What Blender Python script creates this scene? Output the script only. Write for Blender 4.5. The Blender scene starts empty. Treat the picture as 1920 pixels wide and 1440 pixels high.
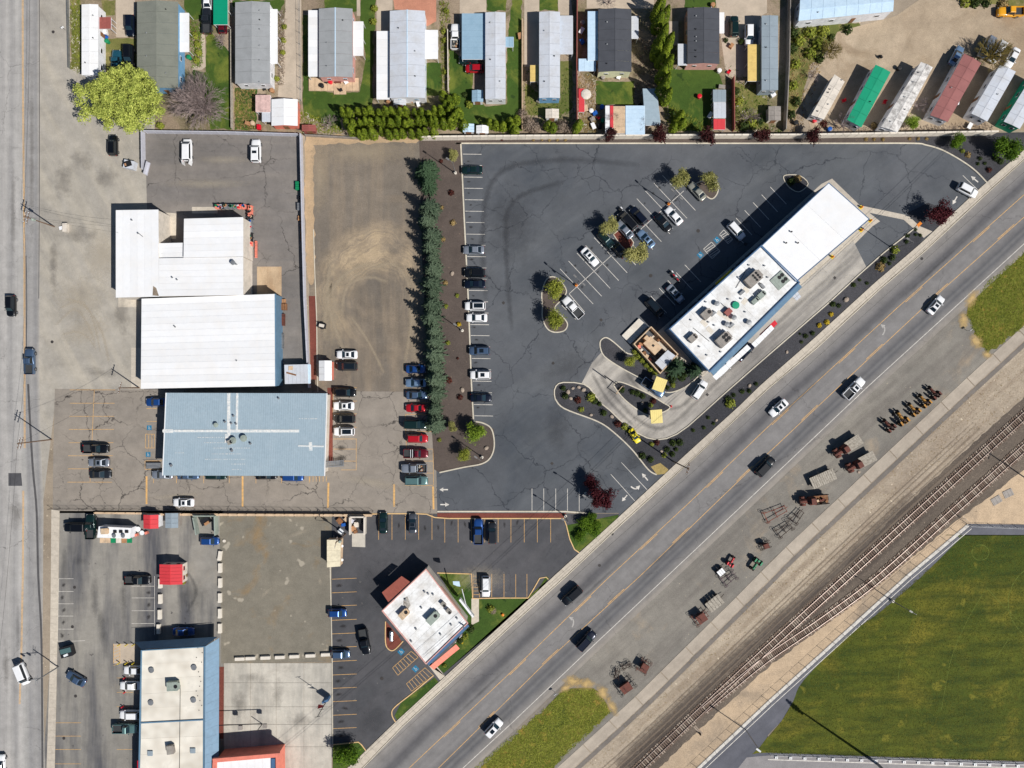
import bpy, math, random
from mathutils import Vector, Matrix
R = random.Random(7)
PI = math.pi
sc = bpy.context.scene
col = sc.collection

# ---------------------------------------------------------------- camera, sky, sun, exposure
S = 0.125            # metres per photograph pixel on the ground
CAM_H = 165.0
cam_d = bpy.data.cameras.new("camera")
cam = bpy.data.objects.new("camera", cam_d); col.objects.link(cam)
cam.location = (0, 0, CAM_H)
cam_d.sensor_width = 36.0
cam_d.lens = 36.0 * CAM_H / (1920 * S)
cam_d.clip_start = 1.0
cam_d.clip_end = 6000.0
sc.camera = cam

SUN_EL = math.radians(47.5)
SHADOW_ANG = math.radians(34.5)
sun_vec = Vector((math.cos(SHADOW_ANG) * math.cos(SUN_EL), -math.sin(SHADOW_ANG) * math.cos(SUN_EL), math.sin(SUN_EL)))
world = bpy.data.worlds.new("World"); sc.world = world
world.use_nodes = True
wn = world.node_tree.nodes; wl = world.node_tree.links
wn.clear()
sky = wn.new("ShaderNodeTexSky"); sky.sky_type = 'NISHITA'; sky.sun_disc = False
sky.sun_elevation = SUN_EL
sky.sun_rotation = math.atan2(sun_vec.x, sun_vec.y)
bg = wn.new("ShaderNodeBackground"); bg.inputs[1].default_value = 0.050
wo = wn.new("ShaderNodeOutputWorld")
hsv = wn.new("ShaderNodeHueSaturation"); hsv.inputs["Saturation"].default_value = 1.25
wl.new(sky.outputs[0], hsv.inputs["Color"]); wl.new(hsv.outputs[0], bg.inputs[0]); wl.new(bg.outputs[0], wo.inputs[0])
sun_d = bpy.data.lights.new("sun", 'SUN'); sun_d.energy = 4.8; sun_d.angle = math.radians(0.5); sun_d.color = (1.0, 0.972, 0.93)
sun = bpy.data.objects.new("sun", sun_d); col.objects.link(sun)
sun.location = (60, -40, 120)
sun.rotation_euler = sun_vec.to_track_quat('Z', 'Y').to_euler()
sc.view_settings.view_transform = 'Standard'
sc.view_settings.look = 'None'
sc.view_settings.exposure = 0.04
sc.view_settings.gamma = 1.0
sc.view_settings.use_curve_mapping = False

# ---------------------------------------------------------------- helpers
def P(px, py, z=0.0):
    """photograph pixel of a point known to stand at height z -> world point"""
    f = S * (1 - z / CAM_H)
    return Vector(((px - 960) * f, (720 - py) * f, z))

def lin(r, g, b, k=1.0):
    o = []
    for v in (r, g, b):
        v /= 255.0
        o.append(min(0.82, k * (v / 12.92 if v <= 0.04045 else ((v + 0.055) / 1.055) ** 2.4)))
    return (o[0], o[1], o[2], 1.0)

K = 1.06
ORD = 'first second third fourth fifth sixth seventh eighth ninth tenth eleventh twelfth thirteenth fourteenth fifteenth sixteenth seventeenth eighteenth nineteenth twentieth twenty-first twenty-second twenty-third twenty-fourth twenty-fifth twenty-sixth'.split()
MATS = {}

def _nodes(name):
    m = bpy.data.materials.new(name); m.use_nodes = True
    nt = m.node_tree; b = nt.nodes["Principled BSDF"]
    return m, nt, b

def _mix(nt, mode, fac, a, b):
    n = nt.nodes.new("ShaderNodeMix"); n.data_type = 'RGBA'; n.blend_type = mode; n.clamp_factor = True
    for i, v in ((0, fac), (6, a), (7, b)):
        if isinstance(v, bpy.types.NodeSocket): nt.links.new(v, n.inputs[i])
        else: n.inputs[i].default_value = v
    return n.outputs[2]

def _ramp(nt, val, stops):
    n = nt.nodes.new("ShaderNodeValToRGB")
    e = n.color_ramp.elements
    while len(e) < len(stops): e.new(0.5)
    for i, (p, c) in enumerate(stops):
        e[i].position = p
        e[i].color = c if isinstance(c, tuple) else (c, c, c, 1)
    nt.links.new(val, n.inputs[0])
    return n.outputs[0]

def _noise(nt, vec, scale, detail=4, rough=0.6, dist=0.0):
    n = nt.nodes.new("ShaderNodeTexNoise"); n.inputs["Scale"].default_value = scale
    n.inputs["Detail"].default_value = detail; n.inputs["Roughness"].default_value = rough
    n.inputs["Distortion"].default_value = dist
    nt.links.new(vec, n.inputs["Vector"])
    return n.outputs[0], n.outputs[1]

def _math(nt, op, a, b=0.0, clamp=False):
    n = nt.nodes.new("ShaderNodeMath"); n.operation = op; n.use_clamp = clamp
    for i, v in ((0, a), (1, b)):
        if isinstance(v, bpy.types.NodeSocket): nt.links.new(v, n.inputs[i])
        else: n.inputs[i].default_value = v
    return n.outputs[0]

def _mapping(nt, vec, scale=(1, 1, 1), rot=(0, 0, 0), loc=(0, 0, 0)):
    n = nt.nodes.new("ShaderNodeMapping")
    n.inputs["Scale"].default_value = scale; n.inputs["Rotation"].default_value = rot; n.inputs["Location"].default_value = loc
    nt.links.new(vec, n.inputs[0])
    return n.outputs[0]

def surf(name, c1, c2, rough=0.9, big=0.03, mid=0.35, fine=5.0, fine_amt=0.25, crack=None, crack_col=(40, 38, 38),
         streak=None, spots=None, tint=None, bump=0.15, patch=None, uvbands=None, rings=None, uvw=.03):
    """weathered ground surface in world metres.  crack=(scale,width,amount); streak=(angle,stretch,amount,(r,g,b));
    spots=(scale,threshold,(r,g,b)); tint=(scale,threshold,(r,g,b),amt)"""
    m, nt, b = _nodes(name)
    tc = nt.nodes.new("ShaderNodeTexCoord"); ob = tc.outputs["Object"]
    n1, _ = _noise(nt, ob, big, 6, 0.62)
    base = _mix(nt, 'MIX', _ramp(nt, n1, [(0.34, 0.0), (0.66, 1.0)]), lin(*c1, K), lin(*c2, K))
    if uvbands:
        uvn = nt.nodes.new("ShaderNodeUVMap"); sx = nt.nodes.new("ShaderNodeSeparateXYZ")
        nt.links.new(uvn.outputs[0], sx.inputs[0])
        wob, _ = _noise(nt, ob, 0.06, 3, 0.5)
        u = _math(nt, 'ADD', sx.outputs[0], _math(nt, 'MULTIPLY', _math(nt, 'SUBTRACT', wob, 0.5), uvw))
        band = _ramp(nt, u, [(p, lin(*c, K)) for p, c in uvbands])
        base = _mix(nt, 'MIX', 0.85, base, band)
    if tint:
        t, _ = _noise(nt, _mapping(nt, ob, loc=(31, 7, 3)), tint[0], 5, 0.65, 0.6)
        base = _mix(nt, 'MIX', _math(nt, 'MULTIPLY', _ramp(nt, t, [(tint[1], 0.0), (tint[1] + 0.14, 1.0)]), tint[3]), base, lin(*tint[2], K))
    if streak:
        v = _mapping(nt, _mapping(nt, ob, rot=(0, 0, -math.radians(streak[0]))), scale=(1.0 / streak[1], 1, 1))
        t, _ = _noise(nt, v, streak[4] if len(streak) > 4 else 0.55, 5, 0.6)
        base = _mix(nt, 'MIX', _math(nt, 'MULTIPLY', _ramp(nt, t, [(0.44, 0.0), (0.64, 1.0)]), streak[2]), base, lin(*streak[3], K))
    if rings:
        cx, cy, r0, r1, c = rings
        vm = nt.nodes.new("ShaderNodeVectorMath"); vm.operation = 'SUBTRACT'; vm.inputs[1].default_value = (cx, cy, 0)
        nt.links.new(ob, vm.inputs[0])
        dn, dc = _noise(nt, ob, 0.12, 3, 0.5)
        v2 = nt.nodes.new("ShaderNodeVectorMath"); v2.operation = 'LENGTH'
        vs = _mapping(nt, vm.outputs[0], scale=(1.0, 0.82, 1))
        nt.links.new(vs, v2.inputs[0])
        d = _math(nt, 'ADD', v2.outputs["Value"], _math(nt, 'MULTIPLY', _math(nt, 'SUBTRACT', dn, 0.5), 7.0))
        mid_r = (r0 + r1) / 2
        ring = _math(nt, 'SUBTRACT', 1.0, _math(nt, 'DIVIDE', _math(nt, 'ABSOLUTE', _math(nt, 'SUBTRACT', d, mid_r)), (r1 - r0) / 2), True)
        fn = nt.nodes.new("ShaderNodeTexNoise"); fn.noise_dimensions = '1D'; fn.inputs["Scale"].default_value = 2.2; fn.inputs["Detail"].default_value = 4
        nt.links.new(d, fn.inputs["W"])
        f2, _ = _noise(nt, ob, 0.13, 4, 0.6)
        sp = nt.nodes.new("ShaderNodeSeparateXYZ"); nt.links.new(vm.outputs[0], sp.inputs[0])
        side = _math(nt, 'ADD', 0.5, _math(nt, 'ADD', _math(nt, 'MULTIPLY', sp.outputs[1], .045), _math(nt, 'MULTIPLY', sp.outputs[0], -.025)), True)
        k = _math(nt, 'MULTIPLY', _math(nt, 'MULTIPLY', _math(nt, 'MULTIPLY', ring, side), _ramp(nt, fn.outputs[0], [(0.3, 0.45), (0.65, 1.0)])), _ramp(nt, f2, [(0.36, 0.1), (0.62, 1.0)]))
        base = _mix(nt, 'MIX', _math(nt, 'MULTIPLY', k, 2.0, True), base, lin(*c, K))
    n2, _ = _noise(nt, ob, mid, 6, 0.7)
    base = _mix(nt, 'MULTIPLY', 1.0, base, _ramp(nt, n2, [(0.25, 0.80), (0.75, 1.16)]))
    n3, _ = _noise(nt, ob, fine, 3, 0.75)
    base = _mix(nt, 'MULTIPLY', 1.0, base, _ramp(nt, n3, [(0.25, 1 - fine_amt), (0.75, 1 + fine_amt * 0.6)]))
    if spots:
        t, _ = _noise(nt, _mapping(nt, ob, loc=(5, 17, 9)), spots[0], 2, 0.5)
        base = _mix(nt, 'MIX', _ramp(nt, t, [(spots[1], 0.0), (spots[1] + 0.05, 0.8)]), base, lin(*spots[2], K))
    if crack:
        for (cs, cw, ca, off) in ((crack[0], crack[1], crack[2], 0), (crack[0] * 2.3, crack[1] * 0.75, crack[2] * 0.8, 40)):
            _, dc = _noise(nt, ob, 0.25, 4, 0.65)
            dv = nt.nodes.new("ShaderNodeVectorMath"); dv.operation = 'MULTIPLY_ADD'
            dv.inputs[1].default_value = (4.5, 4.5, 0); nt.links.new(dc, dv.inputs[0])
            mp = _mapping(nt, ob, loc=(off, off, 0)); nt.links.new(mp, dv.inputs[2])
            vo = nt.nodes.new("ShaderNodeTexVoronoi"); vo.feature = 'DISTANCE_TO_EDGE'; vo.voronoi_dimensions = '2D'
            vo.inputs["Scale"].default_value = cs
            nt.links.new(dv.outputs[0], vo.inputs["Vector"])
            line = _ramp(nt, vo.outputs["Distance"], [(0.0, 1.0), (cw * cs, 0.0)])
            mk, _ = _noise(nt, _mapping(nt, ob, loc=(off + 3, 11, 0)), 0.05 if off == 0 else 0.09, 3, 0.6)
            mk = _ramp(nt, mk, [(0.40, 0.0) if off == 0 else (0.5, 0.0), (0.55 if off == 0 else 0.62, 1.0)])
            base = _mix(nt, 'MIX', _math(nt, 'MULTIPLY', _math(nt, 'MULTIPLY', line, mk), ca), base, lin(*crack_col, K))
    nt.links.new(base, b.inputs["Base Color"])
    b.inputs["Roughness"].default_value = rough
    b.inputs["Specular IOR Level"].default_value = 0.25
    if bump:
        bp = nt.nodes.new("ShaderNodeBump"); bp.inputs["Strength"].default_value = bump; bp.inputs["Distance"].default_value = 0.05
        nt.links.new(n3, bp.inputs["Height"]); nt.links.new(bp.outputs[0], b.inputs["Normal"])
    MATS[name] = m
    return m

def paint(name, c, rough=0.6, dirt=0.15, dirt_col=None, scale=0.8, metal=0.0, spec=0.4, coat=0.0, fine=6.0, stretch=None, panel=False):
    """painted or plain surface with uneven weathering"""
    m, nt, b = _nodes(name)
    tc = nt.nodes.new("ShaderNodeTexCoord"); ob = tc.outputs["Object"]
    if stretch: ob = _mapping(nt, ob, scale=stretch)
    n1, _ = _noise(nt, ob, scale, 6, 0.7)
    dc = dirt_col or tuple(v * 0.6 for v in c)
    base = _mix(nt, 'MIX', _math(nt, 'MULTIPLY', _ramp(nt, n1, [(0.42, 0.0), (0.72, 1.0)]), min(1, dirt * 2.2)), lin(*c, K), lin(*dc, K))
    n2, _ = _noise(nt, ob, fine, 3, 0.7)
    base = _mix(nt, 'MULTIPLY', 1.0, base, _ramp(nt, n2, [(0.25, 1 - dirt * 0.5), (0.75, 1 + dirt * 0.2)]))
    if panel:
        oi = nt.nodes.new("ShaderNodeObjectInfo")
        base = _mix(nt, 'MULTIPLY', 1.0, base, _ramp(nt, oi.outputs["Random"], [(0.0, 0.93), (1.0, 1.03)]))
    nt.links.new(base, b.inputs["Base Color"])
    b.inputs["Roughness"].default_value = rough; b.inputs["Metallic"].default_value = metal
    b.inputs["Specular IOR Level"].default_value = spec
    b.inputs["Coat Weight"].default_value = coat; b.inputs["Coat Roughness"].default_value = 0.06
    MATS[name] = m
    return m

def leafmat(name, c1, c2, rough=0.75):
    m, nt, b = _nodes(name)
    g = nt.nodes.new("ShaderNodeNewGeometry")
    tc = nt.nodes.new("ShaderNodeTexCoord")
    n1, _ = _noise(nt, tc.outputs["Object"], 0.7, 3, 0.6)
    f = _math(nt, 'ADD', _math(nt, 'MULTIPLY', g.outputs["Random Per Island"], 0.6), _math(nt, 'MULTIPLY', n1, 0.5))
    oi = nt.nodes.new("ShaderNodeObjectInfo")
    f = _math(nt, 'ADD', f, _math(nt, 'MULTIPLY', _math(nt, 'SUBTRACT', oi.outputs["Random"], 0.5), 0.25))
    base = _mix(nt, 'MIX', _ramp(nt, f, [(0.15, 0.0), (0.95, 1.0)]), lin(*c1, K), lin(*c2, K))
    nt.links.new(base, b.inputs["Base Color"])
    b.inputs["Roughness"].default_value = rough; b.inputs["Specular IOR Level"].default_value = 0.2
    # light through the leaf
    tr = nt.nodes.new("ShaderNodeBsdfTranslucent"); nt.links.new(base, tr.inputs[0])
    ms = nt.nodes.new("ShaderNodeMixShader"); ms.inputs[0].default_value = 0.25
    out = nt.nodes["Material Output"]
    nt.links.new(b.outputs[0], ms.inputs[1]); nt.links.new(tr.outputs[0], ms.inputs[2]); nt.links.new(ms.outputs[0], out.inputs[0])
    MATS[name] = m
    return m

def tag(o, label=None, cat=None, group=None, kind=None):
    if label: o['label'] = label
    if cat: o['category'] = cat
    if group: o['group'] = group
    if kind: o['kind'] = kind
    return o

def empty(name, loc=(0, 0, 0), rz=0.0, label=None, cat=None, group=None):
    o = bpy.data.objects.new(name, None); col.objects.link(o)
    o.empty_display_size = 0.3
    o.location = loc; o.rotation_euler = (0, 0, rz)
    return tag(o, label, cat, group)

def root_loc(o):
    while o.parent: o = o.parent
    return Vector(o.location)

class MB:
    def __init__(s): s.v = []; s.f = []; s.m = []; s.uv = None
    def add(s, vs, fs, mi=0):
        n = len(s.v); s.v += [Vector(v) for v in vs]; s.f += [tuple(i + n for i in f) for f in fs]; s.m += [mi] * len(fs); return s
    def box(s, c, size, rz=0.0, mi=0, taper=1.0):
        x, y, z = size[0] / 2, size[1] / 2, size[2] / 2
        ca, sa = math.cos(rz), math.sin(rz); vs = []
        for dz, t in ((-z, 1.0), (z, taper)):
            for dx, dy in ((-x, -y), (x, -y), (x, y), (-x, y)):
                dx *= t; dy *= t
                vs.append((c[0] + dx * ca - dy * sa, c[1] + dx * sa + dy * ca, c[2] + dz))
        return s.add(vs, [(3, 2, 1, 0), (4, 5, 6, 7), (0, 1, 5, 4), (1, 2, 6, 5), (2, 3, 7, 6), (3, 0, 4, 7)], mi)
    def prism(s, poly, z0, z1, mi=0, cap=True):
        n = len(poly)
        a = sum(poly[i][0] * poly[(i + 1) % n][1] - poly[(i + 1) % n][0] * poly[i][1] for i in range(n))
        if a < 0: poly = list(reversed(poly))
        vs = [(p[0], p[1], z0) for p in poly] + [(p[0], p[1], z1) for p in poly]
        fs = [(i, (i + 1) % n, n + (i + 1) % n, n + i) for i in range(n)]
        if cap: fs += [tuple(range(n, 2 * n)), tuple(range(n - 1, -1, -1))]
        return s.add(vs, fs, mi)
    def tube(s, a, b, r, n=6, r2=None, mi=0):
        a = Vector(a); b = Vector(b); d = b - a
        if d.length < 1e-6: return s
        r2 = r if r2 is None else r2
        z = d.normalized(); x = z.orthogonal().normalized(); y = z.cross(x)
        vs = []
        for p, rr in ((a, r), (b, r2)):
            for k in range(n):
                t = 2 * PI * k / n
                vs.append(p + x * (rr * math.cos(t)) + y * (rr * math.sin(t)))
        fs = [(k, (k + 1) % n, n + (k + 1) % n, n + k) for k in range(n)] + [tuple(range(n - 1, -1, -1)), tuple(range(n, 2 * n))]
        return s.add(vs, fs, mi)
    def lathe(s, c, prof, n=10, mi=0, axis='z'):
        vs = []; fs = []
        for r, z in prof:
            for k in range(n):
                t = 2 * PI * k / n
                if axis == 'z': vs.append((c[0] + r * math.cos(t), c[1] + r * math.sin(t), c[2] + z))
                elif axis == 'y': vs.append((c[0] + r * math.cos(t), c[1] + z, c[2] + r * math.sin(t)))
                else: vs.append((c[0] + z, c[1] + r * math.cos(t), c[2] + r * math.sin(t)))
        for j in range(len(prof) - 1):
            for k in range(n):
                fs.append((j * n + k, j * n + (k + 1) % n, (j + 1) * n + (k + 1) % n, (j + 1) * n + k))
        fs.append(tuple(range(n - 1, -1, -1))); fs.append(tuple(range((len(prof) - 1) * n, len(prof) * n)))
        return s.add(vs, fs, mi)
    def loft(s, secs, mi=0):
        n = len(secs[0]); vs = [p for q in secs for p in q]; fs = []
        for j in range(len(secs) - 1):
            for k in range(n):
                fs.append((j * n + k, j * n + (k + 1) % n, (j + 1) * n + (k + 1) % n, (j + 1) * n + k))
        fs.append(tuple(range(n - 1, -1, -1))); fs.append(tuple(range((len(secs) - 1) * n, len(secs) * n)))
        return s.add(vs, fs, mi)
    def mesh(s, name, mats, off=Vector((0, 0, 0)), smooth=False):
        me = bpy.data.meshes.new(name)
        me.from_pydata([v - off for v in s.v], [], s.f)
        for m in (mats if isinstance(mats, (list, tuple)) else [mats]): me.materials.append(m)
        if isinstance(mats, (list, tuple)) and len(mats) > 1: me.polygons.foreach_set("material_index", s.m)
        if smooth: me.polygons.foreach_set("use_smooth", [True] * len(me.polygons))
        me.update()
        return me
    def build(s, name, mats, parent=None, smooth=False, kind=None, label=None):
        off = root_loc(parent) if parent else Vector((0, 0, 0))
        o = bpy.data.objects.new(name, s.mesh(name, mats, off, smooth)); col.objects.link(o)
        if parent: o.parent = parent
        if kind: o['kind'] = kind
        if label: o['label'] = label
        return o

def place(me, name, parent, loc=(0, 0, 0), rz=0.0, scale=None):
    o = bpy.data.objects.new(name, me); col.objects.link(o); o.parent = parent
    o.location = loc; o.rotation_euler = (0, 0, rz)
    if scale: o.scale = scale
    return o

def copy_tree(o, parent=None):
    c = o.copy(); col.objects.link(c); c.parent = parent
    for ch in list(o.children): copy_tree(ch, c)
    return c

def W(pts, z=0.0):
    return [P(x, y, z) for x, y in pts]

def smooth_line(pts, k=6):
    out = []
    n = len(pts)
    for i in range(n - 1):
        p0 = pts[max(i - 1, 0)]; p1 = pts[i]; p2 = pts[i + 1]; p3 = pts[min(i + 2, n - 1)]
        for j in range(k):
            t = j / k
            out.append(tuple(0.5 * ((2 * p1[a]) + (-p0[a] + p2[a]) * t + (2 * p0[a] - 5 * p1[a] + 4 * p2[a] - p3[a]) * t * t + (-p0[a] + 3 * p1[a] - 3 * p2[a] + p3[a]) * t ** 3) for a in (0, 1)))
    out.append(tuple(pts[-1]))
    return out

_layer = [0.0]
def ragged(pts, amp, step=7):
    rr = random.Random(len(pts) * 7 + int(pts[0][0])); out = []
    for i in range(len(pts)):
        a, b = pts[i], pts[(i + 1) % len(pts)]; L = math.dist(a, b); n = max(1, int(L / step)) if max(map(abs, a + b)) < 2600 else 1
        for k in range(n):
            t = k / n; j = amp if n > 1 else 0
            out.append((a[0] + (b[0] - a[0]) * t + rr.gauss(0, j), a[1] + (b[1] - a[1]) * t + rr.gauss(0, j)))
    return smooth_line(out + [out[0]], 2)[:-1]
def sheet(name, pts, mat, z, kind="structure", rough=0):
    if rough: pts = ragged(pts, rough)
    m = MB(); w = W(pts)
    n = len(w)
    a = sum(w[i][0] * w[(i + 1) % n][1] - w[(i + 1) % n][0] * w[i][1] for i in range(n))
    if a < 0: w.reverse()
    m.add([(p.x, p.y, z) for p in w], [tuple(range(n))])
    return m.build(name, mat, kind=kind)

def offs(pts, w):
    """mitred offset pairs for a world polyline"""
    L = []; Rr = []
    n = len(pts)
    for i in range(n):
        a = pts[max(i - 1, 0)]; b = pts[min(i + 1, n - 1)]
        d = Vector((b[0] - a[0], b[1] - a[1]))
        if d.length < 1e-9: d = Vector((1, 0))
        d.normalize(); nx, ny = -d.y, d.x
        L.append((pts[i][0] + nx * w / 2, pts[i][1] + ny * w / 2)); Rr.append((pts[i][0] - nx * w / 2, pts[i][1] - ny * w / 2))
    return L, Rr

def ribbon(m, pts, w, z, mi=0):
    L, Rr = offs(pts, w); n = len(pts)
    m.add([(p[0], p[1], z) for p in Rr] + [(p[0], p[1], z) for p in L], [(i, i + 1, n + i + 1, n + i) for i in range(n - 1)], mi)

def sweep(m, pts, w, z0, z1, mi=0):
    L, Rr = offs(pts, w); n = len(pts)
    m.loft([[(Rr[i][0], Rr[i][1], z0), (Rr[i][0], Rr[i][1], z1), (L[i][0], L[i][1], z1), (L[i][0], L[i][1], z0)] for i in range(n)], mi)

def kerb(name, pxpts, mat, w=0.28, h=0.13, sm=True, k=5, z0=0.0):
    pts = smooth_line(pxpts, k) if sm else pxpts
    # doubled corners keep straight runs straight when not smoothed
    m = MB(); sweep(m, [tuple(P(x, y)[:2]) for x, y in pts], w, z0, z0 + h)
    return m.build(name, mat, kind="structure")

def lines(name, segs, mat, w, z):
    m = MB()
    for (x0, y0, x1, y1) in segs:
        ribbon(m, [tuple(P(x0, y0)[:2]), tuple(P(x1, y1)[:2])], w, z)
    return m.build(name, mat, kind="structure")

def arrow(m, px, py, ang, ln, z, turn=0):
    c = P(px, py); a = math.radians(ang); d = Vector((math.cos(a), math.sin(a))); n = Vector((-d.y, d.x))
    def q(u, v): r = Vector(c[:2]) + d * u + n * v; return (r.x, r.y, z)
    if turn == 0:
        m.add([q(-ln / 2, -.14), q(ln * .05, -.14), q(ln * .05, .14), q(-ln / 2, .14)], [(0, 1, 2, 3)])
        m.add([q(ln * .05, -.5), q(ln / 2, 0), q(ln * .05, .5)], [(0, 1, 2)])
    else:
        pts = []
        for i in range(7):
            t = i / 6 * PI / 2
            pts.append((-ln * .5 + ln * .75 * math.sin(t), turn * ln * .4 * (1 - math.cos(t))))
        wp = [q(u, v)[:2] for u, v in pts]
        ribbon(m, wp, .3, z)
        e = pts[-1]
        tri = [q(e[0] - .5, e[1] - turn * .02), q(e[0] + .5, e[1] - turn * .02), q(e[0], e[1] + turn * 1.0)]
        if turn < 0: tri.reverse()
        m.add(tri[::-1], [(0, 1, 2)])
# ---------------------------------------------------------------- materials
g_dirt = surf('dry_dirt', (160, 146, 128), (144, 131, 114), mid=.5, fine_amt=.3, tint=(.06, .52, (120, 108, 92), .6), spots=(1.6, .70, (205, 190, 165)))
g_tan = surf('tan_dirt_verge', (188, 173, 151), (158, 144, 127), mid=.5, fine=3, fine_amt=.35, streak=(43, 14, .75, (142, 126, 108), .5), tint=(.1, .55, (128, 113, 98), .5), spots=(1.3, .70, (215, 200, 175)))
a_road = surf('old_street_asphalt', (168, 165, 160), (156, 153, 148), fine=8, fine_amt=.2, streak=(90, 30, .35, (128, 126, 125), .7), crack=(.06, .08, .6, 0), uvw=.006,
    uvbands=[(0, (160, 157, 152)), (.79, (160, 156, 152)), (.832, (170, 166, 161)), (.859, (150, 147, 144)), (.885, (174, 170, 165)), (.915, (164, 161, 156)), (.933, (138, 136, 135)), (.96, (150, 147, 144)), (.982, (134, 132, 131)), (1, (166, 160, 151))])
a_apron = surf('worn_gravel_apron', (170, 163, 152), (154, 148, 138), fine=6, fine_amt=.22, tint=(.05, .5, (140, 135, 127), .7), spots=(1.8, .74, (205, 195, 178)), streak=(118, 7, .4, (186, 176, 158), .3))
a_lotB = surf('patched_lot_asphalt', (130, 124, 119), (106, 102, 99), fine=7, fine_amt=.22, crack=(.075, .12, .85, 0), crack_col=(45, 42, 42), streak=(0, 10, .35, (145, 136, 126), .2), spots=(.9, .75, (150, 142, 132)))
a_yard = surf('gravel_yard', (126, 116, 104), (102, 95, 87), fine=5, fine_amt=.35, streak=(90, 9, .5, (150, 134, 114), .28), tint=(.05, .53, (146, 130, 110), .55), rings=((705-960)*S, (720-560)*S, 4.0, 15.5, (176, 156, 128)))
g_sand = surf('sandy_edge', (188, 160, 126), (160, 138, 112), fine=5, fine_amt=.3)
a_lotD = surf('dark_lot_asphalt', (91, 93, 97), (75, 79, 84), fine=9, fine_amt=.16, mid=.14, crack=(.075, .16, .95, 0), crack_col=(46, 49, 55), streak=(35, 8, .4, (106, 108, 110), .12), tint=(.05, .55, (68, 73, 80), .6), spots=(.7, .76, (55, 58, 64)))
a_lotF = surf('cracked_lot_asphalt', (146, 137, 126), (128, 121, 113), fine=8, fine_amt=.2, crack=(.12, .14, .95, 0), crack_col=(56, 52, 50), streak=(0, 8, .4, (150, 140, 128), .2))
a_lotG = surf('black_lot_asphalt', (86, 85, 87), (68, 69, 72), fine=9, fine_amt=.2, crack=(.09, .08, .5, 0), crack_col=(38, 39, 44), streak=(43, 10, .4, (92, 90, 92), .25), spots=(.8, .72, (104, 101, 98)))
a_lotSW = surf('stained_lot_asphalt', (148, 143, 134), (130, 126, 119), fine=8, fine_amt=.2, streak=(90, 8, .95, (82, 82, 86), .16), tint=(.07, .58, (158, 148, 134), .6), spots=(.7, .72, (70, 66, 66)))
g_square = surf('gravel_square', (130, 123, 109), (116, 111, 100), fine=5, fine_amt=.25, tint=(.09, .55, (140, 112, 72), .6), spots=(.35, .67, (165, 156, 140)))
c_pad = surf('stained_concrete_pad', (196, 189, 176), (176, 170, 158), fine=7, fine_amt=.12, streak=(90, 6, .7, (150, 146, 138), .3), tint=(.12, .56, (156, 148, 136), .6), spots=(1.0, .74, (140, 134, 128)))
c_walk = surf('pale_sidewalk_concrete', (198, 187, 170), (180, 170, 156), fine=7, fine_amt=.15, mid=1.2)
c_kerb = surf('kerb_concrete', (206, 197, 178), (186, 177, 160), fine=7, fine_amt=.15, mid=1.0)
c_drive = surf('drive_through_concrete', (184, 177, 166), (160, 154, 146), fine=7, fine_amt=.15, streak=(43, 12, .75, (104, 101, 99), .22), crack=(.08, .08, .4, 0), crack_col=(95, 90, 88))
c_path = surf('worn_path_concrete', (180, 168, 152), (166, 155, 141), fine=7, fine_amt=.15, streak=(43, 14, .4, (146, 134, 122), .5))
a_hwy = surf('highway_asphalt', (130, 127, 125), (120, 118, 117), fine=9, fine_amt=.12, bump=.08, crack=(.03, .04, .35, 0),
    uvbands=[(0, (140, 134, 128)), (.10, (130, 126, 122)), (.17, (117, 114, 113)), (.235, (80, 79, 82)), (.285, (86, 85, 87)), (.33, (114, 112, 111)), (.40, (124, 121, 119)), (.50, (128, 125, 123)), (.60, (126, 123, 121)), (.68, (108, 106, 106)), (.73, (84, 84, 87)), (.765, (106, 105, 105)), (.80, (86, 86, 89)), (.845, (112, 110, 109)), (.90, (128, 124, 120)), (.97, (150, 142, 132))],
    streak=(43, 30, .3, (104, 102, 102), .7))
g_shoulder = surf('roadside_gravel', (140, 134, 124), (121, 117, 110), fine=5, fine_amt=.3, streak=(43, 12, .6, (108, 102, 96), .35), tint=(.09, .58, (168, 148, 122), .55), spots=(1.6, .73, (170, 158, 138)))
g_ballast = surf('rail_ballast', (126, 113, 99), (98, 88, 79), fine=4, fine_amt=.5, mid=1.2, streak=(43, 9, .6, (86, 77, 69), .4), spots=(2.6, .68, (160, 144, 124)))
a_track = surf('running_track_surface', (104, 104, 110), (90, 91, 98), fine=8, fine_amt=.15, streak=(43, 12, .4, (76, 78, 86), .3))
g_mulch = surf('brown_mulch', (96, 85, 78), (80, 71, 66), fine=5, fine_amt=.35, spots=(2.0, .70, (128, 110, 92)))
g_dark = surf('dark_crushed_rock', (76, 75, 78), (58, 58, 62), fine=4, fine_amt=.5, spots=(2.0, .71, (120, 112, 104)))
g_brick = surf('red_brown_bark', (126, 70, 58), (104, 58, 50), fine=4, fine_amt=.4)
l_lawn = surf('green_lawn', (52, 78, 26), (72, 92, 34), fine=6, fine_amt=.4, mid=.6, tint=(.16, .5, (116, 122, 50), .7), bump=.5, spots=(.5, .68, (36, 56, 20)))
l_lawn2 = surf('patchy_lawn', (78, 90, 40), (132, 124, 72), fine=6, fine_amt=.4, mid=.6, tint=(.2, .52, (158, 138, 98), .7), bump=.5)
l_verge = surf('mown_verge_grass', (92, 96, 36), (132, 118, 50), fine=4, fine_amt=.4, mid=.5, tint=(.12, .48, (66, 80, 26), .85), bump=.5, spots=(.5, .62, (150, 122, 56)), streak=(50, 6, .5, (74, 84, 30), .5))
l_field = surf('sports_field_grass', (56, 72, 18), (92, 96, 26), fine=4, fine_amt=.4, mid=.45, streak=(2, 5, .7, (36, 54, 14), .5), tint=(.09, .49, (122, 112, 36), .7), spots=(.25, .66, (112, 108, 36)), bump=.5)
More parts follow.
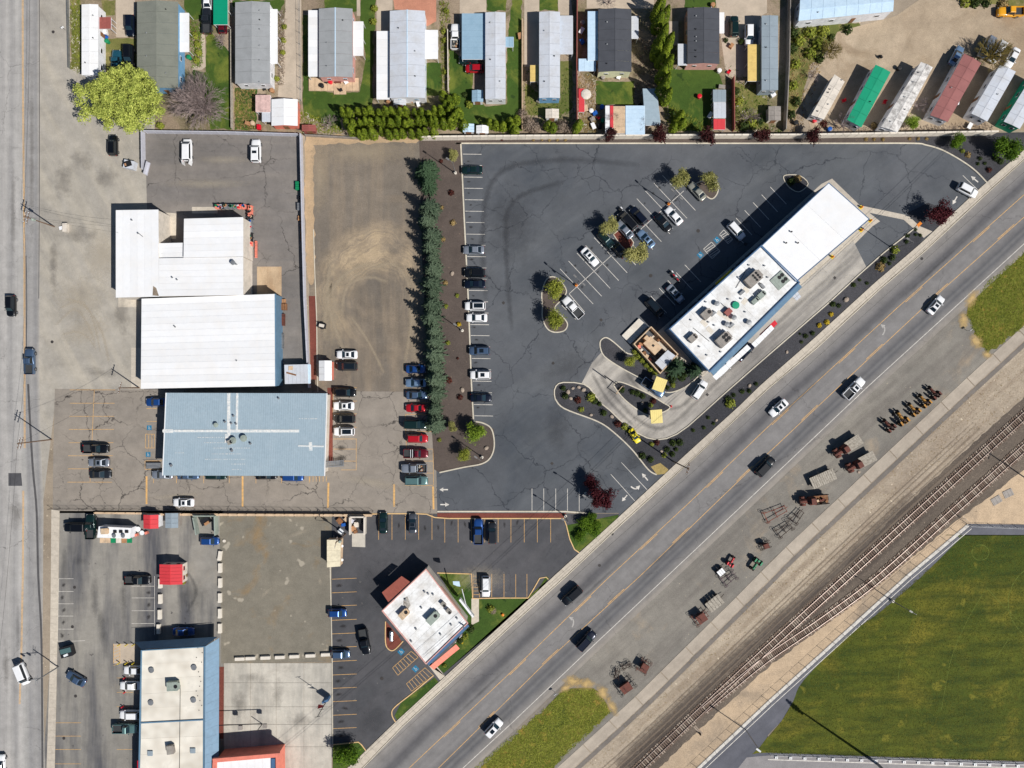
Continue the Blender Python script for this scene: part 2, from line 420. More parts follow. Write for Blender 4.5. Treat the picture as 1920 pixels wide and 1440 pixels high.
l_dry = surf('dry_straw_verge', (176, 152, 96), (150, 132, 84), fine=5, fine_amt=.35, tint=(.2, .5, (120, 122, 58), .5))
y_line = paint('yellow_road_paint', (218, 170, 104), .8, .4, (150, 130, 100), scale=1.5, fine=4)
w_line = paint('white_road_paint', (214, 208, 198), .8, .3, (140, 136, 130), scale=1.2, fine=4)
f_line = paint('faint_field_line', (108, 118, 44), .9, .5, (70, 86, 26), scale=1.0)
b_line = paint('blue_marking_paint', (30, 116, 152), .8, .3, (60, 90, 110), scale=1.5)

# ---------------------------------------------------------------- ground and roads
sheet('ground', [(-14000, -14000), (16000, -14000), (16000, 16000), (-14000, 16000)], g_dirt, 0.0)
sheet('street_apron', [(74, -3000), (128, -3000), (131, 130), (175, 235), (290, 300), (290, 745), (105, 745), (80, 950), (70, 700)], a_apron, .012)
sheet('gravel_lot', [(70, 130), (290, 130), (290, 760), (70, 760)], a_apron, .021)
sheet('rear_lot', [(272, 248), (562, 248), (580, 735), (270, 735), (276, 400)], a_lotB, .026)
sheet('gravel_yard', [(572, 252), (788, 258), (812, 735), (585, 735)], a_yard, .024)
sheet('sandy_strip', smooth_line([(572, 252), (680, 255), (788, 258), (786, 266), (700, 268), (600, 272), (589, 285), (589, 400), (590, 520), (577, 520), (572, 400), (572, 252)], 4), g_sand, .030, rough=1.4)
sheet('front_lot', [(103, 729), (580, 733), (820, 735), (820, 962), (99, 962), (100, 850)], a_lotF, .030)
sheet('restaurant_lot', smooth_line([(864, 269), (864, 269), (1715, 269), (1760, 280), (1800, 300), (1853, 345)], 5) + [(1700, 480), (1235, 900), (1165, 985), (1160, 962), (820, 962), (814, 700), (864, 700)], a_lotD, .036)
sheet('planting_strip', [(786, 254), (1860, 250), (1860, 270), (866, 270), (884, 720), (889, 790), (926, 804), (927, 848), (904, 872), (824, 886), (814, 880), (806, 735), (792, 500)], g_mulch, .044)
sheet('planting_bed', [(1716, 268), (1716, 252), (1925, 248), (1925, 296), (1853, 345), (1800, 300), (1760, 280)], g_dark, .048)
sheet('corner_lot', [(619, 963), (800, 963), (1160, 963), (1175, 962), (1160, 1000), (700, 1420), (622, 1420)], a_lotG, .024)
sheet('side_lot', [(97, 958), (418, 958), (420, 1445), (102, 1445), (80, 1445), (97, 1200)], a_lotSW, .030)
sheet('gravel_square', [(412, 962), (622, 962), (622, 1241), (415, 1244)], g_square, .036)

# highway as a strip with a cross-section coordinate
HW_N = [(380, 1722), (680, 1440), (755, 1362), (960, 1172), (1062, 1080), (1167, 981), (1295, 865), (1440, 729), (1532, 652), (1650, 542), (1735, 470), (1853, 360), (1920, 300), (2300, -40)]
HW_A = [(460, 1730), (767, 1440), (960, 1258), (1144, 1080), (1300, 935), (1440, 800), (1527, 720), (1680, 579), (1800, 472), (1920, 365), (2330, 0)]
HW_B = [(510, 1742), (822, 1440), (1025, 1240), (1200, 1080), (1405, 882), (1440, 850), (1597, 702), (1765, 545), (1920, 407), (2340, 35)]
HW_W = [(560, 1735), (868, 1440), (960, 1355), (1100, 1222), (1250, 1081), (1440, 902), (1630, 722), (1775, 590), (1920, 457), (2350, 60)]
SW_O = [(360, 1705), (664, 1428), (742, 1353), (960, 1153), (1037, 1081), (1157, 972), (1232, 902), (1290, 848), (1385, 762), (1427, 721), (1522, 638), (1640, 530), (1722, 460), (1838, 352), (1920, 281), (2290, -60)]
def xat(line, t):
    n = len(line) - 1; f = t * n; i = min(int(f), n - 1); u = f - i
    return (line[i][0] * (1 - u) + line[i + 1][0] * u, line[i][1] * (1 - u) + line[i + 1][1] * u)
def resample(line, n):
    ds = [0]
    for i in range(len(line) - 1): ds.append(ds[-1] + math.dist(line[i], line[i + 1]))
    out = []
    for k in range(n + 1):
        t = ds[-1] * k / n; i = 0
        while i < len(line) - 2 and ds[i + 1] < t: i += 1
        u = (t - ds[i]) / (ds[i + 1] - ds[i])
        out.append((line[i][0] * (1 - u) + line[i + 1][0] * u, line[i][1] * (1 - u) + line[i + 1][1] * u))
    return out
def strip_uv(name, A, B, n, mat, z):
    a = resample(A, n); b = resample(B, n); vs = []; fs = []
    for i in range(n + 1):
        p, q = P(*a[i]), P(*b[i]); vs += [(p.x, p.y, z), (q.x, q.y, z)]
    for i in range(n): fs.append((2 * i, 2 * i + 1, 2 * i + 3, 2 * i + 2))
    me = bpy.data.meshes.new(name); me.from_pydata(vs, [], fs); me.materials.append(mat)
    uv = me.uv_layers.new(name="UVMap")
    for l in me.loops:
        uv.data[l.index].uv = ((l.vertex_index % 2), (l.vertex_index // 2) / n)
    o = bpy.data.objects.new(name, me); col.objects.link(o); o['kind'] = 'structure'
    return o
strip_uv('street', [(-300, -3000), (-300, 4000)], [(75, -3000), (75, 500), (74, 700), (76, 800), (82, 950), (80, 1200), (84, 1440), (84, 4000)], 200, a_road, .040)
HW_S = [(x + 9, y + 10) for x, y in HW_W]
strip_uv('highway', HW_N, HW_S, 60, a_hwy, .056)
m = MB()
for ln, w in ((HW_A, .13), (HW_B, .13)):
    pts = [tuple(P(x, y)[:2]) for x, y in resample(ln, 120)]
    ribbon(m, pts, w, .062)
L2 = [(x + 1.6, y + 1.7) for x, y in resample(HW_A, 120)]
for i in range(0, 118, 8):
    ribbon(m, [tuple(P(x, y)[:2]) for x, y in L2[i:i + 3]], .14, .062)
L2 = [(x - 1.6, y - 1.7) for x, y in resample(HW_B, 120)]
for i in range(2, 118, 8):
    ribbon(m, [tuple(P(x, y)[:2]) for x, y in L2[i:i + 3]], .14, .062)
m.build('highway_yellow_lines', y_line, kind='structure')
m = MB(); ribbon(m, [tuple(P(x, y)[:2]) for x, y in resample(HW_W, 120)], .14, .062)
m.build('highway_edge_line', w_line, kind='structure')
m = MB()
for px, py, an in ((1077, 1168, 50), (1660, 621, 42)): arrow(m, px, py, an + 10, 2.3, .068, 1)
m.build('highway_turn_arrows', paint('faded_white_paint', (176, 172, 166), .8, .4, (130, 127, 124), scale=2), kind='structure')

# street lines
m = MB()
for off in (-.12, .12):
    ribbon(m, [(P(x, y).x + off, P(x, y).y) for x, y in ((42, -400), (43, 130), (46, 500), (46.5, 840))], .13, .046)
    ribbon(m, [(P(x, y).x + off, P(x, y).y) for x, y in ((44, 920), (43, 1080), (40, 1240), (37, 1320))], .13, .046)
m.build('street_centre_line', y_line, kind='structure')
seam = paint('dark_tar_seam', (84, 82, 82), .7, .2)
m = MB()
for pts, w in (([(74, -50), (74, 350), (73, 560)], .16), ([(53, 720), (57, 800), (62, 880), (69, 960), (72, 1080), (78, 1200), (80, 1440)], .5), ([(126, 0), (128, 60), (131, 130)], .08), ([(49, 480), (50, 700)], .22)):
    ribbon(m, [tuple(P(x, y)[:2]) for x, y in smooth_line(pts, 4)], w, .052)
m.build('street_tar_seams', seam, kind='structure')
sheet('street_patch', [(16, 887), (40, 887), (42, 911), (16, 911)], a_lotG, .046)

def sidewalk(name, A, B, n, z1, mat=None):
    root = empty(name); root['kind'] = 'structure'
    a = resample(A, n); b = resample(B, n)
    a = a; g = .012
    for i in range(n):
        p0, p1, q0, q1 = P(*a[i]), P(*a[i + 1]), P(*b[i]), P(*b[i + 1])
        def lp(u, v, t): return u.lerp(v, t)
        t0 = g / max((p1 - p0).length, .1); 
        dz = R.uniform(-.008, .008)
        pts = [lp(p0, p1, t0), lp(p0, p1, 1 - t0), lp(q0, q1, 1 - t0), lp(q0, q1, t0)]
        MB().prism([(p.x, p.y) for p in pts], .0, z1 + dz).build('paving_slab', mat or c_walk, root)
    return root
sidewalk('sidewalk', SW_O, [(x - 1.2, y - 1.2) for x, y in HW_N], 150, .16)
kerb('highway_kerb', HW_N, c_kerb, .18, .17, False)
sidewalk('street_sidewalk', [(97, 955), (96, 1080), (94, 1250), (88, 1440)], [(112, 957), (110, 1080), (107, 1250), (103, 1440)], 34, .15)
c_tread = surf('sidewalk_bed', (150, 142, 130), (130, 124, 114))

# south side: gravel, path, dirt, ballast
PU = [(700, 1752), (1055, 1430), (1185, 1312), (1417, 1083), (1440, 1057), (1800, 720), (1920, 610), (2350, 215)]
PL = [(x + 14.5, y + 15.5) for x, y in PU]
BU = [(820, 1760), (1160, 1440), (1285, 1325), (1422, 1200), (1565, 1080), (1715, 930), (1920, 745), (2350, 370)]
FL = [(960, 1764), (1305, 1440), (1440, 1313), (1699, 1078), (1813, 982)]
strip_uv('roadside_gravel', HW_S, PU, 40, g_shoulder, .020)
sheet('dirt_verge', PL + BU[::-1], g_tan, .012, rough=1.5)
sheet('rail_ballast', BU + [(2350, 470), (1932, 872), (1794, 977), (1632, 1107), (1432, 1258), (1292, 1385), (992, 1690)], g_ballast, .026, rough=.9)
sheet('bare_ground', [(2350, 460), (1925, 862), (1786, 967), (1622, 1097), (1422, 1248), (1282, 1375), (982, 1680), (960, 1764), (1305, 1440), (1440, 1313), (1699, 1078), (1813, 982), (2400, 995)], surf('sandy_bare_ground', (204, 178, 146), (172, 152, 128), fine=4, fine_amt=.3, mid=.5, tint=(.1, .52, (140, 126, 110), .7), spots=(1.2, .72, (120, 106, 92))), .018)
m = MB(); ribbon(m, [tuple(P(x + 4, y + 4)[:2]) for x, y in resample(PL, 30)], 1.0, .034)
m.build('path_edge_strip', surf('dark_path_edge', (128, 120, 112), (112, 106, 100), fine=6), kind='structure')
root = empty('concrete_path'); root['kind'] = 'structure'
a = resample(PU, 34); b = resample(PL, 34)
for i in range(34):
    p0, p1, q0, q1 = P(*a[i]), P(*a[i + 1]), P(*b[i]), P(*b[i + 1]); t = .012
    MB().prism([(q.x, q.y) for q in (p0.lerp(p1, t), p0.lerp(p1, 1 - t), q0.lerp(q1, 1 - t), q0.lerp(q1, t))], 0, .07 + R.uniform(-.008, .008)).build('path_slab', c_path, root)
sheet('running_track', FL + [(2400, 990), (2400, 1005), (1815, 1004), (1800, 1010), (1729, 1080), (1657, 1142), (1590, 1192), (1507, 1275), (1487, 1315), (1465, 1352), (1440, 1378), (1432, 1395), (1440, 1411), (2400, 1445), (2400, 2000), (800, 2000)], a_track, .040)
sheet('sports_field', smooth_line([(2400, 1004), (2400, 1004), (1815, 1004), (1800, 1010), (1729, 1080), (1657, 1142), (1590, 1192), (1507, 1275), (1487, 1315), (1465, 1352), (1442, 1380), (1432, 1396), (1438, 1411)], 4) + [(2400, 1443)], l_field, .046)
sheet('concrete_apron', [(1250, 1600), (1380, 1445), (1400, 1420), (1445, 1416), (2400, 1450), (2400, 1650)], surf('grey_apron', (150, 146, 144), (136, 132, 132), fine=6), .046)
sheet('field_corner_grass', [(1440, 1380), (1425, 1400), (1410, 1414), (1420, 1412), (1440, 1411)], l_field, .052)
m = MB()
ribbon(m, [tuple(P(x + 2.5, y + 2.5)[:2]) for x, y in FL], .7, .10)
m.build('track_edge_board', w_line, kind='structure')
m = MB()
ribbon(m, [tuple(P(x + 8.5, y + 9)[:2]) for x, y in FL], .16, .052)
ribbon(m, [tuple(P(x, y)[:2]) for x, y in ((1440, 1424), (2400, 1456))], .2, .056)
m.build('track_white_lines', w_line, kind='structure')
m = MB()
for pts in ([(1850, 1102), (1815, 1160), (1785, 1230), (1772, 1290), (1765, 1330)], [(1850, 1102), (1880, 1135), (1920, 1172)], [(1722, 1142), (1700, 1210), (1688, 1240), (1684, 1275)], [(1898, 1188), (1870, 1230), (1856, 1262)]):
    ribbon(m, [tuple(P(x, y)[:2]) for x, y in smooth_line(pts, 5)], .09, .052)
for cx, cy, r in ((1838, 1036, 16), (1980, 1130, 90)):
    ribbon(m, [tuple(P(cx + r * math.cos(t * PI / 18), cy + r * .9 * math.sin(t * PI / 18))[:2]) for t in range(37)], .13, .052)
m.build('field_lines', f_line, kind='structure')
sheet('verge_grass', smooth_line([(1812, 590), (1812, 590), (1820, 560), (1850, 530), (1890, 500), (1925, 470)], 4) + [(1925, 610), (1890, 632), (1868, 650), (1850, 661), (1838, 645), (1822, 612)], l_verge, .044, rough=2.2)
sheet('verge_grass', smooth_line([(890, 1450), (900, 1440), (960, 1385), (1020, 1330), (1055, 1296), (1085, 1290), (1115, 1292), (1135, 1315), (1145, 1335)], 4) + [(1120, 1358), (1072, 1400), (1035, 1440), (1020, 1455)], l_verge, .044, rough=2.2)

# north yards
sheet('mobile_home_park', [(131, -300), (1500, -300), (1500, 250), (175, 250), (131, 130)], surf('yard_soil', (166, 148, 126), (132, 116, 98), fine=4, fine_amt=.4, mid=.5, tint=(.14, .47, (92, 92, 54), .7), spots=(.9, .68, (96, 82, 68))), .018)
for nm, pts, mt in (
    ('lawn', [(345, 0), (378, 0), (380, 33), (362, 40), (348, 20)], l_lawn), ('lawn', [(362, 130), (385, 135), (386, 70), (396, 62), (432, 100), (434, 243), (395, 240), (362, 165)], l_lawn),
    ('lawn', [(190, 0), (216, 0), (216, 28), (196, 28)], l_lawn2), ('lawn', [(135, 0), (150, 0), (152, 130), (134, 130)], l_lawn2), ('lawn', [(196, 72), (256, 72), (256, 150), (196, 150)], l_lawn2),
    ('lawn', [(440, 165), (482, 165), (480, 243), (440, 243)], l_lawn), ('lawn', [(436, 0), (535, 0), (525, 20), (436, 12)], l_lawn),
    ('lawn', [(568, 28), (580, 28), (580, 150), (600, 172), (675, 172), (686, 110), (676, 50), (676, -5), (704, -5), (704, 55), (700, 60), (698, 205), (640, 215), (640, 246), (568, 215)], l_lawn),
    ('lawn', [(608, -5), (668, -5), (668, 22), (608, 22)], l_lawn), ('lawn', [(799, 118), (828, 118), (830, 180), (799, 180)], l_lawn), ('lawn', [(843, 90), (866, 108), (888, 125), (886, 165), (910, 200), (950, 195), (950, 100), (960, 0), (978, 0), (979, 245), (843, 245)], l_lawn),
    ('lawn', [(913, -5), (950, -5), (948, 20), (913, 20)], l_lawn), ('lawn', [(985, 155), (1012, 175), (1050, 190), (1050, 115), (1073, 115), (1073, 205), (1045, 220), (985, 215)], l_lawn2), ('lawn', [(1118, 153), (1188, 153), (1190, 197), (1118, 197)], l_lawn),
    ('lawn', [(1012, -5), (1046, -5), (1046, 20), (1012, 20)], l_lawn), ('lawn', [(1255, 130), (1345, 130), (1355, 160), (1335, 170), (1335, 245), (1262, 245), (1250, 190)], l_lawn), ('lawn', [(1284, -5), (1340, -5), (1340, 14), (1284, 14)], l_lawn),
    ('lawn', [(1372, 155), (1438, 160), (1440, 245), (1372, 245)], l_lawn2), ('lawn', [(1480, 44), (1612, 44), (1622, 66), (1575, 70), (1560, 110), (1520, 120), (1500, 200), (1478, 215)], l_lawn2), ('lawn', [(1750, 0), (1925, 0), (1925, 12), (1790, 14), (1752, 10)], l_lawn2)):
    sheet(nm, pts, mt, .030, rough=.9)
c_dw = surf('pale_driveway_concrete', (190, 174, 154), (172, 158, 141), fine=7, fine_amt=.15)
for pts in ([(217, -5), (253, -5), (255, 70), (218, 70)], [(536, -5), (565, -5), (566, 190), (520, 190), (532, 60)], [(706, -5), (736, -5), (736, 60), (706, 60)], [(862, -5), (912, -5), (912, 24), (862, 120)], [(983, -5), (1011, -5), (1012, 125), (983, 125)], [(1046, -5), (1070, -5), (1074, 28), (1047, 28)],
            [(1100, -5), (1226, -5), (1226, 16), (1100, 16)], [(1341, -5), (1438, -5), (1438, 24), (1426, 30), (1424, 90), (1400, 145), (1362, 145)], [(1255, 40), (1272, 40), (1272, 85), (1255, 85)], [(378, -5), (400, -5), (398, 50), (380, 50)],
            [(669, -5), (675, -5), (676, 30), (669, 30)], [(372, 50), (384, 56), (386, 125), (378, 131), (362, 131), (362, 124), (376, 122), (378, 60)]):
    sheet('driveway', pts, c_dw, .036)
sheet('pink_gravel_bed', [(737, -5), (818, -5), (818, 40), (800, 50), (797, 20), (740, 18)], surf('pink_gravel', (196, 138, 112), (180, 124, 102), fine=5), .036)
sheet('dirt_lane', [(1570, 60), (1625, 45), (1680, 30), (1730, -5), (1925, 14), (1925, 245), (1520, 245), (1505, 180), (1530, 130)], surf('pale_dirt_lane', (186, 168, 144), (158, 140, 118), fine=5, fine_amt=.3, tint=(.07, .47, (140, 120, 96), .7), streak=(60, 6, .4, (150, 134, 112), .25), crack=(.06, .06, .4, 0), crack_col=(150, 134, 116)), .036)

# restaurant beds and drive-through
BED = smooth_line([(1041, 748), (1039, 734), (1044, 722), (1056, 717), (1090, 719), (1108, 730), (1125, 755), (1140, 766), (1165, 790), (1195, 812), (1225, 824), (1256, 820), (1290, 799), (1340, 754), (1440, 666), (1560, 562), (1640, 488), (1720, 424)], 5)
BEDO = smooth_line([(1041, 748), (1058, 766), (1120, 790), (1150, 810), (1185, 843), (1215, 880), (1231, 890)], 5)
sheet('drive_through_lane', [(1133, 655), (1110, 680), (1092, 716)] + BED[20:-6] + [(1600, 452), (1500, 535), (1400, 640), (1320, 705), (1250, 745), (1180, 700), (1140, 672)], c_drive, .050)
sheet('restaurant_walk', [(1212, 640), (1245, 612), (1540, 345), (1560, 335), (1612, 385), (1650, 415), (1636, 424), (1530, 530), (1330, 720), (1300, 690)], c_walk, .044)
sheet('rock_bed', BED + [(1735, 442), (1722, 460), (1640, 530), (1522, 638), (1427, 721), (1385, 762), (1290, 848), (1252, 885)] + BEDO[::-1], g_dark, .062)
kerb('bed_kerb', BED[::3] + [(1720, 424)], c_kerb, .26, .2, False)
kerb('bed_kerb', BEDO, c_kerb, .3, .16, False)
sheet('exit_walk', [(1612, 385), (1650, 393), (1702, 404), (1724, 424), (1748, 434), (1732, 446), (1712, 428), (1694, 412), (1645, 402), (1607, 394)], c_walk, .068)
sheet('lot_corner', [(1700, 400), (1740, 380), (1790, 400), (1750, 434), (1724, 424)], g_dark, .058)
sheet('straw_patch', [(1220, 875), (1238, 868), (1253, 880), (1250, 888), (1232, 890)], l_dry, .070)
ISL1 = smooth_line([(1125, 650), (1126, 639), (1136, 633), (1150, 641), (1172, 660), (1182, 664), (1200, 668), (1255, 700), (1270, 690), (1310, 700), (1290, 722), (1262, 735), (1240, 733), (1215, 717), (1165, 690), (1133, 668), (1125, 650)], 4)
sheet('planter_bed', ISL1, g_dark, .066); kerb('planter_kerb', ISL1, c_kerb, .26, .16, False)
ISL2 = smooth_line([(1150, 722), (1160, 716), (1180, 722), (1215, 738), (1243, 755), (1256, 764), (1240, 774), (1214, 778), (1188, 763), (1165, 743), (1150, 722)], 4)
sheet('planter_bed', ISL2, g_dark, .066); kerb('planter_kerb', ISL2, c_kerb, .26, .16, False)
ISL3 = smooth_line([(1017, 575), (1016, 548), (1024, 525), (1036, 519), (1050, 526), (1062, 545), (1055, 560), (1040, 578), (1056, 595), (1064, 608), (1058, 620), (1040, 623), (1026, 616), (1017, 596), (1017, 575)], 4)
sheet('tree_island', ISL3, g_mulch, .066); kerb('island_kerb', ISL3, c_kerb, .26, .15, False)
ISL4 = smooth_line([(1302, 345), (1325, 338), (1345, 345), (1345, 362), (1335, 373), (1322, 366), (1302, 345)], 4)
sheet('tree_island', ISL4, g_mulch, .066); kerb('island_kerb', ISL4, c_kerb, .26, .15, False)
ISL5 = smooth_line([(1150, 440), (1165, 432), (1188, 455), (1172, 468), (1150, 440)], 3)
sheet('tree_island', ISL5, g_brick, .066); kerb('island_kerb', ISL5, c_kerb, .2, .15, False)
ISL6 = smooth_line([(1470, 338), (1469, 331), (1478, 328), (1500, 330), (1515, 345), (1498, 360), (1480, 352), (1470, 338)], 3)
sheet('planter_bed', ISL6, g_dark, .066); kerb('planter_kerb', ISL6, c_kerb, .2, .15, False)
kerb('lot_kerb', [(864, 269), (864.01, 269), (1000, 269), (1200, 269), (1400, 269), (1600, 269), (1712, 269), (1735, 272), (1765, 281), (1800, 300), (1828, 320), (1853, 346)], c_kerb, .3, .15)
kerb('lot_kerb', [(864, 268), (866, 310), (870, 400), (878, 560), (884, 720), (888, 790)], c_kerb, .32, .15, False)
kerb('lot_kerb', [(888, 790), (905, 793), (920, 802), (926, 820), (926, 842), (918, 860), (902, 870), (870, 876), (824, 886)], c_kerb, .3, .15)
kerb('yard_kerb', [(588, 430), (590, 500), (594, 600), (595, 700), (596, 735)], c_kerb, .2, .12, False)
sheet('brick_chip_strip', [(579, 555), (593, 555), (597, 712), (583, 712)], g_brick, .044)
sheet('brick_chip_strip', [(614, 727), (624, 727), (624, 868), (612, 868)], g_brick, .044)
sheet('brick_chip_strip', [(820, 962), (1062, 962), (1056, 971), (820, 971)], g_brick, .050)
sheet('brick_chip_strip', [(409, 1250), (420, 1250), (419, 1385), (409, 1385)], g_brick, .044)
yk = paint('yellow_kerb_paint', (222, 184, 128), .8, .3, (170, 150, 120))
kerb('yellow_kerb', [(684, 964), (730, 963), (780, 963), (800, 964), (815, 970), (840, 972), (940, 972), (1057, 972), (1062, 985), (1068, 1010), (1077, 1030), (1086, 1036)], yk, .24, .14, False)
kerb('lot_kerb', [(820, 959), (1060, 959), (1100, 962)], c_kerb, .35, .15, False)
kerb('lot_kerb', [(619, 1062), (621, 1140), (623, 1240), (624, 1400)], c_kerb, .2, .14, False)
sheet('lawn', [(1062, 985), (1160, 965), (1157, 975), (1086, 1034), (1077, 1028), (1068, 1008)], l_lawn, .056)
sheet('lawn', [(822, 1075), (880, 1075), (886, 1122), (892, 1124), (1000, 1121), (1024, 1080), (1030, 1084), (960, 1148), (832, 1262), (820, 1250), (880, 1170)], l_lawn, .056)
sheet('sidewalk_to_door', [(884, 1122), (898, 1122), (898, 1165), (884, 1172)], c_walk, .062)
kerb('yellow_kerb', [(820, 1074), (884, 1076), (886, 1122), (940, 1121), (990, 1121), (1000, 1105), (1012, 1084), (1024, 1082), (1028, 1086)], yk, .22, .14, False)
sheet('lawn', [(740, 1342), (752, 1318), (815, 1270), (822, 1278), (745, 1350)], l_lawn, .056)
kerb('yellow_kerb', [(742, 1354), (735, 1340), (740, 1326), (775, 1298), (813, 1266)], yk, .22, .14)
sheet('brick_chip_bed', smooth_line([(724, 1165), (724, 1200), (728, 1215), (738, 1217), (754, 1204), (724, 1165)], 3), g_brick, .056)
kerb('yellow_kerb', [(723, 1165), (723, 1205), (730, 1218), (740, 1218), (756, 1202)], yk, .2, .14)
sheet('lawn', [(624, 1397), (672, 1392), (684, 1406), (672, 1445), (624, 1445)], l_lawn, .056)
kerb('yellow_kerb', [(624, 1396), (672, 1391), (678, 1396), (686, 1407)], yk, .22, .14, False)
sheet('restaurant_walk', [(800, 1245), (820, 1250), (835, 1268), (825, 1275), (770, 1205), (755, 1190), (760, 1180)], c_walk, .050)

# concrete pad of separate pours
root = empty('concrete_pad'); root['kind'] = 'structure'
xs = [420, 470, 518, 570, 622]; ys = [1243, 1280, 1325, 1358, 1400, 1446]
for i in range(4):
    for j in range(5):
        a_, b_ = P(xs[i] + .25, ys[j] + .25), P(xs[i + 1] - .25, ys[j + 1] - .25)
        MB().box(((a_.x + b_.x) / 2, (a_.y + b_.y) / 2, .03 + R.uniform(-.003, .003)), (b_.x - a_.x, a_.y - b_.y, .06)).build('concrete_slab', c_pad, root)
m = MB()
for a_, b_ in (((697, 1000), (661, 1000)), ((661, 1000), (660, 1026)),): pass
sheet('concrete_patch', [(660, 1000), (685, 1000), (685, 1026), (660, 1025)], c_pad, .036)
sheet('concrete_apron_slab', [(222, 504 + 0), (258, 555), (258, 576), (222, 576)], c_walk, .036)
sheet('concrete_apron_slab', [(246, 652), (266, 652), (266, 728), (246, 728)], c_walk, .036)
sheet('concrete_apron_slab', [(482, 500), (528, 500), (528, 560), (482, 560)], surf('rust_stained_concrete', (198, 178, 150), (176, 150, 120), fine=5, streak=(90, 6, .6, (150, 118, 88), .5)), .036)
sheet('concrete_apron_slab', [(298, 398), (331, 400), (330, 448), (298, 448)], c_walk, .036)
sheet('concrete_apron_slab', [(360, 388), (408, 388), (408, 400), (360, 400)], c_walk, .036)
sheet('concrete_slab', [(213, 1207), (253, 1207), (253, 1244), (213, 1244)], c_dw, .040)

# parking markings
sg = []
for y in (289, 310, 332, 353, 374.5, 396, 417, 439, 459.5, 481, 502, 523, 544.5, 565.5, 586.5, 608.5, 629, 650, 672, 693, 714.5, 736, 758.5, 779.5):
    x0 = 867 + (y - 270) * .044; sg.append((x0, y, x0 + 35, y + (.5)))
for k in range(13):
    if k in (6,): pass
    sg.append((1050 + 16 * k, 504 - 14.6 * k, 1050 + 16 * k + 62, 504 - 14.6 * k + 66))
sg += [(1067, 551, 1096, 585), (1053, 572, 1080, 599), (1067, 551, 1172, 456), (1190, 440, 1282, 358)]
for k in range(15):
    if k in (5, 6, 7, 8): continue
    sg.append((1220 + 16 * k, 555 - 14.6 * k, 1220 + 16 * k + 30, 555 - 14.6 * k + 32))
for x in (997.5, 1019.5, 1042, 1064, 1086): sg.append((x, 916, x, 958))
sg += [(1165, 867, 1214, 919), (1145, 889, 1190, 939), (1805, 329, 1834, 357)]
for q in ([(1319, 467), (1334, 454), (1350, 471), (1335, 485)], [(1349, 440), (1357, 431), (1374, 449), (1365, 457)]):
    for i in range(4): sg.append(q[i] + q[(i + 1) % 4])
    for t in (.15, .32, .5, .68, .85):
        a_ = (q[0][0] + (q[3][0] - q[0][0]) * t, q[0][1] + (q[3][1] - q[0][1]) * t); b_ = (q[1][0] + (q[2][0] - q[1][0]) * min(1, t + .12), q[1][1] + (q[2][1] - q[1][1]) * min(1, t + .12))
        sg.append(a_ + b_)
lines('restaurant_lot_markings', sg, w_line, .12, .050)
m = MB()
arrow(m, 832, 918, 180, 2.0, .052); arrow(m, 834, 946, 0, 2.1, .052); arrow(m, 1209, 894, 130, 2.2, .052); arrow(m, 1827, 336, 140, 2.2, .052)
arrow(m, 1188, 917, -45, 1.8, .052, 1); arrow(m, 1171, 934, -130, 1.9, .052); arrow(m, 1790, 376, -120, 2.2, .052)
m.build('lot_arrows', w_line, kind='structure')
sg = []
for x in (710, 735, 760, 785, 810): sg.append((x, 965, x, 1012))
for x in (834, 859, 884, 909, 934, 958, 983, 1007.5, 1032.5): sg.append((x, 973, x, 1017))
for y in (1085, 1110.5, 1135.5, 1162, 1187.5, 1213, 1239, 1264.5, 1289.5, 1314.5, 1340, 1365): sg.append((621 + (y - 1085) * .012, y + 1, 669, y - 1))
for x in (887, 899, 922, 945, 967, 988): sg.append((x, 1076, x, 1120))
for y in range(1080, 1120, 7): sg.append((887, y, 899, y))
for q in ([(736, 1252), (771, 1221), (784, 1232), (746, 1266)], [(762, 1282), (797, 1252), (812, 1266), (772, 1296)]):
    for i in range(4): sg.append(q[i] + q[(i + 1) % 4])
    for t in (.14, .28, .42, .56, .7, .85):
        a_ = (q[0][0] + (q[1][0] - q[0][0]) * t, q[0][1] + (q[1][1] - q[0][1]) * t); b_ = (q[3][0] + (q[2][0] - q[3][0]) * t, q[3][1] + (q[2][1] - q[3][1]) * t)
        sg.append(a_ + b_)
lines('corner_lot_markings', sg, y_line, .1, .030 + .006)
sg = [(177, 731, 169, 905), (131, 731, 216, 731)]
for y in (756, 780.5, 805, 830, 854.5, 879, 904): sg.append((131 - (y - 756) * .03, y, 215 - (y - 756) * .03, y))
sg += [(275, 766, 294, 766), (275, 790, 294, 790), (273, 814, 290, 814), (273, 840, 290, 840), (273, 814, 273, 840), (279, 814, 279, 840), (285, 814, 285, 840), (290, 814, 290, 840), (272, 864, 304, 864), (272, 880, 304, 880), (272, 864, 272, 880)]
for x in (288, 331, 382, 430, 480, 528, 580): sg.append((x, 890, x, 906))
for x in (581, 587, 593, 599, 606, 612): sg.append((x, 893, x, 903))
for y in (727, 752, 776, 801, 823, 842): sg.append((625, y, 669, y))
sg += [(625, 864.5, 668, 864.5), (668, 823, 668, 864), (640, 881, 668, 881), (668, 864, 668, 881), (625, 727, 622, 864)]
for y in (734, 755, 777, 809, 842, 864.5, 887, 910): sg.append((760, y, 812, y))
sg += [(812, 842, 813, 910), (760, 777, 762, 842)]
lines('front_lot_markings', sg, y_line, .1, .040)
lines('front_lot_bands', [(275, 893, 275, 945), (455, 893, 455, 950), (616, 905, 615, 952), (739, 908, 739, 950), (812, 912, 813, 955)], y_line, .42, .044)
sg = [(110, 1085, 108, 1203), (290, 1080, 290, 1190)]
for y in (1085, 1109, 1132, 1155, 1179.5, 1202): sg.append((109, y, 138, y))
for y in (1099, 1121, 1145, 1169): sg.append((247, y, 290, y))
sg += [(138, 1202, 160, 1201), (620, 1062, 620, 1130)]
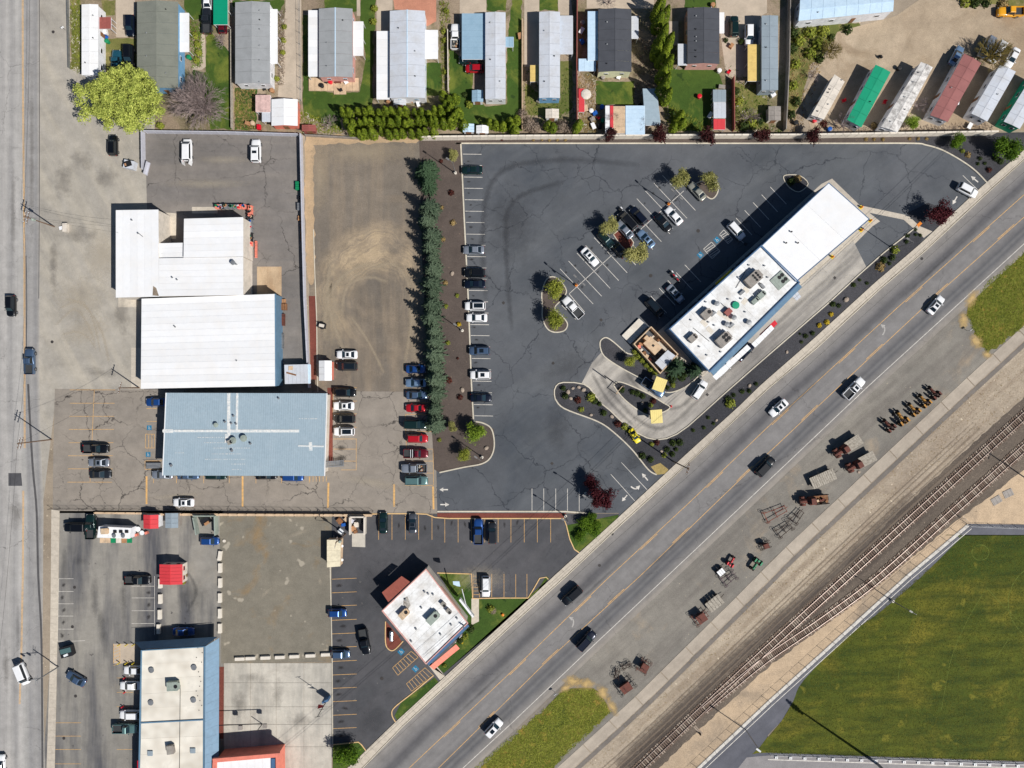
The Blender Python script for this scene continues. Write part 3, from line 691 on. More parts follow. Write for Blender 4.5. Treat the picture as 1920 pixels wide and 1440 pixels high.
lines('side_lot_white_markings', sg, w_line, .09, .040)
sg = []
for y in (1355, 1380, 1405, 1432): sg.append((104, y, 152, y))
for y in (1271, 1298, 1325, 1350, 1405): sg.append((219, y, 250, y))
sg += [(213, 1207, 213, 1244), (225, 1207, 225, 1244)]
for y in range(1207, 1244, 6): sg.append((213, y + 5, 225, y))
lines('side_lot_yellow_markings', sg, y_line, .09, .048)
# accessible parking symbols
def isa(px, py, rz, size, z):
    c = P(px, py); a = math.radians(rz); h = size / 2
    def q(u, v): return (c.x + u * math.cos(a) - v * math.sin(a), c.y + u * math.sin(a) + v * math.cos(a))
    m = MB(); m.add([q(-h, -h) + (z,), q(h, -h) + (z,), q(h, h) + (z,), q(-h, h) + (z,)], [(0, 1, 2, 3)])
    m.build('blue_parking_square', b_line, kind='structure')
    m = MB(); s = h * .8
    ribbon(m, [q(s * (.05 + .45 * math.cos(t * PI / 6)), s * (-.3 + .45 * math.sin(t * PI / 6))) for t in range(5, 13)], s * .16, z + .006)
    ribbon(m, [q(-s * .15, s * .55), q(-s * .1, -s * .05), q(s * .35, -s * .05), q(s * .55, -s * .6)], s * .2, z + .006)
    m.lathe((q(-s * .15, s * .8)[0], q(-s * .15, s * .8)[1], z + .004), [(s * .16, 0), (s * .16, .004)], 8)
    m.build('wheelchair_symbol', w_line, kind='structure')
isa(1313, 478, 45, 1.25, .052); isa(1344, 450, 45, 1.25, .052)
isa(752, 1222, 45, 1.3, .046); isa(779, 1254, 45, 1.3, .046)
isa(280, 802, 0, 1.1, .046); isa(278, 852, 0, 1.1, .046)
# covers, drains and oil spots
iron = paint('cast_iron', (60, 56, 54), .7, .3)
m = MB()
for x, y, s in ((944, 568, 0.6), (1309, 433, 0), (1220, 517, 0), (1127, 600, 1), (1037, 681, 1), (1035, 869, 1), (1398, 458, .0), (716, 1272, 0), (1565, 521, 1), (1326, 740, 1), (1148, 1001, 1)):
    c = P(x, y)
    if s: m.box((c.x, c.y, .058), (.6, .6, .012), PI / 4)
    else: m.lathe((c.x, c.y, .052), [(.42, 0), (.42, .012)], 12)
for x, y in ((140, 1101), (136, 1175), (142, 1305), (120, 1384), (100, 60), (97, 1233), (1728, 485), (1124, 1060), (98, 641)):
    c = P(x, y); m.lathe((c.x, c.y, .052), [(.36, 0), (.36, .012)], 12)
m.build('drain_covers', iron, kind='stuff')

# soft stains and tyre marks lying on the asphalt
def soft(name, c, alpha, sc_=3.0):
    m, nt, b = _nodes(name); b.inputs["Base Color"].default_value = lin(*c, K); b.inputs["Roughness"].default_value = .8
    uvn = nt.nodes.new("ShaderNodeUVMap"); vm = nt.nodes.new("ShaderNodeVectorMath"); vm.operation = 'LENGTH'; nt.links.new(uvn.outputs[0], vm.inputs[0])
    tc = nt.nodes.new("ShaderNodeTexCoord"); n1, _ = _noise(nt, tc.outputs["Object"], sc_, 5, .7)
    d = _math(nt, 'ADD', vm.outputs["Value"], _math(nt, 'MULTIPLY', _math(nt, 'SUBTRACT', n1, .5), 1.3))
    a = _math(nt, 'MULTIPLY', _ramp(nt, d, [(.1, 1.0), (.9, 0.0)]), alpha); nt.links.new(a, b.inputs["Alpha"]); return m
def stains(name, items, mat, z):
    me = bpy.data.meshes.new(name); vs = []; fs = []; us = []
    for px, py, rx, ry, rot in items:
        c = P(px, py); a = math.radians(rot); i = len(vs)
        for u, v in ((-1, -1), (1, -1), (1, 1), (-1, 1)):
            x, y = u * rx * S * 1.2, v * ry * S * 1.2; vs.append((c.x + x * math.cos(a) - y * math.sin(a), c.y + x * math.sin(a) + y * math.cos(a), z + R.uniform(0, .003))); us.append((u * 1.2, v * 1.2))
        fs.append((i, i + 1, i + 2, i + 3))
    me.from_pydata(vs, [], fs); me.materials.append(mat); uv = me.uv_layers.new(name="UVMap")
    for l in me.loops: uv.data[l.index].uv = us[l.vertex_index]
    o = bpy.data.objects.new(name, me); col.objects.link(o); o['kind'] = 'stuff'
def marks(name, arcs, mat, z):
    me = bpy.data.meshes.new(name); vs = []; fs = []; us = []
    for pts, w in arcs:
        pp = [tuple(P(x, y)[:2]) for x, y in smooth_line(pts, 5)]; L, Rr = offs(pp, w); i = len(vs); n = len(pp)
        for k in range(n):
            e = abs(k / (n - 1) * 2 - 1) ** 4 * .6; vs += [(L[k][0], L[k][1], z), (Rr[k][0], Rr[k][1], z), (pp[k][0], pp[k][1], z)]; us += [(1, e), (1, e), (0, e)]
            if k: a = i + 3 * k; fs += [(a - 3, a - 1, a + 2, a), (a - 1, a - 2, a + 1, a + 2)]
        z += .0006
    me.from_pydata(vs, [], fs); me.materials.append(mat); uv = me.uv_layers.new(name="UVMap")
    for l in me.loops: uv.data[l.index].uv = us[l.vertex_index]
    o = bpy.data.objects.new(name, me); col.objects.link(o); o['kind'] = 'stuff'
oil = soft('oil_stain_film', (34, 30, 30), .62); dust = soft('pale_dust_film', (184, 172, 152), .34, 1.5); tand = soft('tan_dust_film', (176, 160, 136), .45, 1.2); straw_f = soft('straw_litter_film', (190, 160, 104), .9, 1.0); spill = soft('ballast_spill_film', (74, 64, 58), .6, .8); darkf = soft('dark_traffic_film', (52, 53, 57), .26, .5)
it = []
for k in range(12):
    for o_ in ((.5, .5), (.5, 3.1)): it.append((1050 + 16 * (k + .5) + 10 * o_[1] + R.uniform(-3, 3), 504 - 14.6 * (k + .5) + 11 * o_[1] + 8 + R.uniform(-3, 3), R.uniform(2.5, 5), R.uniform(2, 4), R.uniform(0, 90)))
for y in range(300, 780, 21): it.append((874 + (y - 270) * .044 + R.uniform(0, 5), y + R.uniform(-3, 3), R.uniform(3, 6), R.uniform(1.5, 3), R.uniform(-20, 20)))
for y in (1097, 1120, 1144, 1167, 1192): it.append((119 + R.uniform(-2, 2), y, 6, 4, R.uniform(0, 90)))
for y in (1111, 1134, 1157): it.append((280 + R.uniform(-2, 2), y, 6, 4.5, R.uniform(0, 90)))
for x in (722, 748, 797, 822, 847, 872, 946, 970): it.append((x, 985 + R.uniform(-6, 10), 3, 7, R.uniform(-20, 20)))
for y in (1098, 1174, 1201, 1252, 1277, 1302, 1328, 1353): it.append((640 + R.uniform(-8, 8), y, 8, 4, R.uniform(-10, 10)))
it += [(128, 744, 10, 3, 5), (490, 245, 2, 2, 0), (155, 862, 3, 2, 0), (640, 1380, 7, 4, 0), (640, 840, 12, 7, 0), (640, 858, 12, 6, 0)]
stains('oil_stains', it, oil, .070)
stains('traffic_darkening', [(178, 1120, 9, 60, 0), (192, 1180, 10, 62, 8), (232, 1120, 8, 55, 0), (150, 1050, 16, 14, 0), (120, 1060, 8, 40, 0), (360, 1120, 40, 40, 0), (700, 1350, 40, 30, 40), (700, 1100, 60, 60, 0), (1060, 690, 70, 35, 30), (960, 420, 60, 90, 0), (1200, 850, 70, 30, 40), (1045, 800, 30, 60, 0), (35, 1180, 8, 60, 0)], darkf, .076)
stains('dust_patches', [(150, 560, 60, 50, 0), (190, 480, 40, 60, 0), (160, 620, 60, 30, 20), (510, 640, 20, 60, 0), (250, 1290, 50, 18, 0), (560, 1000, 30, 6, 20), (500, 1110, 16, 5, 40), (330, 930, 60, 6, 5), (700, 905, 80, 12, -10), (420, 300, 60, 10, 0), (390, 345, 100, 12, 0), (900, 1085, 60, 30, 0), (600, 1090, 5, 9, 0)], dust, .080)
marks('tyre_marks', [([(105, 610), (140, 580), (165, 610), (180, 650)], 1.0), ([(110, 580), (150, 565), (175, 600), (188, 660)], .8), ([(115, 628), (140, 622), (165, 632), (180, 655)], .7), ([(125, 560), (160, 575), (190, 620), (205, 680)], 1.0)], dust, .085)
marks('yard_tyre_marks', [  ([(700, 505), (735, 495), (765, 530), (772, 600), (755, 700)], 1.4), ([(610, 640), (612, 580), (640, 520), (700, 490)], 2.0), ([(640, 600), (650, 540), (690, 520), (730, 530)], 1.4), ([(620, 480), (615, 560), (630, 620), (660, 690)], 1.8), ([(655, 590), (690, 640), (720, 700)], 1.2)], tand, .084)
marks('dark_tyre_marks', [([(912, 562), (905, 440), (930, 330), (1040, 300), (1200, 310)], 2.2), ([(960, 620), (950, 480), (960, 380), (1060, 340)], 1.8), ([(1290, 620), (1380, 560), (1470, 470), (1580, 400)], 1.6), ([(1120, 690), (1150, 740), (1200, 790), (1250, 800), (1320, 740), (1420, 640), (1600, 480)], 1.6), ([(1110, 700), (1140, 750), (1190, 800)], 1.2), ([(1175, 700), (1215, 745), (1270, 765), (1330, 710)], 1.4), ([(320, 560 + 500), (352, 1075), (368, 1110), (350, 1150)], 1.2)], darkf, .088)
stains('tan_dust_patches', [(680, 285, 110, 30, 0), (600, 330, 22, 90, 0), (700, 500, 60, 14, 0), (625, 590, 22, 90, 0), (600, 690, 14, 50, 0), (775, 600, 14, 120, 0), (660, 520, 50, 12, 30), (612, 560, 16, 60, 0)], tand, .082)
marks('ballast_spill', [([(x - 3, y - 3) for x, y in BU[1:6]], 5.0), ([(1180, 1440), (1310, 1330), (1440, 1222), (1580, 1095), (1760, 935)], 4.0)], spill, .092)
marks('dirt_wheel_tracks', [([(1075 + o, 1440 + o), (1200 + o, 1328 + o), (1430 + o, 1110 + o), (1600 + o, 950 + o), (1800 + o, 765 + o)], w) for o, w in ((26, .5), (31, .4), (38, .7), (44, .5), (52, .8))], soft('brown_wheel_track', (126, 110, 94), .6, 1.2), .098)
stains('straw_litter', [(1075, 1278, 24, 14, -10), (1100, 1282, 20, 14, 0), (1130, 1300, 16, 20, 40), (1148, 1325, 10, 22, 30), (1060, 1290, 16, 10, 30), (1806, 600, 12, 22, 0), (1830, 640, 14, 20, 40), (1822, 560, 12, 24, -30), (1850, 665, 12, 10, 0)], straw_f, .094)
stains('apron_stains', [(155, 300, 30, 20, 0), (120, 340, 20, 40, 0), (200, 330, 30, 20, 10), (100, 500, 10, 60, 0), (150, 440, 40, 20, 0), (190, 700, 40, 14, 0), (230, 590, 16, 50, 0), (30, 960, 14, 40, 0), (12, 1250, 8, 60, 0), (25, 400, 6, 120, 0), (60, 300, 6, 200, 0), (450, 1320, 20, 30, 0), (520, 1300, 14, 40, 0), (560, 1350, 30, 18, 0), (470, 1270, 30, 10, 0)], soft('grey_grime_film', (110, 105, 99), .3, .35), .096)
stains('long_dark_oil', [(1120, 1095, 80, 4, 43), (1500, 745, 90, 4, 43), (1250, 1035, 90, 4, 43), (900, 1300, 80, 4, 43), (1750, 505, 90, 4, 43)], darkf, .097)
# ---------------------------------------------------------------- shared object materials
m_glass = paint('tinted_glass', (22, 30, 36), .08, .1, spec=.8)
m_skyglass = paint('windscreen_glass', (30, 48, 56), .06, .1, spec=.9)
m_tyre = paint('tyre_rubber', (28, 28, 30), .85, .2)
m_rim = paint('alloy_rim', (150, 152, 156), .35, .2, metal=.7)
m_lamp = paint('lamp_lens', (225, 228, 230), .1, .1, spec=.8)
m_tail = paint('tail_lens', (150, 16, 16), .2, .1, spec=.6)
m_trim = paint('black_trim', (30, 31, 33), .6, .15)
m_white = paint('white_metal_roof', (246, 242, 234), .5, .12, (206, 196, 182), scale=.25, fine=1.5)
m_whitep = paint('white_roof_panel', (248, 244, 237), .5, .14, (214, 204, 190), scale=.3, fine=1.2, panel=True)
m_membrane = paint('white_roof_membrane', (236, 233, 226), .6, .34, (176, 168, 156), scale=.3, fine=1.0, panel=True)
m_cmem = paint('cream_dirty_membrane', (226, 219, 205), .7, .35, (178, 168, 152), scale=.3, fine=1.2, panel=True)
m_wall = paint('cream_wall', (214, 204, 190), .7, .2)
m_wallw = paint('white_siding', (222, 222, 224), .7, .2)
m_pink = paint('pinkish_siding', (212, 160, 150), .7, .2)
m_cream = paint('cream_yellow_siding', (216, 214, 178), .7, .2)
m_bluew = paint('blue_siding', (110, 156, 192), .7, .2)
m_grey = paint('grey_shingles', (150, 152, 153), .9, .25, (128, 130, 130), scale=.5, fine=4)
m_greyg = paint('grey_green_shingles', (122, 124, 114), .9, .25, (100, 104, 96), scale=.4, fine=4)
m_slate = paint('blue_grey_shingles', (140, 152, 160), .9, .2, (118, 128, 136), scale=.4, fine=4)
m_char = paint('charcoal_shingles', (74, 76, 82), .9, .25, (58, 60, 66), scale=.5, fine=4)
m_silver = paint('silver_coated_roof', (192, 196, 203), .6, .2, (168, 162, 154), scale=.35, fine=2)
m_blueroof = paint('pale_blue_metal_roof', (148, 165, 175), .5, .2, (166, 180, 188), scale=.3, fine=1.6)
m_blueroof2 = paint('dusty_blue_metal', (140, 168, 186), .5, .2, (116, 146, 166), scale=.5)
m_lightblue = paint('light_blue_sheet_roof', (190, 212, 232), .5, .2, (150, 178, 206), scale=.3, fine=2)
m_green = paint('bright_green_sheet_roof', (12, 146, 108), .55, .15, (10, 112, 84), scale=.4)
m_teal = paint('green_carport_roof', (0, 138, 104), .55, .12, (0, 100, 76), scale=.5)
m_rosy = paint('faded_red_sheet_roof', (150, 96, 92), .7, .25, (118, 74, 72), scale=.3)
m_red = paint('red_sheet_roof', (204, 60, 66), .6, .15, (170, 44, 50), scale=.5)
m_brown = paint('rust_red_sheet_roof', (150, 84, 76), .6, .15)
m_terra = paint('terracotta_metal_roof', (176, 100, 84), .6, .12, stretch=(1, 1, 1))
m_salmon = paint('salmon_metal_roof', (222, 128, 108), .6, .15)
m_yellowr = paint('straw_yellow_sheet', (216, 186, 110), .6, .15)
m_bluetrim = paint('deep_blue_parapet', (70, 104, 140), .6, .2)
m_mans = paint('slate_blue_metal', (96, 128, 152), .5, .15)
m_tan = paint('tan_block', (206, 178, 146), .8, .25)
m_wood = paint('weathered_planks', (176, 168, 154), .9, .4, (110, 100, 88), scale=2.5, fine=8, panel=True)
m_woodb = paint('brown_timber', (140, 98, 66), .85, .35, scale=2)
m_rust = paint('rusty_red_paint', (112, 62, 50), .8, .5, (64, 44, 38), scale=1.6, fine=5)
m_rustd = paint('dark_rusty_iron', (70, 52, 46), .85, .4, scale=2)
m_steel = paint('galvanised_steel', (150, 152, 154), .45, .25, metal=.5)
m_unit = paint('hvac_casing', (150, 142, 134), .6, .25)
m_unitg = paint('grey_green_casing', (150, 160, 150), .6, .25)
m_dark = paint('dark_fan_grille', (28, 28, 30), .7, .2)
m_sealant = paint('white_sealant', (224, 222, 216), .6, .5, (170, 184, 192), scale=1.6)
m_tie = paint('creosoted_timber', (118, 98, 84), .9, .45, (96, 82, 72), scale=2.0, panel=True)
m_tie2 = paint('greyed_timber', (164, 148, 132), .9, .45, (130, 116, 102), scale=2.0, panel=True)
m_rail = paint('worn_rail_steel', (150, 136, 128), .4, .3, (110, 84, 72), metal=.75, scale=1.0)
m_black = paint('black_painted_steel', (34, 34, 38), .5, .2)
m_pole = paint('grey_pole_paint', (120, 118, 116), .5, .2)
m_polew = paint('utility_pole_wood', (120, 96, 78), .9, .35, scale=1.5)
m_conc = paint('cast_concrete', (216, 208, 194), .85, .25, (170, 160, 148), scale=.8)
m_fence = paint('pale_concrete_fence', (224, 214, 198), .8, .22, (184, 172, 156), scale=.8, panel=True)
m_vinyl = paint('pale_grey_fence', (184, 184, 192), .7, .2, (150, 150, 160), scale=.8)
m_yel = paint('bright_yellow_paint', (240, 200, 40), .5, .15)
m_yelc = paint('pale_yellow_canopy', (240, 208, 130), .6, .08)
m_redb = paint('bright_red_paint', (206, 24, 44), .45, .1)
m_orange = paint('orange_paint', (232, 130, 30), .5, .25)
m_bluep = paint('blue_plastic', (30, 90, 170), .5, .15)
m_greenp = paint('green_plastic', (20, 130, 84), .5, .15)
m_card = paint('brown_cardboard', (176, 130, 92), .9, .25)
m_rock = paint('pale_boulder', (168, 152, 136), .9, .4, scale=1.5)
m_bark = paint('grey_brown_bark', (110, 92, 78), .9, .35, scale=2)
m_twig = paint('bare_grey_twigs', (150, 134, 130), .9, .3, scale=2)
m_cable = paint('black_cable', (26, 26, 28), .6, .1)

lf_lime = leafmat('lime_leaves', (84, 104, 28), (204, 210, 108))
lf_green = leafmat('mid_green_leaves', (44, 74, 14), (112, 142, 34))
lf_bright = leafmat('bright_green_leaves', (66, 94, 22), (150, 172, 58))
lf_olive = leafmat('olive_leaves', (110, 112, 56), (184, 178, 112))
lf_olive2 = leafmat('yellow_green_leaves', (88, 104, 26), (164, 166, 70))
lf_plum = leafmat('plum_leaves', (38, 18, 20), (92, 44, 42))
lf_plumd = leafmat('dark_plum_leaves', (46, 16, 24), (92, 36, 42))
lf_spruce = leafmat('blue_spruce_needles', (38, 58, 42), (118, 134, 108))
lf_spruceg = leafmat('green_spruce_needles', (34, 54, 36), (84, 108, 78))
lf_arb = leafmat('arborvitae_foliage', (62, 86, 18), (142, 156, 46))
lf_arbd = leafmat('dark_arborvitae_foliage', (26, 46, 14), (72, 92, 28))
lf_shrub = leafmat('dark_shrub_leaves', (28, 44, 20), (76, 90, 40))
lf_yel = leafmat('yellow_shrub_leaves', (168, 140, 24), (226, 200, 64))
lf_grass = leafmat('straw_grass_blades', (134, 112, 66), (184, 158, 108))
lf_redb = leafmat('red_shrub_leaves', (66, 32, 28), (112, 60, 48))
lf_twig = leafmat('grey_twig_clumps', (112, 98, 84), (170, 152, 136))

# ---------------------------------------------------------------- vehicles
PAINT = {}
def carpaint(name, c, metal=.35):
    PAINT[name] = paint(name + '_car_paint', c, .28, .06, metal=metal, spec=.5, coat=.7, scale=.6, fine=2)
for n_, c_, k_ in (('white', (236, 238, 242), 0), ('silver', (168, 174, 182), .6), ('grey', (92, 96, 102), .5), ('charcoal', (48, 51, 56), .5), ('black', (16, 17, 20), .2), ('navy', (18, 25, 42), .4), ('blue', (34, 76, 140), .4), ('slate', (84, 106, 134), .5), ('paleblue', (132, 160, 190), .5),
                   ('red', (176, 22, 34), .2), ('maroon', (100, 16, 30), .3), ('green', (22, 46, 44), .4), ('orange', (246, 160, 30), 0), ('teal', (40, 92, 110), .4), ('yellow', (246, 208, 40), 0), ('champagne', (176, 174, 160), .5), ('mint', (98, 130, 128), .4)): carpaint(n_, c_, k_)

DIM = dict(sedan=(4.75, 1.84, 1.46), suv=(4.7, 1.9, 1.72), hatch=(4.2, 1.78, 1.52), coupe=(4.4, 1.8, 1.34), pickup=(5.6, 1.98, 1.85), van=(5.0, 1.96, 1.8), bigsuv=(5.2, 2.02, 1.88), crew=(5.8, 2.0, 1.88))
GH = dict(  # greenhouse: rear base, rear top, front top, front base (x as a share of the half length), hood height, boot height
    sedan=(-.74, -.42, .12, .46, .92, .98), suv=(-.97, -.86, .22, .50, 1.05, 1.08), hatch=(-.96, -.76, .22, .56, .96, 1.0), coupe=(-.70, -.30, .10, .46, .88, .94),
    pickup=(-.10, -.04, .24, .42, 1.15, 1.10), van=(-.98, -.93, .42, .74, 1.06, 1.1), bigsuv=(-.97, -.9, .22, .46, 1.14, 1.14), crew=(-.22, -.17, .24, .42, 1.16, 1.12))
_wheel = {}
def wheel_mesh(r):
    if r not in _wheel:
        _wheel[r] = (MB().lathe((0, 0, 0), [(r * .72, -.11), (r * .97, -.10), (r, -.05), (r, .05), (r * .97, .10), (r * .72, .11)], 14, axis='y').mesh('wheel', m_tyre),
                     MB().lathe((0, 0, 0), [(r * .3, -.118), (r * .64, -.113), (r * .64, .113), (r * .3, .118)], 12, axis='y').mesh('rim', m_rim))
    return _wheel[r]
_cars = {}
def car_template(kind, colour, opt=''):
    Ln, Wd, Ht = DIM[kind]; hl = Ln / 2; hw = Wd / 2
    rb, rt, ft, fb, zh, zb = GH[kind]
    body = PAINT[colour]
    root = empty(kind if kind in ('van', 'suv') else {'sedan': 'sedan_car', 'hatch': 'hatchback_car', 'coupe': 'coupe_car', 'pickup': 'pickup_truck', 'crew': 'pickup_truck', 'bigsuv': 'suv'}[kind])
    m = MB(); secs = []
    blunt = kind in ('pickup', 'crew', 'van', 'bigsuv')
    st = [(-1, .80 if blunt else .72, -.06), (-.985, .90 if blunt else .84, -.02), (-.93, .965, 0), (-.7, 1, 0), (-.3, 1, 0), (.1, 1, 0), (.5, .99, 0), (.78, .955, -.03), (.92, .885, -.1), (.975, .78, -.18), (1, .62, -.28)]
    for t, w, dz in st:
        zt = zb + (zh - zb) * max(0, min(1, (t + .5) / 1.0)) + dz
        if kind in ('pickup', 'crew') and t < rb: zt = .80 + dz * .5
        y = hw * w; x = t * hl
        lo = .24 if abs(t) < .95 else .36
        sec = [(x, -y * .88, lo), (x, -y * .99, lo + .2), (x, -y, zt * .68), (x, -y * .95, zt - .07), (x, -y * .84, zt), (x, -y * .4, zt + .025), (x, y * .4, zt + .025), (x, y * .84, zt), (x, y * .95, zt - .07), (x, y, zt * .68), (x, y * .99, lo + .2), (x, y * .88, lo)]
        secs.append(sec[::-1])
    m.loft(secs)
    b = m.build('body', body, root, smooth=True)
    # cabin
    bw, tw = hw * .90, hw * .70
    if kind in ('van', 'bigsuv'): tw = hw * .78
    z0 = min(zh, zb) - .03
    def gh(dz=0, inset=0, xa=0):
        return None
    B = [(rb * hl, -bw), (fb * hl, -bw * .92), (fb * hl, bw * .92), (rb * hl, bw)]
    T = [(rt * hl, -tw), (ft * hl, -tw * .97), (ft * hl, tw * .97), (rt * hl, tw)]
    m = MB()
    vs = [(x, y, z0) for x, y in B] + [(x, y, Ht - .06) for x, y in T] + [(x + (.12 if i in (0, 3) else -.14), y * .86, Ht) for i, (x, y) in enumerate(T)]
    m.add(vs, [(0, 1, 5, 4), (1, 2, 6, 5), (2, 3, 7, 6), (3, 0, 4, 7), (4, 5, 9, 8), (5, 6, 10, 9), (6, 7, 11, 10), (7, 4, 8, 11), (8, 9, 10, 11)])
    m.build('cabin', body, root)
    def pane(name, a, b_, c, d, mat, out):
        a, b_, c, d = map(Vector, (a, b_, c, d)); n = (b_ - a).cross(d - a).normalized() * .012
        mid = (a + b_ + c + d) / 4
        if n.dot(mid - Vector((0, 0, .6))) < 0: n = -n
        q = [mid + (p - mid) * out + n for p in (a, b_, c, d)]
        mm = MB(); mm.add(q, [(0, 1, 2, 3)]); mm.add([p - n * 2 for p in q], [(3, 2, 1, 0)])
        mm.build(name, mat, root)
    zt = Ht - .06
    v0 = [(x, y, z0 + .06) for x, y in B]; v1 = [(x, y, zt) for x, y in T]
    pane('windscreen', v0[1], v0[2], v1[2], v1[1], m_skyglass, .9)
    pane('rear_window', v0[3], v0[0], v1[0], v1[3], m_glass, .84)
    pane('side_window', v0[0], v0[1], v1[1], v1[0], m_glass, .88)
    pane('side_window', v0[2], v0[3], v1[3], v1[2], m_glass, .88)
    if 's' in opt:
        MB().box(((rt * .35 + ft * .65) * hl - .12, 0, Ht + .004), (.62 if kind != 'suv' else .95, tw * 1.25, .02)).build('sunroof', m_glass, root)
    if 'p' in opt:
        MB().box(((rt + ft) / 2 * hl, 0, Ht + .004), ((ft - rt) * hl * .8, tw * 1.5, .02)).build('black_roof_panel', m_glass, root)
    if 'r' in opt:
        for s in (-1, 1): MB().box(((rt + ft) / 2 * hl, s * tw * .86, Ht + .05), ((ft - rt) * hl * .82, .05, .04)).build('roof_rail', m_trim, root)
    if kind in ('pickup', 'crew'):
        xb = rb * hl - .04; xe = -hl + .06
        fl = paint('bed_liner', (56, 58, 60), .8, .3) if 'bed_liner' not in MATS else MATS['bed_liner']
        MB().box(((xb + xe) / 2, 0, .83), (xb - xe - .04, Wd * .86, .05)).build('bed_floor', fl, root)
        for s in (-1, 1): MB().box(((xb + xe) / 2, s * (hw * .93), 1.0), (xb - xe, .12, .42)).build('bed_side', body, root)
        if 'o' not in opt: MB().box((xe - .02, 0, 1.0), (.08, Wd * .86, .40)).build('tailgate', body, root)
        else: MB().box((xe - .30, 0, .84), (.5, Wd * .8, .06)).build('tailgate', body, root)
        if 'b' in opt:
            for i in range(2): MB().box((xb - .35 - i * .45, 0, 1.27), (.1, Wd * .9, .06)).build('bed_rack', m_lamp, root)
        if 'l' in opt:
            for i in range(7):
                MB().box((xb - .4 - R.random() * (xb - xe - .8), R.uniform(-.55, .55), .95 + R.random() * .1), (R.uniform(.2, .5), R.uniform(.2, .4), .2), R.random() * 3).build('cargo_box', R.choice([m_card, m_wood, m_rust]), root)
    r = .34 if kind not in ('pickup', 'crew', 'bigsuv') else .4
    wm, rm = wheel_mesh(r)
    for t in (-.6, .62):
        for s in (-1, 1):
            w = place(wm, 'wheel', root, (t * hl, s * (hw - .10), r)); place(rm, 'rim', w)
    for s in (-1, 1):
        MB().box((fb * hl - .22, s * (hw + .09), zh + .07), (.16, .2, .13)).build('wing_mirror', body, root)
        MB().add([(hl * .93, s * hw * .80, zh - .20), (hl * .995, s * hw * .52, zh - .30), (hl * .965, s * hw * .50, zh - .16), (hl * .86, s * hw * .80, zh - .045)], [(0, 1, 2, 3)] if s > 0 else [(3, 2, 1, 0)]).box((hl * .955, s * hw * .66, zh - .24), (.16, .26, .1), s * -.5).build('headlight', m_lamp, root)
        MB().box((-hl * .985, s * hw * .70, (zb if kind not in ('pickup', 'crew') else 1.1) - .16), (.12, .3, .14), s * .25).build('taillight', m_tail, root)
    MB().box((hl * .975, 0, .42), (.14, hw * 1.2, .2)).build('bumper', m_trim, root)
    return root

def car(kind, colour, px, py, head, label, group, opt='', z=.05, sc_=1.0, cat=None):
    key = (kind, colour, opt)
    if key in _cars: o = copy_tree(_cars[key])
    else:
        o = car_template(kind, colour, opt); _cars[key] = o
    p = P(px, py, .8)
    o.location = (p.x, p.y, z); o.rotation_euler = (0, 0, math.radians(head)); o.scale = (sc_ * 1.03, sc_ * 1.07, sc_ * 1.2)
    cat = cat or {'sedan': 'car', 'hatch': 'car', 'coupe': 'car', 'suv': 'suv', 'bigsuv': 'suv', 'pickup': 'pickup truck', 'crew': 'pickup truck', 'van': 'van'}[kind]
    tag(o, label, cat, group)
    return o

# ---------------------------------------------------------------- plants
def rnd_dir():
    while True:
        v = Vector((R.uniform(-1, 1), R.uniform(-1, 1), R.uniform(-1, 1)))
        if .05 < v.length < 1: return v.normalized()
def leaf_quad(vs, fs, c, n, s, el=1.4):
    x = n.orthogonal().normalized(); a = R.uniform(0, 2 * PI)
    u = (x * math.cos(a) + n.cross(x) * math.sin(a)); v = n.cross(u)
    u *= s * el * .5; v *= s * .5
    i = len(vs)
    vs += [c - u, c - v * .9 + u * .1, c + u, c + v]; fs.append((i, i + 1, i + 2, i + 3))
def mesh_from(vs, fs, name, mat):
    me = bpy.data.meshes.new(name); me.from_pydata(vs, [], fs); me.materials.append(mat); return me

def broad_mesh(name, mat, rad, h0, h1, n, lobes=14, s=.3, ragged=.35, ex=(1, 1), lr=(.26, .46)):
    """crown of leaf faces scattered through overlapping lobes, in a crown of radius rad between heights h0 and h1"""
    vs = []; fs = []; L = []
    for i in range(lobes):
        d = rnd_dir(); k = R.uniform(.35, .95)
        L.append((Vector((d.x * rad * .68 * k * ex[0], d.y * rad * .68 * k * ex[1], (h0 + h1) / 2 + d.z * (h1 - h0) * .30 * k + (h1 - h0) * .06)), R.uniform(*lr) * rad))
    for i in range(n):
        c, r = L[i % lobes]
        d = rnd_dir()
        if d.z < -.3 and R.random() < .7: d.z = -d.z
        k = R.random() ** .33 * (1 + R.gauss(0, ragged * .4))
        p = c + Vector((d.x * r * k, d.y * r * k, d.z * r * k * .8))
        nn = (d + rnd_dir() * .9 + Vector((0, 0, .25))).normalized()
        leaf_quad(vs, fs, p, nn, s * R.uniform(.6, 1.35))
    return mesh_from(vs, fs, name, mat)

def trunk_mesh(name, r, h, nb, spread, mat, seed_h=.4):
    m = MB(); m.tube((0, 0, -.1), (0, 0, h * .45), r, 7, r * .8)
    for i in range(nb):
        a = 2 * PI * i / nb + R.uniform(-.3, .3); z = h * R.uniform(.35, .5)
        e = Vector((math.cos(a) * spread * R.uniform(.5, .9), math.sin(a) * spread * R.uniform(.5, .9), h * R.uniform(.75, 1.0)))
        mid = Vector((e.x * .45, e.y * .45, (z + e.z) / 2 + .1))
        m.tube((0, 0, z), mid, r * .55, 5, r * .35); m.tube(mid, e, r * .35, 5, r * .1)
    return m.mesh(name, mat)

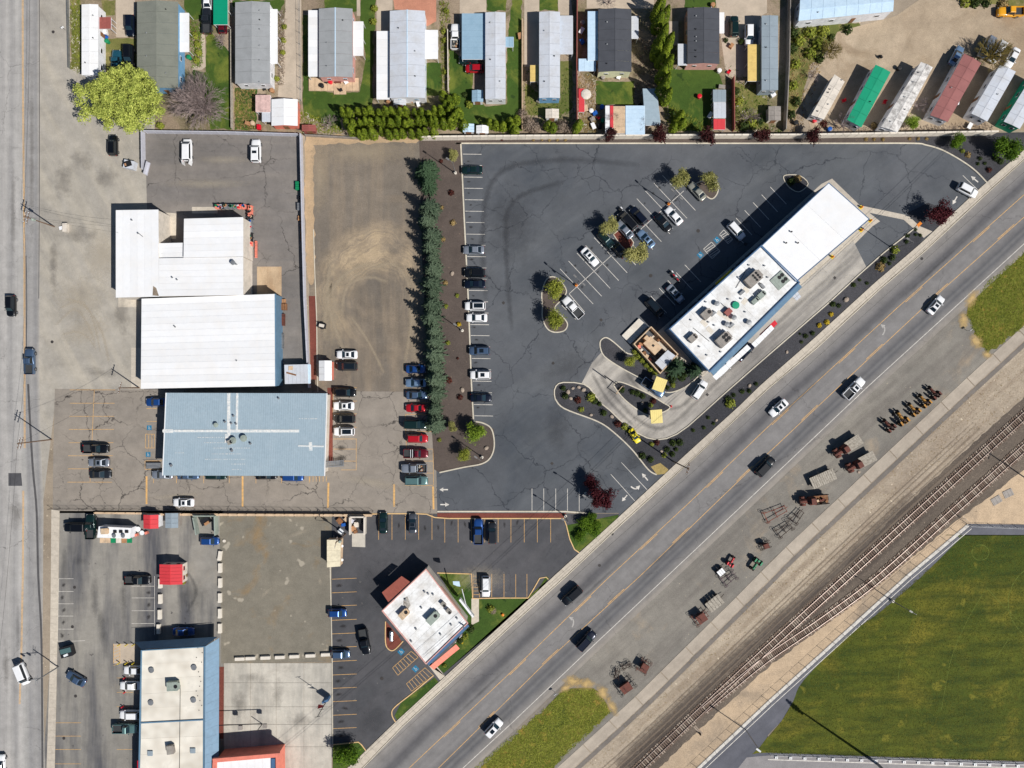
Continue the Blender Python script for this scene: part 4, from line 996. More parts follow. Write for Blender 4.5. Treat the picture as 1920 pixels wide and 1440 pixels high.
def bare_mesh(name, rad, h0, h1, nmain, mat, twig=2):
    m = MB()
    def grow(p, d, ln, r, lev):
        q = p + d * ln
        m.tube(p, q, r, 3 if lev > 0 else 5, r * .6)
        if lev >= 4: return
        for k in range(3 if lev < 3 else twig):
            nd = (d + rnd_dir() * .55 + Vector((0, 0, .05))).normalized()
            grow(p.lerp(q, R.uniform(.45, 1.0)), nd, ln * R.uniform(.6, .85), r * .55, lev + 1)
    for i in range(nmain):
        a = 2 * PI * i / nmain + R.uniform(-.2, .2); t = R.uniform(.15, .95)
        d = Vector((math.cos(a) * t, math.sin(a) * t, 1.15 - t * .8)).normalized()
        grow(Vector((0, 0, h0)), d, rad * .38, rad * .028, 0)
    return m.mesh(name, mat)

def spruce_mesh(name, mat, rad, h, tiers=15, s=.30):
    vs = []; fs = []
    for t in range(tiers):
        f = t / (tiers - 1); z = .4 + (h - .5) * f; r = rad * (1 - f) ** .8 + .12
        nb = max(5, int(R.choice((9, 11, 13)) * (1 - f) + 4)); a0 = R.random() * 6.28
        for b in range(nb):
            a = a0 + 2 * PI * b / nb + R.uniform(-.15, .15); rr = r * R.uniform(.8, 1.12)
            steps = max(2, int(rr / (s * .55)))
            for k in range(steps + 1):
                q = k / steps; d = Vector((math.cos(a), math.sin(a), 0))
                c = d * (rr * q) + Vector((0, 0, z - .28 * rr * q + .12 * rr * q * q))
                w = (1 - q * .6)
                for _ in range(3):
                    side = Vector((-d.y, d.x, 0)) * R.uniform(-.32, .32) * w * min(1, rr)
                    n = (Vector((0, 0, 1)) + rnd_dir() * .55).normalized()
                    i = len(vs); u = (d + rnd_dir() * .35).normalized() * s * .75; v = n.cross(u).normalized() * s * .22
                    cc = c + side
                    vs += [cc - u, cc - v, cc + u, cc + v]; fs.append((i, i + 1, i + 2, i + 3))
    return mesh_from(vs, fs, name, mat)

def column_mesh(name, mat, rad, h, n=420, s=.2):
    vs = []; fs = []
    for i in range(n):
        f = R.random(); z = .1 + (h - .15) * f; prof = min(1, (f + .18) * 2.6) * (1 - max(0, f - .35) / .65) ** .62
        a = R.random() * 2 * PI; r = rad * prof * (R.uniform(.72, 1.08)) + .02
        n_ = Vector((math.cos(a), math.sin(a), .35)).normalized(); n_ = (n_ + rnd_dir() * .5).normalized()
        leaf_quad(vs, fs, Vector((math.cos(a) * r, math.sin(a) * r, z)), n_, s * R.uniform(.7, 1.4), 1.8)
    return mesh_from(vs, fs, name, mat)

def bush_mesh(name, mat, rad, h, n=90, s=.18):
    vs = []; fs = []
    for i in range(n):
        d = rnd_dir(); d.z = abs(d.z); k = R.uniform(.6, 1.08)
        leaf_quad(vs, fs, Vector((d.x * rad * k, d.y * rad * k, max(.06, d.z * h * k))), (d + rnd_dir() * .5).normalized(), s * R.uniform(.7, 1.4))
    return mesh_from(vs, fs, name, mat)

TR = {}
def plant(kind, px, py, zc, label, cat, group=None, scale=1.0, sz=None, rz=None):
    """zc: height at which (px,py) was read"""
    nm, parts = TR[kind]
    p = P(px, py, zc * (sz or scale))
    o = empty(nm, (p.x, p.y, .02), R.random() * 6.28 if rz is None else rz, label, cat, group)
    o.scale = (scale, scale, sz or scale)
    for pn, me in parts: place(me, pn, o)
    return o
TR['lime'] = ('broadleaf_tree', [('trunk', trunk_mesh('trunk', .35, 7, 9, 7, m_bark)), ('crown', broad_mesh('crown', lf_lime, 10.6, 3.0, 11.8, 36000, 150, .26, ragged=.3, ex=(1.4, 1.0), lr=(.09, .16)))])
TR['olive'] = ('parking_lot_tree', [('trunk', trunk_mesh('trunk', .09, 3, 5, 1.2, m_bark)), ('crown', broad_mesh('crown', lf_olive, 2.8, 1.4, 5.6, 3000, 14, .2))])
TR['olive2'] = ('parking_lot_tree', [('trunk', trunk_mesh('trunk', .09, 3, 5, 1.2, m_bark)), ('crown', broad_mesh('crown', lf_olive2, 3.0, 1.4, 5.6, 3200, 14, .2))])
TR['plum'] = ('plum_tree', [('trunk', trunk_mesh('trunk', .12, 4, 7, 2.0, m_bark)), ('crown', broad_mesh('crown', lf_plum, 2.9, 1.4, 4.8, 1500, 13, .26, .7))])
TR['plumd'] = ('plum_tree', [('trunk', trunk_mesh('trunk', .12, 4, 7, 2.0, m_bark)), ('crown', broad_mesh('crown', lf_plumd, 3.9, 1.6, 6.4, 3600, 15, .28, .5))])
TR['green'] = ('leafy_tree', [('trunk', trunk_mesh('trunk', .14, 4, 6, 2.2, m_bark)), ('crown', broad_mesh('crown', lf_green, 4.0, .8, 5.0, 3800, 15, .27, .4))])
TR['bright'] = ('leafy_tree', [('trunk', trunk_mesh('trunk', .14, 4, 6, 2.2, m_bark)), ('crown', broad_mesh('crown', lf_bright, 3.9, 1.2, 6.0, 3800, 16, .24, .5))])
TR['bush'] = ('round_shrub', [('foliage', bush_mesh('foliage', lf_shrub, .55, .7, 110))])
TR['ybush'] = ('round_shrub', [('foliage', bush_mesh('foliage', lf_yel, .5, .55, 100))])
TR['gbush'] = ('round_shrub', [('foliage', bush_mesh('foliage', lf_olive2, .6, .7, 120))])
TR['straw'] = ('ornamental_grass', [('blades', bush_mesh('blades', lf_grass, .65, .6, 130))])
TR['rbush'] = ('round_shrub', [('foliage', bush_mesh('foliage', lf_redb, .6, .7, 120))])
TR['twigbush'] = ('bare_shrub', [('twigs', bush_mesh('twigs', lf_twig, 1.7, 2.2, 700, .2))])
TR['bare'] = ('bare_tree', [('trunk', trunk_mesh('trunk', .22, 3.2, 4, 1.5, m_twig)), ('branches', bare_mesh('branches', 7.8, 1.6, 6, 44, m_twig, 3))])
TR['bares'] = ('bare_tree', [('trunk', trunk_mesh('trunk', .12, 3, 3, 1.0, m_twig)), ('branches', bare_mesh('branches', 3.2, 1.4, 5, 9, m_twig, 2))])
bo = paint('olive_twigs', (128, 112, 54), .9, .3)
TR['bareo'] = ('bare_tree', [('trunk', trunk_mesh('trunk', .2, 4, 4, 1.5, m_bark)), ('branches', bare_mesh('branches', 5.2, 2.2, 8, 24, bo, 3))])
for i in range(3):
    TR['spruce%d' % i] = ('spruce_tree', [('trunk', MB().tube((0, 0, -.1), (0, 0, 6.0), .16, 7, .03).mesh('trunk', m_bark)), ('crown', spruce_mesh('crown', lf_spruce, 2.0 + .4 * i, 6.6 + .9 * i, 15 + i))])
TR['spruceg'] = ('spruce_tree', [('trunk', MB().tube((0, 0, -.1), (0, 0, 6.0), .16, 7, .03).mesh('trunk', m_bark)), ('crown', spruce_mesh('crown', lf_spruceg, 2.7, 7.4, 16))])
TR['pine'] = ('spruce_tree', [('trunk', MB().tube((0, 0, -.1), (0, 0, 3.6), .12, 7, .03).mesh('trunk', m_bark)), ('crown', spruce_mesh('crown', lf_spruceg, 1.9, 4.2, 10))])
for i in range(3):
    TR['arb%d' % i] = ('arborvitae', [('trunk', MB().tube((0, 0, -.1), (0, 0, 1.0), .07, 5).mesh('trunk', m_bark)), ('foliage', column_mesh('foliage', lf_arb, 1.08, 5.8, 640, .22))])
TR['arbd'] = ('arborvitae', [('trunk', MB().tube((0, 0, -.1), (0, 0, 1.0), .07, 5).mesh('trunk', m_bark)), ('foliage', column_mesh('foliage', lf_arbd, .6, 2.2, 240))])
TR['poplar'] = ('poplar_tree', [('trunk', MB().tube((0, 0, -.1), (0, 0, 5), .2, 7, .1).mesh('trunk', m_bark)), ('foliage', column_mesh('foliage', lf_arb, 1.45, 10.5, 1500, .3))])
# ---------------------------------------------------------------- building helpers
def centre(pts):
    return sum((Vector(p) for p in pts), Vector((0, 0, 0))) / len(pts)
def broot(name, pts, label, cat='building', group=None):
    c = centre(pts); return empty(name, (c.x, c.y, 0), 0, label, cat, group)
def inset_poly(w, d):
    c = centre(w); out = []
    for p in w:
        v = Vector((p[0] - c.x, p[1] - c.y)); L = v.length
        out.append((p[0] - v.x / L * d, p[1] - v.y / L * d))
    return out
def walls(root, w, z1, mat, d=.22, z0=0.0, name='wall'):
    return MB().prism(inset_poly(w, d), z0, z1).build(name, mat, root)
def strips(root, q, z, n, mat, th=.08, gap=.03, name='roof_panel', z2=None, parent_sub=None):
    """q = four world points a,b,c,d: n strips laid side by side from a-d to b-c; z2 = height of the b-c side"""
    a, b, c, d = [Vector((p[0], p[1], 0)) for p in q]; z2 = z if z2 is None else z2
    for i in range(n):
        g = gap / max((b - a).length / n, .1) / n / 2
        t0, t1 = i / n + g, (i + 1) / n - g
        P4 = [a.lerp(b, t0), a.lerp(b, t1), d.lerp(c, t1), d.lerp(c, t0)]
        dz = R.uniform(-.008, .008)
        zz = [z + (z2 - z) * t0 + dz, z + (z2 - z) * t1 + dz]; zz = [zz[0], zz[1], zz[1], zz[0]]
        m = MB(); vs = [(p.x, p.y, h - th) for p, h in zip(P4, zz)] + [(p.x, p.y, h) for p, h in zip(P4, zz)]
        fs = [(3, 2, 1, 0), (4, 5, 6, 7), (0, 1, 5, 4), (1, 2, 6, 5), (2, 3, 7, 6), (3, 0, 4, 7)]
        ar = (P4[1] - P4[0]).cross(P4[3] - P4[0]).z
        if ar < 0: fs = [tuple(reversed(f)) for f in fs]
        m.add(vs, fs); m.build(name, mat, root)
def parapet(root, w, z, mat, th=.22, h=.3, name='parapet'):
    m = MB(); n = len(w)
    for i in range(n):
        a = Vector(w[i][:2]); b = Vector(w[(i + 1) % n][:2]); d = (b - a).normalized()
        sweep(m, [tuple(a - d * th * .49), tuple(b - d * th * .51)], th, z - .1, z + h + i * .002)
    return m.build(name, mat, root)
def ribs(root, q, z, n, mat, name='standing_seam', w=.05, h=.05, z2=None):
    a, b, c, d = [Vector((p[0], p[1], 0)) for p in q]; m = MB(); z2 = z if z2 is None else z2
    for i in range(1, n):
        p = a.lerp(b, i / n); r = d.lerp(c, i / n); zz = z + (z2 - z) * i / n
        sweep(m, [(p.x, p.y), (r.x, r.y)], w, zz - .02, zz + h)
    o = m.build(name, mat, root); o['kind'] = 'stuff'; return o
def window(root, p, n, zc, w=1.1, h=.8, frame=None):
    """p: point on the wall (x,y); n: outward normal"""
    a = math.atan2(n[1], n[0]) - PI / 2; c = Vector((p[0] + n[0] * .03, p[1] + n[1] * .03, zc))
    f = MB().box(c, (w, .08, h), a).build('window', frame or m_wallw, root)
    c2 = Vector((p[0] + n[0] * .06, p[1] + n[1] * .06, zc))
    MB().box(c2, (w * .82, .06, h * .8), a).build('pane', m_glass, f)
def door(root, p, n, w=.95, h=2.05, mat=None):
    a = math.atan2(n[1], n[0]) - PI / 2
    d = MB().box((p[0] + n[0] * .03, p[1] + n[1] * .03, h / 2 + .12), (w, .08, h), a).build('door', mat or m_woodb, root)
    MB().box((p[0] + n[0] * .1 + math.cos(a) * w * .38, p[1] + n[1] * .1 + math.sin(a) * w * .38, 1.1), (.1, .06, .06), a).build('handle', m_steel, d)
def box_on(root, name, px, py, z, sx, sy, sz, rz, mat, taper=1.0):
    p = P(px, py, z + sz); return MB().box((p.x, p.y, z + sz / 2), (sx, sy, sz), math.radians(rz), taper=taper).build(name, mat, root)
def hvac(root, px, py, z, sx, sy, sz, rz, mat=None, fans=2):
    """a rooftop machine: curb, casing, round fan guards, a duct hood"""
    p = P(px, py, z + sz); a = math.radians(rz)
    m = MB(); m.box((p.x, p.y, z + .12), (sx * .9, sy * .9, .24), a); m.box((p.x, p.y, z + .2 + sz / 2), (sx, sy, sz), a)
    m.box((p.x + math.cos(a) * sx * .56, p.y + math.sin(a) * sx * .56, z + .2 + sz * .55), (sx * .14, sy * .7, sz * .5), a)
    o = m.build('rooftop_unit', mat or m_unit, root)
    for i in range(fans * (2 if sx > 3 else 1)):
        t = (i % fans + .5) / fans - .5
        u = sx * (.34 - .24 * (i // fans)); v = sy * t * .8
        q = (p.x + math.cos(a) * u - math.sin(a) * v, p.y + math.sin(a) * u + math.cos(a) * v, z + .2 + sz)
        r = min(sy / fans * .36, .42)
        MB().lathe(q, [(r, 0), (r, .07), (r * .85, .07), (r * .8, .03)], 14).build('fan_guard', m_dark, o)
    for s in (-.3, .0): MB().box((p.x + math.cos(a) * sx * s, p.y + math.sin(a) * sx * s, z + .215 + sz), (.05, sy * .96, .04), a).build('casing_seam', m_unitg, o)
    return o
def vent(root, px, py, z, r=.12, h=.4, mat=None, name='vent_pipe'):
    p = P(px, py, z + h)
    return MB().lathe((p.x, p.y, z - .05), [(r, 0), (r, h * .8), (r * 1.6, h * .82), (r * 1.5, h), (r * .3, h * 1.05)], 10).build(name, mat or m_steel, root)

def home(name, label, rect, h, rmat, wmat, rise=.35, ridge='y', n=None, cat='mobile home', vents=3, panels=True, trim=None, rz_pts=None, group='mobile homes in the park', windows=True, door_side=None):
    """gabled box home; rect is the eave rectangle read in the photograph (or rz_pts: four corners, a-b across the ridge)"""
    h *= 1.1 if cat in ('mobile home', 'trailer') else 1
    if rz_pts: q = W(rz_pts, h)
    else: x0, y0, x1, y1 = rect; q = W([(x0, y0), (x1, y0), (x1, y1), (x0, y1)], h)
    root = broot(name, q, label, cat, group)
    a, b, c, d = q
    base = walls(root, q, h - .12, wmat, .3)
    ab = (a + b) / 2; dc = (d + c) / 2
    ln = (d - a).length
    m = MB()
    for s, (p, r) in enumerate(((a, d), (b, c))):
        k = n or max(4, int(ln / 2.4))
        for i in range(k if panels else 1):
            t0, t1 = (i / k, (i + 1) / k) if panels else (0, 1)
            g = .012 / ln * 2 if panels else 0
            v = [p.lerp(r, t0 + g), p.lerp(r, t1 - g), ab.lerp(dc, t1 - g), ab.lerp(dc, t0 + g)]
            vs = [(v[0].x, v[0].y, h), (v[1].x, v[1].y, h), (v[2].x, v[2].y, h + rise), (v[3].x, v[3].y, h + rise)]
            vs += [(x, y, z - .08) for x, y, z in vs]
            mm = MB(); fs = [(0, 1, 2, 3), (7, 6, 5, 4), (0, 4, 5, 1), (1, 5, 6, 2), (2, 6, 7, 3), (3, 7, 4, 0)]
            if s == 0: pass
            nrm = (Vector(vs[1]) - Vector(vs[0])).cross(Vector(vs[2]) - Vector(vs[0]))
            if nrm.z < 0: fs = [tuple(reversed(f)) for f in fs]
            mm.add(vs, fs).build('roof_panel', rmat, root)
    # gable ends, ridge cap
    g = MB()
    for p, r in ((a, b), (d, c)):
        i_ = .3 / (r - p).length; e = p.lerp(r, i_); f = p.lerp(r, 1 - i_); mid = (p + r) / 2
        inn = ((dc - ab) if p is a else (ab - dc)).normalized() * .3
        pts = [(e.x + inn.x, e.y + inn.y, h - .13), (f.x + inn.x, f.y + inn.y, h - .13), (mid.x + inn.x, mid.y + inn.y, h + rise - .1)]
        pts2 = [(x + inn.x * .3, y + inn.y * .3, z) for x, y, z in pts]
        g.add(pts + pts2, [(0, 1, 2), (5, 4, 3), (0, 3, 4, 1), (1, 4, 5, 2), (2, 5, 3, 0)])
    g.build('gable', wmat, root)
    m = MB(); sweep(m, [(ab.x, ab.y), (dc.x, dc.y)], .22, h + rise - .05, h + rise + .03); m.build('ridge_cap', trim or rmat, root)
    for i in range(vents):
        t = (i + .5) / vents + R.uniform(-.08, .08); s = R.choice((-.5, .45)); p = ab.lerp(dc, t) + (b - a) * .5 * s
        z = h + rise * (1 - abs(s))
        MB().lathe((p.x, p.y, z - .05), [(.09, 0), (.09, .3), (.15, .32), (.05, .38)], 8).build('roof_vent', R.choice([m_steel, m_dark]), root)
    if windows:
        ws = inset_poly(q, .3)
        cen = centre(q)
        for i in range(4):
            p0 = Vector(ws[i]); p1 = Vector(ws[(i + 1) % 4]); dd = (p1 - p0); L = dd.length; dd.normalize()
            nn = Vector((dd.y, -dd.x))
            if nn.dot((p0 + p1) / 2 - Vector((cen.x, cen.y))) < 0: nn = -nn
            k = 2 if L < 8 else 4
            for j in range(k):
                p = p0.lerp(p1, (j + .5) / k)
                if L > 8 and j == 1: door(root, p, nn)
                else: window(root, p, nn, h * .58, 1.2 if L > 8 else .9, .75, trim)
    return root

def canopy(name, label, rect, h, mat, n=None, legs=True, axis='x', cat='carport', group=None, pts=None, z2=None, rib=0, slope=0.0):
    """flat sheet roof on posts"""
    q = W(pts, h) if pts else W([(rect[0], rect[1]), (rect[2], rect[1]), (rect[2], rect[3]), (rect[0], rect[3])], h)
    root = broot(name, q, label, cat, group)
    a, b, c, d = q
    if axis == 'y': qq = (a, d, c, b)
    else: qq = q
    L = (Vector(qq[1]) - Vector(qq[0])).length
    strips(root, qq, h, n or max(2, int(L / 1.3)), mat, .06, .02, 'roof_sheet')
    m = MB(); n_ = 4
    for i in range(n_):
        p, r = Vector(q[i][:2]), Vector(q[(i + 1) % 4][:2])
        dd = (r - p).normalized() * .06
        sweep(m, [tuple(p + dd), tuple(r - dd)], .08, h - .16 - i * .002, h - .09)
    m.build('edge_beam', m_wallw, root)
    if legs:
        ip = inset_poly(q, .25)
        for i in range(4):
            MB().box((ip[i][0], ip[i][1], (h - .1) / 2), (.1, .1, h - .1)).build('post', m_wallw, root)
        for i in (1, 3):
            p = ((ip[i][0] + ip[(i + 1) % 4][0]) / 2, (ip[i][1] + ip[(i + 1) % 4][1]) / 2)
            MB().box((p[0], p[1], (h - .1) / 2), (.1, .1, h - .1)).build('post', m_wallw, root)
    return root

def shed(name, label, rect, h, rmat, wmat, rise=.3, cat='shed', group=None, rz_pts=None, axis='y'):
    if rz_pts is None:
        x0, y0, x1, y1 = rect
        rz_pts = [(x0, y0), (x1, y0), (x1, y1), (x0, y1)] if axis == 'y' else [(x1, y0), (x1, y1), (x0, y1), (x0, y0)]
    r = home(name, label, None, h, rmat, wmat, rise, cat=cat, vents=0, rz_pts=rz_pts, group=group, windows=False, n=3)
    q = W(rz_pts, h); ws = inset_poly(q, .3); p0, p1 = Vector(ws[2]), Vector(ws[3])
    dd = (p1 - p0).normalized(); nn = Vector((dd.y, -dd.x)); c = centre(q)
    if nn.dot((p0 + p1) / 2 - Vector((c.x, c.y))) < 0: nn = -nn
    door(r, (p0 + p1) / 2, nn, min(1.2, (p1 - p0).length * .6), min(1.9, h - .35))
    return r

# ---------------------------------------------------------------- warehouses on the left
# white L-shaped building
zb = 5.9
wing = W([(217, 394), (297, 393), (298, 556), (217, 558)], zb); ne = W([(345, 410), (456, 407), (456, 481), (344, 483)], zb + .3)
so = W([(298, 484), (456, 481.5), (456, 553), (298, 555.5)], zb); lk = W([(298, 456), (343.5, 455), (343.5, 483), (298, 484)], zb - .5)
r = broot('warehouse_building', wing + ne + so, 'white metal roofed L shaped building with a courtyard notch and metal racks at its corner')
for q_, z_, i_ in ((wing, zb, .15), (ne, zb + .3, .15), (so, zb, .1), (lk, zb - .5, .1)): walls(r, q_, z_ - .12, m_wall, i_)
strips(r, wing, zb, 6, m_whitep, gap=.02)
strips(r, (ne[0], ne[3], ne[2], ne[1]), zb + .3, 6, m_whitep, gap=.02)
strips(r, (so[0], so[3], so[2], so[1]), zb, 6, m_whitep, gap=.02)
strips(r, (lk[0], lk[3], lk[2], lk[1]), zb - .5, 3, m_whitep, gap=.02)
sh = paint('brown_damp_stain', (150, 134, 116), .9, .5, scale=2)
m = MB(); q = W([(287, 536), (293, 540), (298, 555), (286, 554)], zb + .02); m.add(q, [(3, 2, 1, 0)]); m.build('damp_stain', sh, r)
for x, y in ((322, 520), (246, 412), (258, 437), (331, 524)): vent(r, x, y, zb, .12, .5)
vent(r, 436, 492, zb, .35, 1.0, name='turbine_vent'); vent(r, 442, 495, zb, .12, .8)
MB().tube(P(258, 436, zb + .3), P(268, 444, zb + .3), .05).build('service_mast', m_black, r)
for y in (425, 431): window(r, P(298, y, 3)[:2], (1, 0), 3.2, 1.0, .8, m_trim)
for y in (430, 485): door(r, P(457, y, 2)[:2], (1, 0), 1.1, 2.2, m_wall)
window(r, P(240, 559, 2)[:2], (0, -1), 2.4, 1.6, 1.0, m_trim)
# big white warehouse
zb = 5.4
q = W([(265.5, 560), (516, 551), (517, 724), (264, 729)], zb)
r = broot('warehouse_building', q, 'largest white ribbed metal warehouse between the L shaped and the blue roofed buildings')
walls(r, q, zb - .12, m_mans, .12)
strips(r, (q[0], q[3], q[2], q[1]), zb, 14, m_whitep, gap=.02)
for x, y in ((326, 611), (328, 613), (443, 676)): vent(r, x, y, zb, .1, .35)
m = MB(); sweep(m, [q[1][:2], q[2][:2]], .25, zb - .3, zb + .03); m.build('edge_flashing', m_mans, r)
for y in (600, 650, 700): window(r, P(518, y, 2.5)[:2], (1, 0), 2.6, 1.2, .8, m_trim)
# blue roofed hall
zb = 6.2
q = W([(311.5, 736.5), (613, 737.5), (608.5, 892.5), (305, 891.5)], zb)
r = broot('blue_roof_building', q, 'long pale blue metal roofed building with white sealant stripes and parked cars under its eaves')
walls(r, q, zb - .12, m_wall, .9)
strips(r, q, zb, 24, m_blueroof, gap=.02)
ribs(r, q, zb, 72, m_blueroof)
m = MB()
for (pts, w) in (([(429, 737), (429, 822)], .7), ([(445, 737), (444, 810)], .5), ([(305, 808), (428, 808)], .55), ([(428, 808), (561, 808)], .65), ([(559, 836), (607, 837)], .35), ([(582, 829), (583, 845)], .7), ([(306, 808), (324, 808)], .8)):
    sweep(m, [tuple(P(x, y, zb)[:2]) for x, y in pts], w, zb - .02, zb + .075 + w * .01)
c = P(427, 822, zb); m.box((c.x, c.y, zb + .05), (1.2, 2.0, .07))
for (x0, x1, y) in ((372, 420, 820), (384, 428, 830), (400, 468, 840), (398, 452, 851), (386, 460, 861), (435, 460, 870), (436, 452, 880), (562, 594, 785), (330, 345, 849)):
    x = x0
    while x < x1:
        c = P(x, y, zb); m.box((c.x, c.y, zb + .055), (R.uniform(.12, .3), .14, .03)); x += R.uniform(2.2, 5)
m.build('sealant_patch', m_sealant, r, kind='stuff')
for x, y, s in ((404, 797, .35), (436, 826, .5), (456, 822, .5), (434, 845, .2), (469, 832, .16), (433, 794, .14), (442, 795, .14), (421, 791, .16), (522, 747, .14), (320, 873, .2), (437, 780, .15)):
    vent(r, x, y, zb, s, .45 + s, m_steel if s < .3 else m_unitg, 'vent_pipe' if s < .3 else 'exhaust_fan')
hvac(r, 431, 829, zb, 1.1, 1.0, .7, 20, None, 1)
m = MB(); sweep(m, [(q[0].x, q[0].y), (q[3].x, q[3].y)], .18, zb - .25, zb + .08); m.build('edge_flashing', m_white, r)
m = MB(); sweep(m, [(q[1].x, q[1].y), (q[2].x, q[2].y)], .18, zb - .25, zb + .08); m.build('edge_flashing', m_white, r)
for y in (750, 775, 800, 825, 850): window(r, P(608, y, 2)[:2], (1, 0), 2.2, 1.2, 1.0)
# outside stair at the east side
p = P(610, 864)
r = empty('outside_staircase', (p.x, p.y, 0), 0, 'grey metal staircase with railings beside the blue roofed building', 'staircase')
for i in range(12):
    MB().box((p.x + .5 + i * .34, p.y - .5, 3.0 - i * .25), (.32, 1.3, .05)).build('step', m_steel, r)
for s in (-1.15, .15):
    MB().tube((p.x + .4, p.y + s, 3.9), (p.x + 4.4, p.y + s, 1.0), .04).tube((p.x + .4, p.y + s, 3.0), (p.x + 4.4, p.y + s, .15), .05).build('handrail', m_steel, r)
MB().box((p.x + .1, p.y - .5, 1.5), (.3, 1.3, 3.0)).build('landing', m_steel, r)
p = P(290, 872)
r = empty('entrance_ramp', (p.x, p.y, 0), 0, 'small grey railed ramp by the west wall of the blue roofed building', 'ramp')
MB().box((p.x, p.y, .35), (3.2, 1.2, .7)).build('ramp_deck', m_steel, r)
for s in (-.55, .55):
    MB().tube((p.x - 1.6, p.y + s, 1.5), (p.x + 1.6, p.y + s, 1.5), .03).tube((p.x - 1.6, p.y + s, .3), (p.x - 1.6, p.y + s, 1.5), .03).tube((p.x + 1.6, p.y + s, .3), (p.x + 1.6, p.y + s, 1.5), .03).build('handrail', m_steel, r)
# lean-to and racks
q = W([(533, 684), (577, 683), (578, 719), (534, 720)], 3.0)
r = broot('lean_to_shed', q, 'small grey sheet roofed lean-to with a loose plank on top, between warehouse and wall', 'shed')
walls(r, q, 2.88, m_wall, .15); strips(r, q, 3.0, 6, m_silver)
box_on(r, 'loose_plank', 546, 701, 3.0, 2.3, .35, .08, -15, m_woodb); box_on(r, 'skylight', 545, 690, 3.0, 1.0, .9, .06, 0, m_tan)
canopy('loading_awning', 'small pale blue lean-to awning joining the shed to the wall', (577, 683, 582, 719), 2.6, m_lightblue, 2, False, cat='awning')

# white shed with gable in yard
shed('garden_shed', 'white gabled shed with red door front at the south west of the gravel yard', (598, 676, 622, 714), 2.6, m_white, m_salmon, .5)

# ---------------------------------------------------------------- restaurant
zb = 6.8
main = W([(1255, 617), (1427, 461), (1498, 530), (1330, 697)], zb)
r = broot('restaurant_building', main, 'long white flat roofed diner with rooftop machines and red and white awnings')
walls(r, main, zb - .2, m_bluetrim, .25)
strips(r, main, zb, 9, m_membrane, gap=.02)
parapet(r, main, zb, m_bluetrim, .25, .35)
hvac(r, 1413, 523, zb, 3.6, 2.4, 1.3, 42, None, 3); hvac(r, 1357, 637, zb, 3.2, 2.3, 1.2, 42, None, 2); hvac(r, 1299, 634, zb, 1.9, 1.4, .9, 42, None, 2); hvac(r, 1325, 589, zb, 2.2, 1.8, 1.0, 42, None, 1)
hvac(r, 1428, 553, zb, 1.8, 1.2, .8, 42, m_unitg, 2); hvac(r, 1416, 564, zb, 1.6, 1.0, .7, 42, m_unitg, 2)
MB().box(P(1365, 585, zb + .5), (1.6, 1.2, .9), PI / 4).build('kitchen_hood', m_brown, r)
vent(r, 1380, 572, zb, .55, .5, m_green, 'exhaust_fan')
for x, y in ((1377, 595), (1364, 608), (1405, 604), (1345, 569)): vent(r, x, y, zb, .38, .9, m_steel, 'exhaust_fan')
for x, y in ((1326, 666), (1360, 591), (1405, 497), (1366, 561), (1329, 604), (1324, 566), (1434, 498), (1296, 600), (1312, 650), (1340, 610), (1390, 560), (1352, 660), (1385, 520), (1440, 520), (1398, 585)): vent(r, x, y, zb, .13, .4)
for x, y, a_ in ((1392, 548, 42), (1338, 588, 42), (1430, 536, -48), (1372, 610, 42)): box_on(r, 'duct_box', x, y, zb, 1.3, .6, .5, a_, m_steel)
MB().tube(P(1300, 615, zb + .12), P(1330, 640, zb + .12), .05).tube(P(1400, 505, zb + .12), P(1380, 540, zb + .12), .05).build('conduit', m_dark, r)
for a_, b_ in (((1315, 601), (1325, 611)), ((1326, 614), (1336, 624)), ((1395, 540), (1403, 548)), ((1345, 585), (1372, 600)), ((1400, 560), (1392, 570))):
    m = MB(); sweep(m, [tuple(P(*a_, zb)[:2]), tuple(P(*b_, zb)[:2])], 1.0, zb - .03, zb + .03); m.build('walk_pad', m_conc, r)
MB().tube(P(1352, 568, zb + .15), P(1375, 592, zb + .15), .06).build('gas_pipe', m_steel, r)
box_on(r, 'yellow_sign_bar', 1358, 519, 5.2, 4.6, .4, .9, 42, m_yel)
# wing between the two roofs, with the large green-grey chiller
q = W([(1427, 464), (1455, 440), (1520, 510), (1486, 548)], 5.2)
hvac(r, 1462, 526, 5.2, 3.4, 3.0, 1.6, 42, m_unitg, 2)
gb = W([(1427, 462), (1554, 343), (1630, 411), (1493, 528)], 7.1)
walls(r, gb, 6.98, m_bluetrim, .15)
strips(r, (gb[0], gb[1], gb[2], gb[3]), 7.1, 3, m_whitep, gap=.02)
parapet(r, gb, 7.1, m_bluetrim, .16, .06, 'roof_edge')
for x, y in ((1485, 434), (1497, 455), (1475, 455)): vent(r, x, y, 7.1, .12, .6, m_dark)
# awnings on the drive-through side
m = MB(); m.prism([tuple(P(x, y, 4.9)[:2]) for x, y in ((1331, 696), (1497, 531), (1504, 538), (1338, 704))], 4.6, 4.9); m.build('shade_blue_ledge', m_mans, r)  # ledge coloured blue to paint in the parapet's shadow on it
q = W([(1336, 706), (1401, 646), (1408, 653), (1343, 713)], 3.6)
strips(r, q, 3.6, 8, m_white, name='awning_panel'); 
q = W([(1409, 645), (1446, 609), (1452, 616), (1416, 652)], 3.6); strips(r, q, 3.6, 6, m_white, name='awning_panel')
q = W([(1424, 627), (1453, 600), (1458, 607), (1430, 635)], 3.2); strips(r, q, 3.2, 5, m_redb, name='awning_panel')
q = W([(1446, 572), (1490, 532), (1497, 540), (1455, 580)], 3.4); strips(r, q, 3.4, 6, m_wall, name='awning_panel')
q = W([(1485, 556), (1495, 546), (1502, 556), (1494, 564)], 3.0); strips(r, q, 3.0, 2, m_silver, name='awning_panel')
